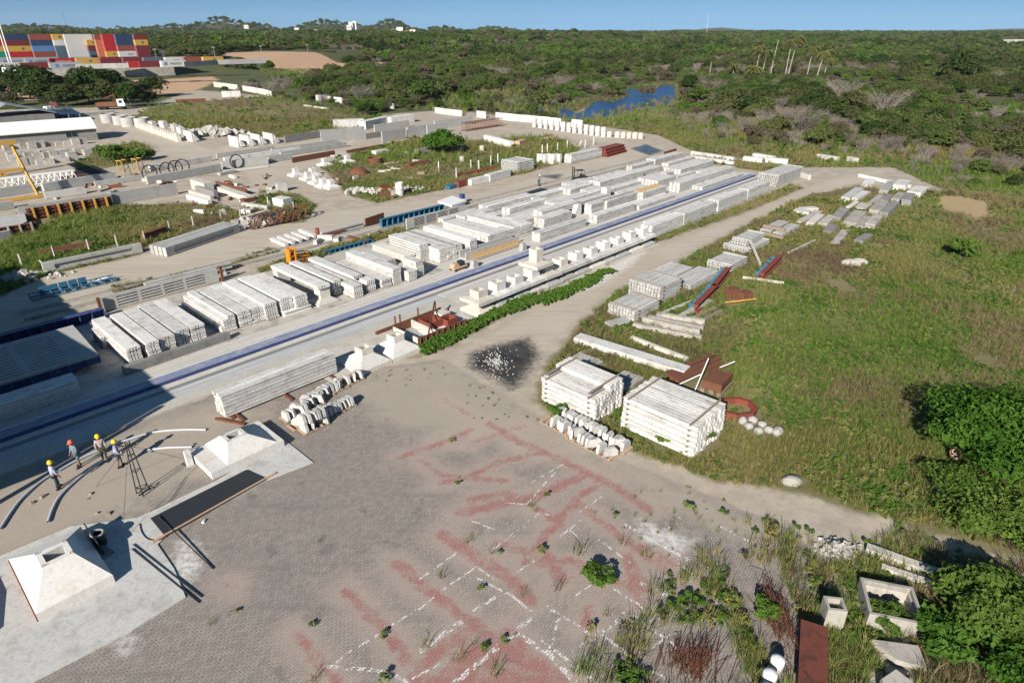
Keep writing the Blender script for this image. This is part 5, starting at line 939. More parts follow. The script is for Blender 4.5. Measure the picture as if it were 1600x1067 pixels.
debris([((292,312),(326,322),.6,.7,'white',"white beam lying below the discarded moulds",'concrete beam'),((296,306),(330,316),.5,.8,'cream',"cream beam behind the white one",'concrete beam'),((300,297),(322,304),1.4,1.6,'cream',"tall cream block at the left of discarded moulds",'concrete block'),((306,303),(336,311),.6,1.1,'dgrey',"dark mossy beam beside the moulds",'concrete beam'),
 ((334,298),(386,316),1.2,.7,'cream',"long cream trough mould",'mould'),((338,293),(385,306),.25,.9,'rust',"rusty side of the trough mould",'mould'),((382,318),(400,314),1.0,.5,'rust',"slatted rusty grate at the end of the trough",'grate'),((427,322),(444,325),1.6,1.1,'white',"white box block among weeds by the bend",'concrete block'),((418,304),(436,302),1.2,.35,'cream',"cream slab leaning by the white box",'concrete slab'),((435,301),(450,299),1.0,1.2,'grey',"grey block behind the white box",'concrete block'),
 ((378,324),(418,330),.5,.6,'grey',"grey beam propped over white blocks",'concrete beam'),((383,345),(418,334),.5,.4,'cream',"cream beam before the coils",'concrete beam'),((377,335),(392,336),.8,.6,'white',"small white block beside the propped beam",'concrete block'),((396,346),(462,330),.4,.5,'blue',"teal rack behind the rusty coils",'steel rack'),((345,275),(370,270),.9,.4,'grey',"grey slab beside the hose rings",'concrete slab'),((352,270),(420,262),1.5,.15,'cream',"cream flat strip before the long beams",'concrete slab')])
for k in range(9):
    x = 398+9.5*k; y = 357-2.0*k; mb = MB()
    for j in range(5):
        R = Matrix.Translation((jit(.12),0,.0)) @ Matrix.Rotation(math.radians(62+jit(14)),4,'X') @ Matrix.Rotation(jit(.2),4,'Z'); r = .95+jit(.08); P = [R @ Vector((r*math.cos(2*math.pi*i/18), r*math.sin(2*math.pi*i/18), 0)) + Vector((0,jit(.2),.85)) for i in range(19)]; mb.path(P, .035, 4)
    link('rebar_coil', mb.mesh('rebar_coil', M['rust']), None, at(x, y), AV + jit(.3), f"rusty rebar coil, {ORD[k]} from left beside the track bend", 'rebar coil', 'rusty coils beside the track bend')
for k, (x, y) in enumerate(((236,281),(263,276),(276,273),(287,271),(371,263))): 
    mb = MB()
    for j in range(3): mb.path([Vector((1.15*math.cos(2*math.pi*i/20), -.1*j, 1.2+1.15*math.sin(2*math.pi*i/20))) for i in range(21)], .07, 6)
    link('hose_ring', mb.mesh('hose_ring', M['rubber'], True), None, at(x, y), AU, f"black hose ring, {ORD[k]} from left leaning on the long grey beam", 'hose ring', 'hose rings leaning on beams')
# white footings dumped by the bend
for k, (x, y) in enumerate(((463,275),(482,281),(495,287),(506,292),(518,294),(489,275),(543,254),(508,259))): pad(*uv(at(x, y)), 0, f"dumped white footing, {ORD[k]} from left by the track bend", 1.1, .42, .75, 'white', .25)
# cylinders and rings
def ring(loc, r, h, lab, m='white', group=None, name='concrete_ring', th=.1, n=24, rimz=None):
    prof = [(r-th,h),(r-th,.02),(r,.02)] + ([(r, h*.47),(r+.03,h*.48),(r+.03,h*.52),(r,h*.53)] if rimz else []) + [(r,h),(r-th,h)]
    return link(name, MB().lathe(prof, n).mesh(name, M[m]), None, loc, 0, lab, 'concrete ring', group)
for k in range(13):
    x, y = 835 + 8.95*k, 199.0 + 1.27*k
    for j in range(2): ring(at(x, y) + Vector((0,0,1.08*j)), .58, 1.05, f"{('lower','upper')[j]} white pipe ring of the {ORD[k]} pair from left beside the pond", 'white', 'stacked pipe rings beside the pond', n=16)
for k in range(6): ring(at(955 + 9.2*k if k else 952, 214.5 + .5*k), .62, 1.25, f"single white pipe ring, {ORD[k]} right of the stacked pairs", 'cream', 'single pipe rings beside the pond', n=16)
for k, (x, y) in enumerate(((171,192),(190,195),(203,198),(224,199))): ring(at(x, y), 1.8, 2.3, f"large concrete tank ring, {ORD[k]} from left behind the warehouse", 'grey', 'large tank rings', th=.18, rimz=1)
for j in range(2): ring(at(625,306) + Vector((0,0,1.0*j)), .6, .97, f"{('lower','upper')[j]} white manhole ring beside the dirt track", 'white', 'manhole rings')
for k, (x, y) in enumerate(((721,238),(722,253),(753,236))): ring(at(x, y), .5, 1.0, f"small white pipe ring, {('upper left','lower left','right')[k]} one in the middle grass", 'cream', 'pipe rings in the middle grass', n=14)
ring(at(587,256), 1.3, 1.1, "rusty steel ring lying open in the middle grass", 'rust', None, 'steel_ring', .04); link('steel_dome', MB().lathe([(1.8,0),(1.3,.7),(.7,1.0),(0,1.1)],14).mesh('steel_dome', M['rust']), None, at(561,272), 0, "rusty dome shaped form in the middle grass", 'steel form')
cg = thing('rebar_cage', "rusty reinforcement cage beside the white manhole rings", 'rebar cage', at(602,310), AU)
for k in range(8): part('hoop', MB().path([(x, .25*k, z) for x, z in ((0,0),(1.6,0),(1.6,1.5),(0,1.5),(0,0))], .035, 4), M['redox'], cg)
part('block', MB().box(1.65,3.0,0,.9,0,.8), M['cream'], cg)
debris([((715,277),(786,262),.9,.35,'redox',"red pipe bundle in the middle grass",'pipe bundle'),((703,297),(716,293),1.0,.5,'blue',"teal rack left of the red trough",'steel rack'),((717,294),(734,289),.9,.9,'redox',"red steel trough by the dirt track",'steel trough'),((737,291),(768,284),1.2,.9,'white',"white beam bundle near the red trough",'concrete beam'),((766,285),(798,276),1.2,1.1,'white',"white beam bundle next to the joist stack",'concrete beam'),((756,221),(797,232),1.0,1.3,'white',"long white block wall in the middle grass",'concrete block'),((640,262),(672,256),1.2,.6,'rust',"dark rusty heap in the middle grass",'scrap steel'),((655,241),(688,236),1.5,.8,'dgrey',"brown timber heap left of the round tree",'timber heap'),((588,243),(608,240),1.6,.7,'white',"white slab stack beside the rusty ring",'concrete slab'),((812,229),(822,226),1.2,1.0,'palewood',"pale upright pallets in the grass",'pallet'),((848,220),(872,216),1.5,.3,'palewood',"yellowish plank heap by the far track",'timber heap')])
for k in range(8): x, y = 842+4.6*k, 255.5+.4*(k % 3); link('white_block', MB().box(-.3,.3,-.3,.3,0,1.75).mesh('white_block', M['white']), None, at(x, y), AU+jit(.2), f"upright white block, {ORD[k]} from left beside the grey joists", 'concrete block', 'upright white blocks in a row')
a, b = uv(at(890,256)), uv(at(943,246)); stack_U(a[0], b[0], (a[1]+b[1])/2, 3, .55, 4, .38, 'pile by the red beams')
P, Q = at(947,246), at(977,238); d = Q-P
for r in range(3):
    for c in range(4):
        link('red_beam', member_mesh('red_beam', ibeam(.48,.48), d.length, M['redox']), None, P + d*.5 + Vector((-d.y,d.x,0)).normalized()*(.5*c+.25*r) + Vector((0,0,.05+.5*r)), math.atan2(d.y,d.x)+jit(.02), f"red steel beam, {('bottom','middle','top')[r]} row, {ORD[c]} from front, on the far track", 'steel beam', 'red beams on the far track')
# long grey beams, panels and trusses of the middle left
debris([((348.6,265.5),(420,257),.6,1.35,'grey',"long grey beam with a hose ring on its face",'concrete beam'),((421,255),(458,249),.6,1.1,'grey',"grey beam right of the hose ring beam",'concrete beam'),((340,247),(430,234),.5,.7,'grey',"long thin grey beam nearest the retaining blocks",'concrete beam'),((352,254),(470,236),.6,.8,'white',"long white topped beam behind the hose ring beam",'concrete beam'),((426,240),(528,224),.5,.8,'grey',"long grey beam below the wall panels",'concrete beam'),((440,246),(542,230),.6,.9,'grey',"long grey beam left of the rusty comb frame",'concrete beam'),
 ((232,289),(346,268),.7,1.2,'grey',"long grey beam behind the row of hose rings",'concrete beam'),((236,268),(332,252),.6,.9,'white',"white channel beam behind the hose rings",'concrete beam'),((70,300),(182,281),.8,1.2,'grey',"long grey beam behind the rusty formwork wall",'concrete beam'),((72,312),(136,303),.8,.9,'grey',"short grey beam with block end by the crane",'concrete beam'),((0,309),(56,300),.8,1.2,'grey',"grey beam end left of the crane leg",'concrete beam'),((0,330),(24,326),1.0,1.0,'grey',"grey block at left picture edge below the crane",'concrete block'),
 ((150,292),(232,280),.6,.7,'grey',"grey beam in the middle of the left yard",'concrete beam'),((458,255),(524,243),.35,.9,'rust',"rusty comb shaped frame beside the long beams",'steel comb'),((522,246),(546,242),1.2,.2,'cream',"cream slab at the end of the comb frame",'concrete slab'),((543,240),(600,230),.5,.5,'rust',"rusty bar heap before the standing panels",'scrap steel')])
for k, (p, q, h, m) in enumerate((((446,224),(503,215),1.5,'dgrey'),((503,225),(571,217),2.7,'grey'),((572,218),(598,214),1.2,'dgrey'),((598,223),(634,217),2.3,'grey'),((638,216),(668,211),2.3,'grey'),((586,207),(640,199),1.7,'grey'),((668,212),(700,207),2.3,'grey'),((680,203),(738,194),2.0,'grey'))): panelPQ(p, q, h, f"standing grey wall panel, {ORD[k]} from left in the panel row", m, .3, group='standing wall panels')
for k, (p, q, w) in enumerate((((522,201),(570,199),2.2),((572,203),(612,194),2.0),((612,196),(648,191),2.0))): beamPQ(p, q, w, 1.9, f"white slab lying on the panel row, {ORD[k]} from left", 'white', 'b', name='white_slab', cat='concrete slab', group='white slabs behind the panel row')
def truss(p, q, h, lab, m, n=12, w=.8):
    P, Q = at(*p), at(*q); d = Q-P; t = thing('lattice_truss', lab, 'truss', P, math.atan2(d.y,d.x)); L = d.length
    for y in (0, w):
        for z in (.1, h): part('chord', MB().box(0,L,y-.07,y+.07,z-.07,z+.07), M[m], t)
    mb = MB()
    for k in range(n):
        for y in (0, w): mb.bar((L*k/n,y,.17),(L*(k+.5)/n,y,h-.07),.06,4); mb.bar((L*(k+.5)/n,y,h-.07),(L*(k+1)/n,y,.17),.06,4)
    part('lacing', mb, M[m], t); return t
truss((-10,297),(122,281),1.5,"white lattice truss lying behind the crane leg",'whitepaint',14); truss((727,206),(786,197),1.9,"rusty double truss at the end of the panel row",'rust',14,1.4)
plate([(107,266),(145,258),(175,271),(120,276)], .25, "black plastic sheet spread behind the white truss", 'rubber', .2, 'plastic sheet', 'plastic_sheet'); plate([(92,276),(150,270),(172,277),(108,284)], .3, "rusty reinforcing mats beside the black sheet", 'rust', .15, 'steel mat', 'steel_mat')
for k, (x, y) in enumerate(((196,276),(219,273))):
    t = thing('yellow_trestle', f"{('left','right')[k]} of two yellow steel trestles by the long beams", 'trestle', at(x, y), AU+.4, 'yellow trestles')
    for sx in (-.5,.5):
        for sy in (-.5,.5): part('leg', MB().bar((sx*1.5,sy*1.3,0),(sx,sy,2.6),.07,4), M['yellow'], t)
    part('top_frame', MB().box(-.6,.6,-.6,-.5,2.6,2.75).box(-.6,.6,.5,.6,2.6,2.75).box(-.6,-.5,-.49,.49,2.61,2.74).box(.5,.6,-.49,.49,2.61,2.74), M['yellow'], t); part('brace', MB().bar((-.65,-.6,.9),(.65,-.6,1.6),.05,4).bar((-.65,.6,.9),(.65,.6,1.6),.05,4).bar((-.65,-.6,1.6),(-.65,.6,.9),.05,4), M['yellow'], t)
for k, (x, y) in enumerate(((374,231),(391,229),(408,227),(428,225),(302,222))):
    t = thing('retaining_block', f"white L shaped retaining block, {ORD[k]} from left on the far track" if k < 4 else "white L shaped retaining block at the end of the pale wall", 'retaining wall', at(x, y), AV, 'L shaped retaining blocks'); part('face', MB().box(-4.2,0,-.15,.15,0,2.1), M['white'], t); part('heel', MB().box(-4.15,-.05,.152,1.3,0,.25), M['white'], t); part('buttress', MB().prism([(.0,.252),(1.2,.252),(0,1.9)],-.4,-.2,Matrix.Rotation(math.pi/2,4,'Z') @ Matrix.Translation((.16,0,0))), M['white'], t)
P, Q = at(220,201), at(284,223); d = Q-P; t = thing('block_wall', "pale crenellated block wall along the far track", 'wall', P, math.atan2(d.y,d.x)); L = d.length
for k in range(int(L/1.7)): part('block', MB().box(1.7*k,1.7*k+1.66,-.4,.4,0,1.15), M['cream'], t); part('merlon', MB().box(1.7*k+.3,1.7*k+1.3,-.4,.4,1.152,1.75), M['cream'], t)
for k, (x, y, h) in enumerate(((240,203,2.0),(258,207,2.6),(276,214,2.8),(285,216,2.4),(296,217,1.8))): link('white_unit', MB().box(-1.2,1.2,-.5,.5,0,h).mesh('white_unit', M['white' if k % 2 else 'cream']), None, at(x, y), AV + jit(.1), f"upright precast unit, {ORD[k]} from left behind the pale wall", 'precast unit', 'upright units behind the pale wall')
# paver block stacks left of the bush
n = 0
for r in range(5):
    for c in range(10):
        x = 8 + 13.2*c + 4*r + jit(1.5); y = 226 + 8.4*r - 1.1*c + jit(1)
        if x > 142 or (r == 4 and c > 7) : continue
        hh = random.choice((.8,1.1,1.3)) if r != 2 else .5
        link('block_stack', MB().box(-.75,.75,-.6,.6,0,hh).mesh('block_stack', M['old' if r != 2 and random.random() < .6 else 'grey']), None, at(x, y), AU + jit(.15), f"grey block stack, {ORD[c]} from left in the {ORD[r]} row beside the warehouse", 'block stack', 'grey block stacks beside the warehouse')
# gantry crane
gc = thing('gantry_crane', "yellow gantry crane leg and girder at the left edge", 'gantry crane', at(61,309), AU)
part('leg', MB().bar((0,0,.3),(-1.0,1.2,7.6),.2,4), M['yellow'], gc); part('leg', MB().bar((-5.2,0,.3),(-4.0,1.2,7.6),.2,4), M['yellow'], gc); part('sill_beam', MB().box(-5.8,.6,-.25,.25,.05,.45), M['yellow'], gc); part('cross_tie', MB().box(-4.6,-.6,.4,.7,4.0,4.4), M['yellow'], gc)
part('girder', MB().box(-4.6,-.4,.9,1.5,7.602,8.2).box(-2.9,-2.1,1.51,22,7.65,8.5), M['yellow'], gc); part('leg', MB().bar((-.2,22,.3),(-1.6,21,7.6),.28,4), M['yellow'], gc); part('leg', MB().bar((-5.0,22,.3),(-3.6,21,7.6),.28,4), M['yellow'], gc); part('end_carriage', MB().box(-5.8,.6,21.8,22.2,.05,.45), M['yellow'], gc)
for x in (-5.2,0): part('wheel_box', MB().box(x-.4,x+.4,-.3,.3,-.02,.04), M['steel'], gc)
# warehouse with pale roof, blue framed shed
P, Q = at(-70,238), at(156,219); d = Q-P; L = d.length; t = thing('warehouse', "long low warehouse with white pitched roof at left", 'warehouse', P, math.atan2(d.y,d.x))
part('wall', MB().box(.2,L-.2,.2,9.8,0,2.6), M['dgrey'], t); part('roof', MB().prism([(-.3,2.602),(-.3,2.75),(5,4.5),(5,4.3)], 0, L, Matrix(((0,1,0,0),(1,0,0,0),(0,0,1,0),(0,0,0,1)))), M['whitepaint'], t); part('roof', MB().prism([(5.002,4.3),(5.002,4.5),(10.3,2.75),(10.3,2.602)], 0, L, Matrix(((0,1,0,0),(1,0,0,0),(0,0,1,0),(0,0,0,1)))), M['greysteel'], t)  # back slope in grey: its shade is put into the colour
wf = part('window', MB().box(L-6.2,L-3.8,.13,.198,1.0,2.1), M['greysteel'], t); part('pane', MB().box(L-6.05,L-5.05,.10,.128,1.12,1.98), M['glass'], wf); part('pane', MB().box(L-4.95,L-3.95,.10,.128,1.12,1.98), M['glass'], wf); part('gutter', MB().box(0,L,-.45,-.3,2.5,2.62), M['cream'], t)
P, Q = at(18,197), at(128,189); d = Q-P; L = d.length; t = thing('blue_shed', "low dark roofed shed with blue edge beams behind the warehouse", 'shed', P, math.atan2(d.y,d.x)); part('roof', MB().box(0,L,.3,10,2.0,2.15), M['steel'], t); part('edge_beam', MB().box(0,L,-.1,.29,1.9,2.3), M['bluedeep'], t); part('edge_beam', MB().box(0,L,10.01,10.4,1.9,2.5), M['blue'], t)
for k in range(7):
    for y in (.05,10.2): part('post', MB().box(L*k/6.1,L*k/6.1+.2,y-.1,y+.1,0,1.9), M['greysteel'], t)
P = at(-20,200); t = thing('dark_hall', "dark grey roofed hall cut by the left picture edge", 'shed', P, AU); part('roof', MB().prism([(0,4.0),(4,6),(14,3.2),(14,3.0),(4,5.8)], -8, 4), M['greysteel'], t); part('wall', MB().box(.5,13.5,-7.5,3.5,0,2.95), M['dgrey'], t)
plate([(24,178),(30,185),(65,181),(40,172)], 1.5, "white tilted awning behind the blue shed", 'whitepaint', .2, 'awning', 'awning'); beamPQ((110,184),(180,177),1.5,.8,"pale broken wall behind the tank rings",'cream','b',name='broken_wall',cat='wall')
def truck(p, rot, lab, body, arm=False, L=7.0, z=0):
    t = thing('truck', lab, 'truck', at(*p, z), rot); part('chassis', MB().box(-L,1.0,-1.0,1.0,.7,1.0), M['steel'], t)
    cb = part('cab', MB().prism([(-.8,1.0),(1.3,1.0),(1.3,1.8),(1.0,3.0),(-.8,3.0)],-1.15,1.15), M['whitepaint'], t); part('windscreen', MB().prism([(1.305,1.85),(1.335,1.85),(1.06,2.85),(1.03,2.85)],-1.0,1.0), M['glass'], cb); part('side_window', MB().box(-.3,.7,-1.17,-1.152,1.9,2.7), M['glass'], cb); part('side_window', MB().box(-.3,.7,1.152,1.17,1.9,2.7), M['glass'], cb)
    part('cargo_body', MB().box(-L,-1.1,-1.2,1.2,1.002,1.25).box(-L,-1.1,-1.2,-1.12,1.25,2.1).box(-L,-1.1,1.12,1.2,1.25,2.1), M[body], t)
    for x in (.3,-L+1.0,-L+2.3):
        for y in (-1.0,1.0): part('wheel', MB().lathe([(0,-.16),(.5,-.16),(.5,.16),(0,.16)],14,0,Matrix.Translation((x,y,.5)) @ Matrix.Rotation(math.pi/2,4,'X')), M['rubber'], t)
    if arm: part('crane_arm', MB().bar((-1.3,0,1.3),(-1.6,0,4.2),.22,4).bar((-1.6,0,4.2),(-4.6,0,3.2),.18,4), M['redox'], t)
    return t
truck((82,184), math.radians(150), "white cabbed truck with red loader crane behind the blue shed", 'greysteel', True); truck((192,171), math.radians(10), "white cabbed truck with dark red body under the dark trees", 'rust', True)
# ------------------------------------------------------------------ container terminal on the raised ground
CC = dict(red=(.42,.03,.035), dred=(.17,.035,.04), rust=(.26,.075,.055), navy=(.03,.06,.13), blue=(.10,.21,.40), yellow=(.55,.33,.07), white=(.58,.58,.56), grey=(.36,.39,.41), green=(.02,.26,.18), orange=(.5,.17,.08), slate=(.09,.13,.18))
CM = {k: metal("container_"+k, c, .04, .5, tuple(x*.6 for x in c)) for k, c in CC.items()}
def cont_parts(L):
    mb = MB(); n = int(L/.55)
    for k in range(n): x = .1 + (L-.2)*k/n; mb.box(x, x+(L-.2)/n*.55, -.03, .0, .18, 2.42)
    return mb
CBODY = {}
def container(p, lev, color, lab, L=12.19, z=7.0, text=None, tcol='slate', logo=False, back=0.0, loc=None):
    key = (L, color)
    if key not in CBODY:
        b = MB().box(0,L,.002,2.43,.02,2.57); r = MB()
        for x in (0,L-.12):
            for y in (-.04,2.35): r.box(x,x+.12,y,y+.12,0,2.59)
        for z0 in (0,2.46):
            r.box(.121,L-.121,-.038,.05,z0,z0+.13)
        s = cont_parts(L); d = MB()
        for y in (.35,.85,1.5,2.0): d.bar((-.03,y,.1),(-.03,y,2.5),.03,4)
        CBODY[key] = (b.mesh('shell', CM[color]), r.mesh('corner_frame', CM[color]), s.mesh('side_corrugation', CM[color]), d.mesh('door_bars', M['greysteel']))
    base = (loc if loc is not None else at(*p, z)) - V*back; t = thing('shipping_container', lab, 'container', base + Vector((0,0,2.6*lev)), AU, 'containers stacked in the terminal')
    for nm, me in zip(('shell','corner_frame','side_corrugation','door_bars'), CBODY[key]): link(nm, me, t)
    if text:
        f = bpy.data.curves.new('lettering', 'FONT'); f.body = text; f.size = 1.35 if len(text) < 8 else 1.0; f.align_x = 'CENTER'; f.extrude = .01; f.materials.append(CM[tcol]); tmp_ = bpy.data.objects.new('lettering', f); fm = bpy.data.meshes.new_from_object(tmp_); bpy.data.objects.remove(tmp_); bpy.data.curves.remove(f); fm.name = 'lettering'; link('lettering', fm, t, (L*.5 + (.9 if logo else 0), -.055, .85), (math.pi/2, 0, 0))
        if logo: part('emblem', MB().box(L*.5-4.2,L*.5-2.9,-.06,-.045,.75,1.95), CM['blue'], t)
    if color == 'yellow' and not text: part('emblem', MB().box(L*.48,L*.48+1.1,-.06,-.045,.8,1.8), CM['slate'], t)
nm = dict(red='bright red', dred='dark red', rust='rust red', navy='navy', blue='light blue', yellow='yellow', white='white', grey='grey', green='green', orange='orange', slate='slate')
PLACE = ["ground level","second level","third level","fourth level","top level","top level"]
for (x, y, c, tx, lg, tc, L) in ((-6,109.5,'white',None,0,0,12.19),(34,109.3,'dred',None,0,0,12.19),(80,109,'grey','MAERSK',1,'slate',12.19),(219,106,'dred',None,0,0,12.19),(254,105.5,'white','MAERSK',1,'slate',10.5)):
    container((x,y), 0, c, f"{nm[c]} container, front row on the ground, " + {-6:"at the left edge",34:"first dark one",80:"with dark lettering near the van",219:"behind the sand mounds",254:"pale with lettering at right end"}[x], L, 7.0, tx, tc or 'slate', lg)
container((202,106.5), 0, 'red', "bright red container end beside the dark front row container", 6.06)
for (x, c, tx, lg, tc) in ((1,'grey','MAERSK',1,'slate'),(41,'grey','MAERSK',1,'slate'),(79,'red','HAMBURG SÜD',0,'white'),(121,'yellow',None,0,0),(158,'dred',None,0,0),(194,'dred',None,0,0),(226,'slate',None,0,0),(260,'white','log·in',0,'slate'),(289,'rust',None,0,0),(319,'yellow',None,0,0)):
    d = {1:"first",41:"second",79:"third",121:"fourth",158:"fifth",194:"sixth",226:"seventh",260:"eighth",289:"ninth",319:"last"}[x]
    container((x,102.0 - x*.012), 0, c, f"{nm[c]} container, {d} from left in the second row", 11.4 if x < 200 else 10.2, 7.0, tx, tc or 'slate', lg)
STK = [(-22,['grey','green','yellow','red','rust'],"leftmost stack",0,12.19),(19,['grey','red','yellow','dred','navy'],"second tall stack from left",0,12.19),(58,['grey','rust','blue','navy','rust'],"third tall stack from left",0,12.19),(112,['grey','white','white','white','white'],"white stack",0,12.19),(190,['dred','white','rust','navy','navy'],"blue topped stack",0,11.0),(222,['dred','dred','dred','yellow','dred'],"dark red stack at right end",3,6.06),(170,['dred','yellow','red','red','red'],"bright red stack",0,6.06),(96,['slate','slate','slate','white','yellow'],"slate stack beside the white stack",2.7,5.2),(148,['slate','slate','dred','yellow'],"slate stack behind the white stack",4,5.5),(158,['dred','orange','orange','orange','rust'],"orange stack of container ends",0,5.0)]
for (x, cs, d, bk, L) in STK:
    for lv, c in enumerate(cs):
        tx = 'log·in' if (d == "blue topped stack" and lv == 1) else None
        container((x,99.5 - x*.008), lv, c, f"{nm[c]} container, {PLACE[lv] if lv < len(cs)-1 else 'top level'} of the {d}", L, 7.0, tx, 'slate', False, bk)
def longwall(px, h, lab, m, z=0, seg=3.0, th=.25, name='boundary_wall', gaps=0.0, cat='wall'):
    P = [at(x, y, z) for x, y in px]; t = thing(name, lab, cat, P[0]); 
    for a, b in zip(P[:-1], P[1:]):
        d = b-a; n = max(1, int(d.length/seg)); r = Matrix.Rotation(math.atan2(d.y,d.x),4,'Z'); me = MB().box(0.02,d.length/n-.02,-th/2,th/2,0,h).mesh('wall_segment', M[m])
        for k in range(n):
            if random.random() < gaps: continue
            link('wall_segment', me, t, a + d*(k/n) - P[0] + Vector((0,0,jit(.04))), math.atan2(d.y,d.x)+jit(.01))
    return t
longwall([(-60,136),(0,130),(60,127),(180,122),(274,118)], 7.3, "tall stone retaining wall below the container terminal", 'old', 0, 6.0, .6, 'retaining_wall'); longwall([(119,108.5),(202,106.5)], 2.0, "grey terminal wall left of the sand mounds", 'grey', 7.0, 4); longwall([(288,105),(340,101.5),(416,99)], 2.1, "long grey terminal wall at right", 'grey', 7.0, 5)
longwall([(680,177),(722,182)], 1.6, "white boundary wall piece left of the pond road", 'white', 0, 3, .3, gaps=.1); longwall([(745,184),(790,188),(860,195),(910,200)], 1.8, "white boundary wall behind the stacked pipe rings", 'white', 0, 2.6, .3, gaps=.08); longwall([(335,136),(380,142),(412,148),(425,152)], 2.0, "white wall winding through the far scrub", 'white', 0, 4, .3, gaps=.2); longwall([(340,152),(384,151)], 2.0, "white ruined frame wall in the far grass", 'white', 0, 1.5, .4, gaps=.3); longwall([(495,157),(535,162)], 1.8, "white rubble wall left of the grey tree", 'white', 0, 2.0, .6, gaps=.25); longwall([(572,165),(615,171)], 1.6, "white rubble wall right of the grey tree", 'white', 0, 2.0, .6, gaps=.25); longwall([(476,166),(512,171)], .4, "low white kerb in the far grass", 'white', 0, 6, .8, 'low_wall'); longwall([(275,162),(322,160)], 1.2, "brown rusty wall in the far grass", 'rust', 0, 4, .4, 'rusty_wall')
def van(p, rot, lab, z):
    t = thing('van', lab, 'van', at(*p, z), rot); bd = part('body', MB().prism([(-2.6,.35),(2.5,.35),(2.6,1.0),(1.5,1.35),(.7,2.3),(-2.6,2.3)],-1.0,1.0), M['whitepaint'], t); part('windscreen', MB().prism([(1.52,1.4),(1.56,1.4),(.78,2.24),(.74,2.24)],-.9,.9), M['glass'], bd); part('side_window', MB().box(-.4,.6,-1.02,-1.001,1.4,2.0), M['glass'], bd); part('side_window', MB().box(-.4,.6,1.001,1.02,1.4,2.0), M['glass'], bd)
    for x in (-1.7,1.6):
        for y in (-.9,.9): part('wheel', MB().lathe([(0,-.12),(.36,-.12),(.36,.12),(0,.12)],12,0,Matrix.Translation((x,y,.36)) @ Matrix.Rotation(math.pi/2,4,'X')), M['rubber'], t)
van((57,121), math.radians(-60), "white van parked on the sand above the retaining wall", 7.0); truck((15,119.5), math.radians(160), "white truck on the sand at the left edge", 'whitepaint', False, 6.0, 7.0)
def pole(p, hh, lab, z=0, r=.16, m='greysteel', head=True):
    t = thing('lamp_pole', lab, 'lamp pole', at(*p, z)); part('pole', MB().bar((0,0,0),(0,0,hh),r,8,r*.6), M[m], t)
    if head: part('lamp_head', MB().box(-.9,.9,-.2,.2,hh,hh+.25), M[m], t)
for k, (x, y, z, hh) in enumerate(((246,98,7,6.0),(337,94,7,6.2),(410,93,6,7.0),(482,90,4,8))): pole((x,y), hh, f"slim lamp pole, {ORD[k]} right of the containers", z)
t = thing('light_mast', "tall white twin light mast at the left picture edge", 'light mast', at(18,104,7.0), AU)
for x in (-.55,.55): part('pole', MB().bar((x,0,0),(x,0,25),.24,8,.18), M['whitepaint'], t)
part('rungs', sum_mb := MB().box(-.3,.3,-.04,.04,4,4.1).box(-.3,.3,-.04,.04,9,9.1).box(-.3,.3,-.04,.04,14,14.1), M['whitepaint'], t); part('lamp_rack', MB().box(-1.6,1.6,-.3,.3,25,25.6), M['greysteel'], t)
def tower(px, ybase, ytop, D, lab, m):
    q = (px-800)/996*.9*D; h = (ybase-ytop)*.00081*D*1.0; t = thing('radio_mast', lab, 'radio mast', (q, D, 6))
    for k in range(3): a = 2.09*k; part('leg', MB().bar((1.2*math.cos(a),1.2*math.sin(a),0),(.5*math.cos(a),.5*math.sin(a),h+16),.07,4), M[m], t)
    part('lacing', MB().path([((1.2-.7*j/14)*math.cos(2.09*j),(1.2-.7*j/14)*math.sin(2.09*j),(h+16)*j/14) for j in range(15)], .045, 4), M[m], t)
tower(1018,47,27,1900,"thin grey radio mast on the right horizon",'greysteel'); tower(1104,48,24,1900,"thin white radio mast on the right horizon",'whitepaint'); tower(106,52,26,1500,"red and white radio mast above the containers",'redox')
def farhouse(px, py, D, w, h, lab, m, n=3, roof=None, z=2):
    q = (px-800)/996*.9*D; t = thing('house', lab, 'house', (q, D, z), jit(.3)); part('wall', MB().box(-w/2,w/2,0,w*.7,0,h), M[m], t)
    for i in range(n):
        for j in range(max(1,int(h/7))): part('window', MB().box(-w/2+w*(i+.3)/n,-w/2+w*(i+.7)/n,-.1,-.01,3+7*j,5.5+7*j), M['glass'], t)
    part('roof', MB().prism([(-w/2-.6,h+.01),(w/2+.6,h+.01),(0,h+w*.18)],-.5,w*.7+.5) if roof else MB().box(-w/2-.3,w/2+.3,-.3,w*.7+.3,h+.005,h+.8), M[roof or m], t)
for k, (x, D, w, h, m, rf, z) in enumerate(((549,2000,11,22,'whitepaint',None,16),(555,2010,9,24,'whitepaint',None,16),(546,1980,14,16,'cream',None,14),(625,1900,16,13,'whitepaint',None,12),(637,1900,18,8,'cream','rust',9),(645,1890,16,11,'cream','rust',9),(616,1920,14,12,'cream','rust',9),(492,1700,14,8,'cream','rust',12),(467,1500,16,8,'cream',None,9),(464,1800,12,10,'white','rust',14),(386,1900,12,9,'white','rust',22),(827,1700,14,9,'white',None,3),(862,1500,12,7,'cream','rust',3),(1598,900,20,7,'white',None,2))): farhouse(x, 0, D, w, h, f"far {('white tower block','pale house','red roofed house')[0 if h > 20 else (2 if rf else 1)]}, {ORD[k]} in the hills settlement", m, 3, rf, z)

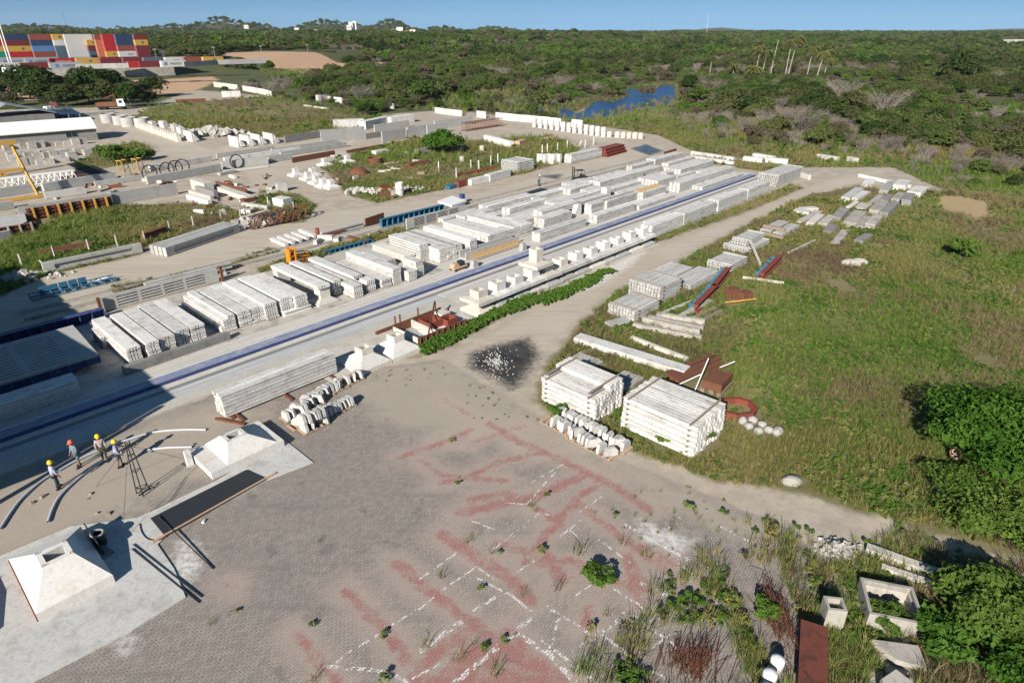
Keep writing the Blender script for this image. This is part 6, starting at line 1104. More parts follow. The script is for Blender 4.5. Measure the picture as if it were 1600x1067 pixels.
# loose offcuts lying among the left yard's stores
for d, (cx, cy, sx, sy, n, ms) in (("debris by the track bend",(372,312,70,22,26,('cream','rust','wood','grey','white'))),("clutter beside the long grey beams",(300,284,120,10,22,('cream','grey','wood','rust'))),("scrap below the crane",(95,300,90,14,18,('wood','rust','grey','steel'))),("scrap in the middle grass",(600,262,80,22,18,('rust','cream','wood'))),("litter behind the slab row",(560,378,110,14,14,('wood','rust','cream')))):
    P_ = sorted([(cx+jit(sx), cy+jit(sy)) for _ in range(n)])
    for k, (x, y) in enumerate(P_):
        l, w, h = random.uniform(.5,2.4), random.uniform(.2,.7), random.uniform(.12,.55); m = random.choice(ms)
        link('offcut', MB().frus((-l/2,l/2,-w/2,w/2),(-l/2+.05,l/2-.08,-w/2+.04,w/2-.05),0,h).mesh('offcut', M[m]), None, at(x,y,.0), (0 if m != 'wood' else jit(.1), jit(.08), random.uniform(0,3.14)), f"{dict(cream='cream concrete',grey='grey concrete',white='white concrete',rust='rusty steel',wood='timber',steel='dark steel')[m]} offcut, {(ORD+['twenty '+o for o in ORD[:9]])[k]} from left in the {d}", 'offcut', d)
# ------------------------------------------------------------------ vegetation
def quads_mesh(name, C, N, S, mats, mi=None, asp=1.5, extra=None, droop=0.0):
    """leaf-sized faces: centres C, normals N, sizes S"""
    C, N, S = np.asarray(C, float), np.asarray(N, float), np.asarray(S, float); n = len(C)
    N /= np.linalg.norm(N, axis=1, keepdims=True) + 1e-9; R = rng.normal(size=(n,3)); A = np.cross(N, R); A /= np.linalg.norm(A, axis=1, keepdims=True) + 1e-9; B = np.cross(N, A)
    a, b = A*S[:,None]*asp*.5, B*S[:,None]*.5
    Vv = np.stack([C-a, C-b*.9+a*.1+N*S[:,None]*.08, C+a, C+b*.9+a*.1+N*S[:,None]*.08], 1).reshape(-1,3)
    F = np.arange(4*n).reshape(-1,4); me = bpy.data.meshes.new(name); ev, ef = (extra.v, extra.f) if extra else ([], [])
    off = len(ev); me.from_pydata(list(map(tuple, ev)) + Vv.tolist(), [], list(ef) + (F+off).tolist())
    for m in (mats if isinstance(mats, list) else [mats]): me.materials.append(m)
    if extra: me.polygons.foreach_set("material_index", [1]*len(ef) + [0]*n)
    return me
def crown_pts(R, H, z0, nb, n, ls, flat=.6, seed=0):
    g = np.random.default_rng(seed); 
    th = g.uniform(0, 2*math.pi, nb); rr = R*np.sqrt(g.uniform(0,1,nb))*.78; zc = z0 + H*(.12+.70*np.sqrt(np.maximum(0,1-(rr/R)**2))*g.uniform(.35,1,nb)); rb = R*g.uniform(.22,.42,nb)
    bc = np.stack([rr*np.cos(th), rr*np.sin(th), zc], 1); k = g.integers(0, nb, n); d = g.normal(size=(n,3)); d[:,2] = np.where(d[:,2] < -.3, -d[:,2]*.6, d[:,2]); d /= np.linalg.norm(d, axis=1, keepdims=True)
    rad = rb[k]*np.where(g.random(n) < .07, g.uniform(1.05,1.5,n), g.uniform(.70,1.08,n)); P = bc[k] + d*rad[:,None]*np.array([1,1,flat]); P[:,2] = np.maximum(P[:,2], .05)
    N = d*.75 + g.normal(size=(n,3))*.55 + np.array([0,0,.35]); S = ls*g.uniform(.45,1.6,n); return P, N, S, bc, rb
def trunk_mb(h, r, bc, rb, n=5, seed=0):
    mb = MB(); g = random.Random(seed); top = Vector((g.uniform(-.2,.2), g.uniform(-.2,.2), h)); mb.bar((0,0,-.2), top*.5, r, 7, r*.8, cap=False); mb.bar(top*.5, top, r*.8, 7, r*.6, cap=False)
    for i in range(min(n, len(bc))): e = Vector(bc[i]); mb.bar(top*g.uniform(.5,.95), top.lerp(e,.5)+Vector((0,0,-.2)), r*.5, 5, r*.32, cap=False); mb.bar(top.lerp(e,.5)+Vector((0,0,-.2)), e, r*.32, 5, r*.12, cap=False)
    return mb
def twig_mb(R, H, n, seed, r=.035):
    g = random.Random(seed); mb = MB()
    for k in range(n):
        a = g.uniform(0,6.28); b = Vector((g.uniform(-.3,.3)*R, g.uniform(-.3,.3)*R, 0)); m = b + Vector((math.cos(a)*R*g.uniform(.2,.6), math.sin(a)*R*g.uniform(.2,.6), H*g.uniform(.4,.7))); e = m + Vector((math.cos(a+g.uniform(-.7,.7))*R*g.uniform(.2,.5), math.sin(a+g.uniform(-.7,.7))*R*g.uniform(.2,.5), H*g.uniform(.05,.35)))
        mb.bar(b,m,r,3,r*.7,cap=False); mb.bar(m,e,r*.7,3,r*.35,cap=False)
        for q in range(4): f = m.lerp(e, g.uniform(.1,1)); mb.bar(f, f+Vector((g.uniform(-.6,.6),g.uniform(-.6,.6),g.uniform(-.1,.6))), r*.45, 3, r*.2, cap=False)
    return mb
PROTO = bpy.data.collections.new("plant_prototypes")           # sources of the scattered plants; not linked to the scene
def proto(name, me): o = bpy.data.objects.new(name, me); PROTO_.objects.link(o); return o
TREES = {}                                                        # kind -> list of (crown mesh, trunk mesh)
def mk_tree(kind, leafm, R, H, z0, nb, n, ls, var, flat=.6, trunkm='trunk', asp=1.5, tr=.14):
    TREES[kind] = []
    for v in range(var):
        P, N, S, bc, rb = crown_pts(R, H, z0, nb, n, ls, flat, seed=hash((kind, v)) % 9973 if False else sum(map(ord, kind))*7+v)
        TREES[kind].append((quads_mesh('crown', P, N, S, M[leafm], asp=asp), trunk_mb(z0+H*.45, tr, bc, rb, 6, v).mesh('trunk', M[trunkm])))
mk_tree('dark', 'leaf1', 3.3, 4.6, .3, 30, 3000, .34, 3, .85); mk_tree('mid', 'leaf2', 3.0, 3.9, .2, 28, 2700, .32, 3, .85); mk_tree('bright', 'leaf3', 2.2, 2.5, .1, 20, 1700, .27, 2, .8); mk_tree('olive', 'leafolive', 2.8, 3.1, .2, 24, 2200, .28, 2, .8)
TREES['bare'] = [(twig_mb(2.8, 3.8, 70, s).mesh('branches', M['twig']), None) for s in (1,2)]
def lowpoly(kind, n, ls):
    P, N, S, bc, rb = crown_pts(3.4, 4.6, .5, 12, n, ls, .6, seed=n + sum(map(ord, kind))); return quads_mesh('far_crown', P, N, S, M[dict(dark='leaf1', mid='leaf2', bright='leaf3', olive='leafolive')[kind]])
def scatter(name, pts, scl, rotz, idx, protos, label, cat, tilt=None):
    """one object whose points carry copies of the given meshes (geometry nodes)"""
    col = bpy.data.collections.new(name + "_sources")
    for i, me in enumerate(protos): col.objects.link(bpy.data.objects.new(f"{name}_source_{i:02d}", me))
    me = bpy.data.meshes.new(name); pts = np.asarray(pts, np.float32); me.vertices.add(len(pts)); me.vertices.foreach_set("co", pts.ravel())
    for nm_, typ, dat in (("scl", 'FLOAT', np.asarray(scl, np.float32)), ("idx", 'INT', np.asarray(idx, np.int32))): me.attributes.new(nm_, typ, 'POINT').data.foreach_set("value", dat)
    rv = np.zeros((len(pts),3), np.float32); rv[:,2] = rotz
    if tilt is not None: rv[:,0] = tilt
    me.attributes.new("rot", 'FLOAT_VECTOR', 'POINT').data.foreach_set("vector", rv.ravel())
    o = link(name, me, None, (0,0,0), 0, label, cat, None, 'stuff'); ng = bpy.data.node_groups.new(name, 'GeometryNodeTree')
    ng.interface.new_socket("Geometry", in_out='INPUT', socket_type='NodeSocketGeometry'); ng.interface.new_socket("Geometry", in_out='OUTPUT', socket_type='NodeSocketGeometry')
    N_ = ng.nodes.new; gi, go = N_("NodeGroupInput"), N_("NodeGroupOutput"); ip = N_("GeometryNodeInstanceOnPoints"); ci = N_("GeometryNodeCollectionInfo"); ci.inputs["Collection"].default_value = col; ci.inputs["Separate Children"].default_value = True; ci.inputs["Reset Children"].default_value = True
    def na(n, t): d = N_("GeometryNodeInputNamedAttribute"); d.data_type = t; d.inputs[0].default_value = n; return d.outputs[0]
    L = ng.links.new; L(gi.outputs[0], ip.inputs["Points"]); L(ci.outputs[0], ip.inputs["Instance"]); ip.inputs["Pick Instance"].default_value = True; L(na("idx",'INT'), ip.inputs["Instance Index"]); L(na("scl",'FLOAT'), ip.inputs["Scale"])
    er = N_("FunctionNodeEulerToRotation"); L(na("rot",'FLOAT_VECTOR'), er.inputs[0]); L(er.outputs[0], ip.inputs["Rotation"]); L(ip.outputs[0], go.inputs[0])
    o.modifiers.new("scatter", 'NODES').node_group = ng; return o
def vnoise(X, Y, s, seed):                                      # smooth value noise
    g = np.random.default_rng(seed); T = g.random((64,64)); x, y = X/s + 1000.37, Y/s + 1000.91; xi, yi = np.floor(x).astype(int), np.floor(y).astype(int); fx, fy = x-xi, y-yi; fx = fx*fx*(3-2*fx); fy = fy*fy*(3-2*fy)
    t = lambda a, b: T[(xi+a) % 64, (yi+b) % 64]; return (t(0,0)*(1-fx)+t(1,0)*fx)*(1-fy) + (t(0,1)*(1-fx)+t(1,1)*fx)*fy
def fbm(X, Y, s, seed): return (vnoise(X,Y,s,seed) + .5*vnoise(X,Y,s/2.1,seed+1) + .25*vnoise(X,Y,s/4.3,seed+2))/1.75
def cand(y0, y1, sp, xm=.92, pad=25):
    ys_ = np.arange(y0, y1, sp); xs_ = np.arange(-xm*y1-pad, xm*y1+pad, sp); X, Y = np.meshgrid(xs_, ys_); X = X.ravel() + rng.uniform(-.48,.48,X.size)*sp; Y = Y.ravel() + rng.uniform(-.48,.48,X.size)*sp; k = np.abs(X) < xm*Y + pad; return X[k], Y[k]
Z_TERM = [W2([(-500,128),(-500,90),(420,91),(425,106),(350,112),(280,122),(0,131)], 7.0)]
Z_MEADOW = [W2([(700,178),(790,182),(860,165),(880,150),(800,140),(640,150),(610,165)]), W2([(540,100),(560,84),(380,86),(420,110),(480,108)], 4.0)]
def project(X, Y, Z):
    d = Y*_C - (Z-CAM_H)*_S; return 800 + 996*X/d, 533.5 - 996*(Y*_S + (Z-CAM_H)*_C)/d, d
Z_SHORE = [*W2([(840,176),(900,152),(1030,134),(1062,136),(1062,172),(1000,188),(900,196)])]
tx, ty, tk, ts = [], [], [], []
for (y0, y1, sp, s0) in ((85, 190, 4.3, .72), (190, 330, 5.2, .9), (330, 620, 7.0, 1.15), (620, 1150, 10.5, 1.5), (1150, 2050, 17, 2.1), (2050, 3700, 27, 2.4)):
    X, Y = cand(y0, y1, sp); f = mx(Z_FOR, X, Y); p = mx(Z_POND, X, Y); e = mx(Z_EARTH, X, Y); te = mx(Z_TERM, X, Y); g = fbm(X, Y, 38, 5); k = (f + (g-.5)*10 > 2.0) & (p < -3.5) & ~((sdf(Z_SHORE, X, Y) > 0) & (rng.random(len(X)) < .9)) & (e + (g-.5)*12 < -2) & (te < 0)
    md = mx(Z_MEADOW, X, Y); k &= ~((md > 0) & (rng.random(len(X)) < .8)); k &= ~((g < .34) & (Y < 600) & (rng.random(len(X)) < .75)); X, Y, f = X[k], Y[k], f[k]
    n1 = fbm(X, Y, 55, 21) + rng.normal(0,.10,len(X)); n2 = fbm(X, Y, 30, 33) + rng.normal(0,.06,len(X)); kind = np.where(n1 < .42, 0, np.where(n1 < .56, 1, np.where(n1 < .66, 3, 2))); kind = np.where((n2 > .66), 4, kind)
    sc = s0*rng.uniform(.65,1.35,len(X))*(.75+.5*fbm(X,Y,24,8)); sc = np.where((f < 6) & (Y < 300), sc*.6, sc); sc = np.where(kind == 4, sc*.85, sc)
    tx.append(X); ty.append(Y); tk.append(kind); ts.append(sc)
TX, TY, TK, TS = map(np.concatenate, (tx, ty, tk, ts)); TZ = terrain(TX, TY)
PX, PY, PD = project(TX, TY, TZ + 2); vis = (PX > -60) & (PX < 1660) & (PY > 20); size = TS/PD
KN = ['dark','mid','bright','olive','bare']
LOOK = dict(dark="dense dark green tree", mid="rounded mid green tree", bright="low bright bush", olive="dull olive tree", bare="grey bare bush")
SECT = [(330,"below the container terminal"),(640,"behind the far left meadow"),(860,"behind the white boundary wall"),(1080,"around the pond"),(1250,"right of the pond"),(1420,"beyond the bed end"),(9999,"beyond the flat slab field")]
RANKS = ["front rank","second rank","third rank","fourth rank","back rank"]
order = np.argsort(-np.where(vis, size, 0)); pick = order[:285]; rest = np.ones(len(TX), bool); rest[pick] = False
def plant_tree(kind, v, loc, rot, sc, lab, cat='tree', group=None, name='tree'):
    t = thing(name, lab, cat, loc, rot, group); t.scale = (sc, sc, sc*random.uniform(.85,1.15)); c, tr = TREES[kind][v % len(TREES[kind])]; link('branches' if kind == 'bare' else 'crown', c, t)
    if tr is not None: link('trunk', tr, t)
    return t
cells = {}
for i in pick: cells.setdefault((next(j for j, (m_, _) in enumerate(SECT) if PX[i] < m_)), []).append(i)
TLAB = {}
for j, L_ in cells.items():
    L_.sort(key=lambda i: -PY[i]); rows = {}
    for q_, i in enumerate(L_): rows.setdefault((min(4, q_*5//len(L_)), TK[i]), []).append(i)
    for (r_, k_), row in rows.items():
        row.sort(key=lambda i: PX[i])
        for n_, i in enumerate(row): TLAB[i] = f"{LOOK[KN[k_]]}, {ORD[min(n_,19)]} from left, {RANKS[r_]} {SECT[j][1]}"
for i in pick:
    k = KN[TK[i]]; plant_tree(k, int(rng.integers(0,9)), (float(TX[i]), float(TY[i]), float(TZ[i]) - .1), float(rng.uniform(0,6.28)), float(TS[i]), TLAB[i], 'bush' if k in ('bright','bare') else 'tree', "scrub forest: " + k + " ones", 'bush' if k in ('bright','bare') else 'tree')
near = rest & (TY < 520); far = rest & (TY >= 520)
prn = []
def joined(kind, v):
    c, tr = TREES[kind][v]; o = bmesh.new(); o.from_mesh(c); n0 = len(o.faces)
    if tr is not None: o.from_mesh(tr)
    o.faces.ensure_lookup_table()
    for f in list(o.faces)[n0:]: f.material_index = 1
    me = bpy.data.meshes.new('forest_tree'); o.to_mesh(me); o.free(); me.materials.append(c.materials[0])
    if tr is not None: me.materials.append(tr.materials[0])
    return me
base = {}
for k in KN:
    base[k] = len(prn)
    for v in range(len(TREES[k])): prn.append(joined(k, v))
idx = np.array([base[KN[k]] + int(r*len(TREES[KN[k]])) for k, r in zip(TK[near], rng.random(near.sum()))])
scatter("scrub_forest", np.stack([TX[near], TY[near], TZ[near]-.1], 1), TS[near], rng.uniform(0,6.28,near.sum()), idx, prn, "green scrub forest covering the flat land behind the yard", "forest")
fp = [lowpoly(k, n, s) for k in ('dark','mid','bright','olive') for n, s in ((700,.62),)] + [twig_mb(3, 3.6, 40, 9, .08).mesh('far_branches', M['twig'])]
fi = np.where(TK[far] == 4, 4, TK[far])
scatter("distant_forest", np.stack([TX[far], TY[far], TZ[far]-.3], 1), TS[far], rng.uniform(0,6.28,far.sum()), fi, fp, "distant green forest reaching the hills and the horizon", "forest")
# bare and dark trees one can point at
for (x, y, k, s, lab) in ((570,163,'bare',1.9,"grey twiggy tree standing in the far grass left of centre"),(660,158,'mid',1.8,"large rounded tree behind the white rubble wall"),(545,104,'dark',1.5,"lone dark tree on the pale earth bank"),(840,165,'mid',1.2,"rounded tree left of the pond"),(962,150,'mid',1.35,"tree standing on the spit in the pond"),(733,173,'bright',1.3,"bright round bush at the white boundary wall"),(760,174,'mid',.8,"small bush right of the bright round one"),(1150,178,'dark',1.6,"dark tree on the right bank of the pond"),(1110,150,'bare',2.0,"grey bare tree on the far bank of the pond"),
    (1500,402,'bright',.75,"dark green bush alone in the field"),(1495,130,'dark',2.6,"broad dark tree rising above the right scrub"),(1310,165,'bare',2.2,"brown dead bush in the right scrub"),(1380,185,'bare',2.4,"wide dead brown bush in the right scrub"),(1255,215,'bare',1.8,"grey dead bush near the bed end"),(1010,152,'olive',1.1,"olive bush on the far pond shore")):
    plant_tree(k, len(lab), at(x, y), len(lab)*1.7, s, lab)
for k, (x, y, s) in enumerate(((-8,158,2.0),(48,153,2.1),(75,158,2.2),(120,152,2.2),(150,155,2.2),(178,150,2.1),(208,155,1.9),(240,152,1.6),(25,150,2.0),(20,166,1.25),(60,162,1.5),(105,166,1.6),(140,160,1.7),(165,164,1.6),(205,168,1.5),(232,165,1.2),(35,156,1.3),(90,154,1.4),(185,155,1.5))): plant_tree('dark' if k % 3 else 'olive', k, at(x, y), k*.9, s, f"dark dense tree, {ORD[k]} from left, below the retaining wall", 'tree', 'dark trees below the retaining wall')
# nearer bushes with finer leaves
def bush(loc, R, H, n, ls, lab, leafm='leaf3', nb=18, cat='bush', name='bush', seed=3, z0=.15):
    P, N, S, bc, rb = crown_pts(R, H, z0, nb, n, ls, .7, seed); t = thing(name, lab, cat, loc); link('crown', quads_mesh('crown', P, N, S, M[leafm]), t); link('trunk', trunk_mb(H*.5, .07*R/2, bc, rb, 9, seed).mesh('trunk', M['trunk']), t); return t
bush(at(692,241), 4.0, 4.4, 3600, .36, "round green tree standing alone among the middle panels", 'leafbush', 22, 'tree', 'tree', 5); bush(at(175,254), 3.6, 2.8, 1800, .34, "green bush beside the grey block stacks", 'leaf3', 16, seed=8); bush(at(215,250), 3.0, 2.4, 1400, .34, "rounded end of the green bush line by the stacks", 'leaf3', 14, seed=9)
bush(at(1565,735), 4.5, 4.9, 28000, .15, "big dark green bush at the right picture edge", 'leafbush', 40, seed=11); bush(at(1640,760), 4.0, 3.4, 18000, .15, "big green bush cut off by the right picture edge", 'leafbush', 30, seed=12); bush(at(1560,832), 2.6, 1.6, 9000, .13, "lighter leafy bush below the big dark bush", 'leaf3', 24, seed=13); bush(at(1500,770), 1.8, 1.4, 5000, .12, "small leafy bush beside the pale boulder", 'leaf3', 18, seed=14)
bush(at(1545,985), 2.3, 2.2, 9000, .15, "bright broad leaved shrub at the lower right corner", 'leaf3', 22, seed=15); bush(at(1600,1040), 2.4, 1.8, 8000, .14, "green shrub at the lower right picture corner", 'leafbush', 20, seed=16); bush(at(1470,1010), 1.3, 1.0, 1800, .16, "low shrub beside the square chamber", 'creeper', 14, seed=17); bush(at(1386,975), .85, .8, 1300, .13, "yellow green weeds filling the square chamber", 'leaf3', 12, seed=18, z0=.1)
bush(at(935,908), .75, .55, 900, .11, "green weed clump on the red painted pavers", 'creeper', 10, 'weed', 'weed_clump', 19); bush(at(1095,690), .75, 1.5, 900, .13, "yellow green creeper climbing the square joist stack", 'leaf3', 14, 'creeper', 'creeper', 21); bush(at(1035,692), .6, .7, 500, .12, "yellow green plant before the square joist stack", 'leaf3', 9, 'weed', 'weed_clump', 22); bush(at(873,650), .7, .6, 600, .12, "green plant between kerb blocks and stepped stack", 'creeper', 10, 'weed', 'weed_clump', 23); bush(at(1200,965), .7, .8, 700, .13, "leafy weed beside the rusty rebar pile", 'creeper', 10, 'weed', 'weed_clump', 24)
wl = [(845,862,.4),(905,862,.5),(972,848,.4),(1076,798,.55),(1130,800,.4),(733,846,.35),(768,862,.3),(752,922,.3),(690,900,.3),(706,690,.3),(715,757,.28),(603,993,.32),(667,1010,.35),(715,1030,.4),(775,1050,.4),(600,1062,.4),(488,975,.3),(500,845,.2),(368,958,.25),(332,975,.2),(856,775,.3),(830,790,.3),(960,805,.3),(780,865,.25),(1010,870,.4),(870,920,.35),(820,930,.3),(790,1000,.3),(755,1010,.35),(925,985,.4),(493,1060,.35)]
def tuftmesh(nm_, n, h, w, sp, m, seed, droop=.5):
    g = random.Random(seed); v = []; f = []
    for k in range(n):
        a = g.uniform(0,6.28); r = sp*math.sqrt(g.random()); b = Vector((r*math.cos(a), r*math.sin(a), -.02)); d = Vector((math.cos(a+g.uniform(-1,1)), math.sin(a+g.uniform(-1,1)), 0)); hh = h*g.uniform(.5,1.2); s = Vector((-d.y,d.x,0))*w*g.uniform(.6,1.3); m1 = b + d*hh*.22*droop*g.uniform(.3,1.6) + Vector((0,0,hh*.6)); e = b + d*hh*droop*g.uniform(.4,1.5) + Vector((0,0,hh*g.uniform(.7,1)))
        o = len(v); v += [b-s, b+s, m1+s*.8, m1-s*.8, e]; f += [(o,o+1,o+2,o+3),(o+3,o+2,o+4)]
    me = bpy.data.meshes.new(nm_); me.from_pydata([tuple(p) for p in v], [], f); me.materials.append(M[m]); return me
def weedmesh(nm_, n, R, H, ls, m, seed): P, N, S, bc, rb = crown_pts(R, H, .0, 6, n, ls, .7, seed); return quads_mesh(nm_, P, N, S, M[m])
TUFT = [tuftmesh('tuft', 26, .62, .012, .22, 'grass', 1), tuftmesh('tuft', 30, .48, .012, .26, 'grass', 2, .8), tuftmesh('tuft', 22, .72, .010, .2, 'dry', 3), tuftmesh('tuft', 26, .5, .010, .25, 'dry', 4, .7), weedmesh('weed', 90, .3, .38, .07, 'grass', 5), weedmesh('weed', 110, .32, .32, .065, 'creeper', 6), weedmesh('weed', 90, .28, .5, .06, 'leafolive', 7), tuftmesh('tuft', 22, .95, .011, .18, 'dry', 8, .5)]
wl.sort()
for k, (x, y, s) in enumerate(wl):
    link('weed', TUFT[[1,4,5,3][k % 4]], None, at(x, y), k*1.1, f"{('grassy','leafy','broad leaved','dry')[k % 4]} weed in the worn paving, {ORD[k//4]} from left of its kind", 'weed', ('grassy','leafy','broad leaved','dry')[k % 4] + ' weeds in the paving').scale = (s*2.4,)*3
# ground already taken by things, so that grass does not grow through them
OG = np.zeros((900, 1100), bool); OX0, OY0, OS = -110., 8., .25
bpy.context.view_layer.update()
for o in list(COL.objects):
    if o.type != 'MESH' or o.get("kind") in ("structure", "stuff") or o.parent is not None and o.parent.get("category") in ("tree","bush") or o.matrix_world.translation.z > .6 or o.get("category") in ("weed","timber"): continue
    bb = [o.matrix_world @ Vector(c) for c in o.bound_box]; 
    if max(b.y for b in bb) > 200 or max(b.x for b in bb) > 140 or min(b.z for b in bb) > .6: continue
    R = o.matrix_world; lo, hi = Vector(o.bound_box[0]), Vector(o.bound_box[6]); L1, L2 = int((hi.x-lo.x)/.2)+2, int((hi.y-lo.y)/.2)+2
    if L1*L2 > 60000: continue
    aa, bb2 = np.meshgrid(np.linspace(lo.x, hi.x, L1), np.linspace(lo.y, hi.y, L2)); wx = R[0][0]*aa + R[0][1]*bb2 + R[0][3]; wy = R[1][0]*aa + R[1][1]*bb2 + R[1][3]
    i, j = ((wy-OY0)/OS).astype(int).ravel(), ((wx-OX0)/OS).astype(int).ravel(); k = (i >= 0) & (i < 900) & (j >= 0) & (j < 1100); OG[i[k], j[k]] = True
def free(X, Y): i, j = ((Y-OY0)/OS).astype(int), ((X-OX0)/OS).astype(int); ok = (i >= 0) & (i < 900) & (j >= 0) & (j < 1100); r = np.ones(len(X), bool); r[ok] = ~OG[i[ok], j[ok]]; return r
gX, gY, gS, gI = [], [], [], []
Z_LUSH = [Z_GRASS[i] for i in (1,2,3,4,5,8,9)] + [W2([(840,560),(990,500),(1010,560),(1150,600),(1330,640),(1480,700),(1480,800),(1250,760),(990,706),(835,625)])]
def add_grass(X, Y, s, keep, lean=0.0):
    X, Y = X[keep], Y[keep]; lean = lean - .085 - .16*(mx(Z_LUSH, X, Y) > 0); n = fbm(X, Y, 9, 41) + rng.normal(0,.09,len(X)) + lean; n2 = fbm(X, Y, 3.2, 55) + rng.normal(0,.1,len(X)); i = np.where(n < .40, 0, np.where(n < .5, 1, np.where(n < .60, 2, 3))); i = np.where((n2 > .66) & (n < .54), 5, np.where((n2 > .60) & (n < .5), 4, i)); i = np.where((n2 < .36) & (n > .48), 6, i); i = np.where((n2 < .42) & (n > .6), 7, i)
    gX.append(X); gY.append(Y); gS.append(s*rng.uniform(.6,1.35,len(X))*(.6+.8*fbm(X,Y,6,61))); gI.append(i)
PATCH = lambda X, Y: fbm(X, Y, 7, 71)
for (y0, y1, sp, s) in ((14, 46, .27, .72), (46, 75, .34, .8), (75, 110, .5, .95), (110, 190, .8, 1.15)):
    X, Y = cand(y0, y1, sp, .95, 4); g = mx(Z_GRASS, X, Y); pv = mx(Z_PAVE, X, Y); k = (g + (PATCH(X,Y)-.5)*1.8 > .1) & (mx(Z_TAN, X, Y) + (PATCH(X,Y)-.5)*6 < 1.6) & (PATCH(X,Y) > .22 - .0006*Y) & free(X, Y) & (mx(Z_POND, X, Y) < -1); k &= ~((sdf(Z_GRASS[1], X, Y) > -.5) & (rng.random(len(X)) < .45)); k &= ~((pv > .5) & (PATCH(X,Y) < .60)) | (sdf(Z_GRASS[6], X, Y) > .5) & (PATCH(X,Y) > .36)
    add_grass(X, Y, s, k, .0)
Z_WEED = W2([(1075,850),(1200,832),(1300,822),(1440,862),(1700,960),(1700,1300),(900,1300),(985,1010),(985,930)]); X, Y = cand(10, 34, .25, .95, 4); k = (rng.random(len(X)) < np.clip((sdf(Z_WEED, X, Y) + (PATCH(X,Y)-.5)*9 + 1.3)/4.2, 0, .85)) & free(X, Y); add_grass(X, Y, .95, k, .06)
X, Y = cand(12, 42, 1.0, .95, 4); k = (mx(Z_PAVE, X, Y) > 0) & (fbm(X, Y, 5, 77) + np.clip(X/60, -.3, .18) > .60) & free(X, Y); add_grass(X, Y, .38, k, .02)
gX, gY, gS, gI = map(np.concatenate, (gX, gY, gS, gI))
scatter("grass", np.stack([gX, gY, terrain(gX, gY)], 1), gS, rng.uniform(0,6.28,len(gX)), gI, TUFT, "green and straw coloured grass and weeds over the fields and verges", "grass", rng.normal(0,.12,len(gX)))
# creepers along the footings
CRE = [weedmesh('creeper_clump', 90, .38, .45, .11, 'creeper', 31), weedmesh('creeper_clump', 110, .45, .5, .12, 'creeper', 32)]
Z_CRE = [W2([(655,552),(668,530),(700,520),(760,490),(830,462),(838,474),(800,492),(740,520),(690,545),(665,558)]), W2([(842,468),(900,446),(935,430),(938,436),(900,455),(850,478)]), W2([(935,428),(1000,402),(1003,408),(945,430)])]
X, Y = cand(30, 62, .3, .6, 4); k = (mx(Z_CRE, X, Y) + (PATCH(X,Y)-.5)*1.2 > 0); X, Y = X[k], Y[k]
scatter("creeper_cover", np.stack([X, Y, 0*X], 1), rng.uniform(.7,1.3,len(X)), rng.uniform(0,6.28,len(X)), rng.integers(0,2,len(X)), CRE, "dark green creeper spreading along the foot of the white footings", "ground cover")
# pond edge reeds and meadow grass farther out
X, Y = cand(120, 420, 2.6, .95, 4); k = ((mx(Z_GRASS, X, Y) > 0) | ((mx(Z_POND, X, Y) > -9) & (mx(Z_POND, X, Y) < .2)) | (mx(Z_MEADOW, X, Y) > 0)) & (Y > 120); X, Y = X[k], Y[k]; n = fbm(X, Y, 14, 91); 
scatter("reeds", np.stack([X, Y, terrain(X, Y)], 1), rng.uniform(1.6,3.2,len(X)), rng.uniform(0,6.28,len(X)), np.where(n < .5, 0, np.where(n < .58, 5, 3)), TUFT, "tall reeds and rough meadow grass round the pond and far verges", "reeds")
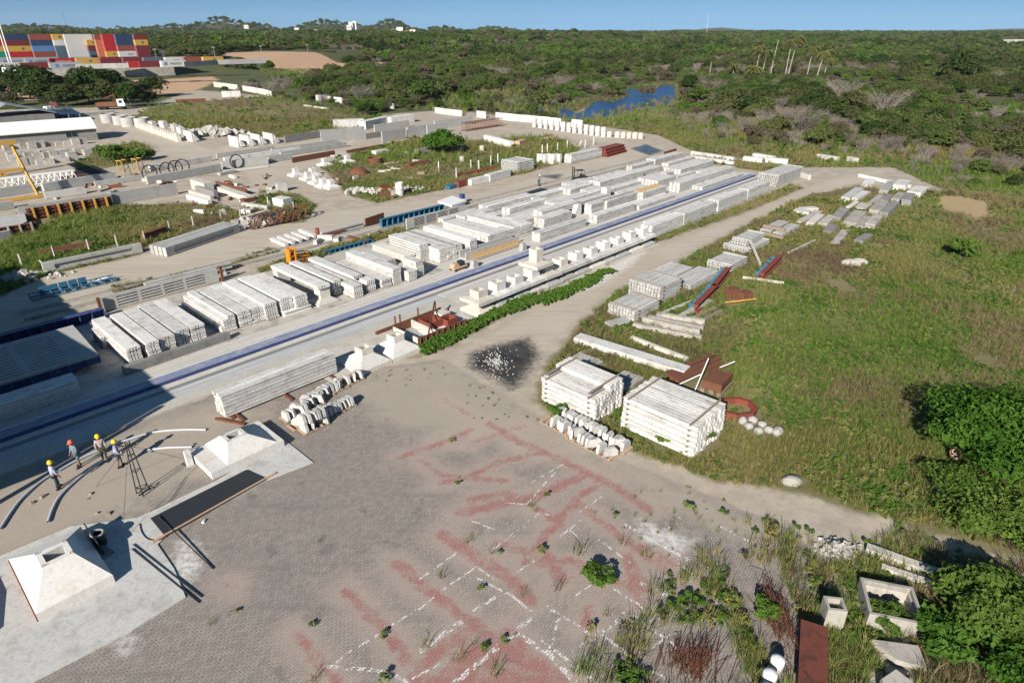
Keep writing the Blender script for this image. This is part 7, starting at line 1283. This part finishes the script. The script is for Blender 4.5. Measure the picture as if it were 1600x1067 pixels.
# palms
def palm(px, py, pxt, pyt, lab, lean=None, crownless=False, z=0):
    B = at(px, py, z); D = B.length; h = max(5, (py-pyt)*.00081*D*1.18); t = thing('palm_tree', lab, 'palm tree', B, px*.37); dx = (pxt-px)*D*.9/996*.6; T = Matrix.Rotation(-px*.37, 3, 'Z') @ Vector((dx, 0, h))
    mb = MB(); N = 6; P = [Vector((T.x*(k/N)**1.6, T.y*(k/N)**1.6, h*k/N)) for k in range(N+1)]
    for k in range(N): mb.bar(P[k], P[k+1], .26-.02*k, 7, .24-.02*k, cap=False)
    part('trunk', mb, M['palebark'], t)
    if crownless: return t
    C, Nn, S = [], [], []; g = np.random.default_rng(int(px))
    for f in range(19):
        a = 6.283*f/19 + g.uniform(-.2,.2); up = g.uniform(-.35,1.0); L = g.uniform(3.4,4.6)
        for s in np.linspace(.12,1,12):
            r = L*s; zz = h + L*(up*s*.75 - .75*s*s); p = np.array([T.x + r*math.cos(a), T.y + r*math.sin(a), zz])
            for sd in (-1,1): C.append(p + sd*.28*np.array([-math.sin(a), math.cos(a), -.35])); Nn.append(np.array([math.cos(a)*.3, math.sin(a)*.3, 1]) + sd*.5*np.array([-math.sin(a), math.cos(a), 0])); S.append(.95*(1.15-.5*s))
    link('crown', quads_mesh('crown', C, Nn, S, M['palm']), t)
for k, a in enumerate(((1227,118,1229,74),(1232,118,1241,70),(1260,124,1263,84),(1274,130,1284,90),(1286,124,1291,98),(1180,118,1184,82),(1190,122,1194,88),(1144,124,1144,106),(1172,126,1179,108),(1005,74,1005,58),(1120,78,1121,62),(1150,75,1152,66),(1078,66,1078,58),(188,60,188,46))): palm(*a, f"coconut palm, {ORD[k]} of those standing above the scrub, " + ("right group" if k < 5 else "by the pond" if k < 9 else "far off"), z=7 if a[0] < 200 else 0)
palm(1203,122,1209,74, "bare white palm trunk without a crown in the right scrub", crownless=True); palm(1108,122,1109,101, "short bare trunk at the pond bank", crownless=True)
# ------------------------------------------------------------------ light haze over the whole plain
hz = bpy.data.materials.new("haze"); hz.use_nodes = True; hn = hz.node_tree.nodes; hn.remove(hn["Principled BSDF"]); pv_ = hn.new("ShaderNodeVolumePrincipled"); pv_.inputs["Color"].default_value = (0.80, 0.88, 1.0, 1); pv_.inputs["Density"].default_value = 0.000032; hz.node_tree.links.new(pv_.outputs[0], hn["Material Output"].inputs["Volume"])
link("haze", MB().box(-9000, 9000, -500, 8600, -2.5, 170).mesh("haze", hz), kind="stuff", label="thin pale haze over the whole plain", cat="haze")
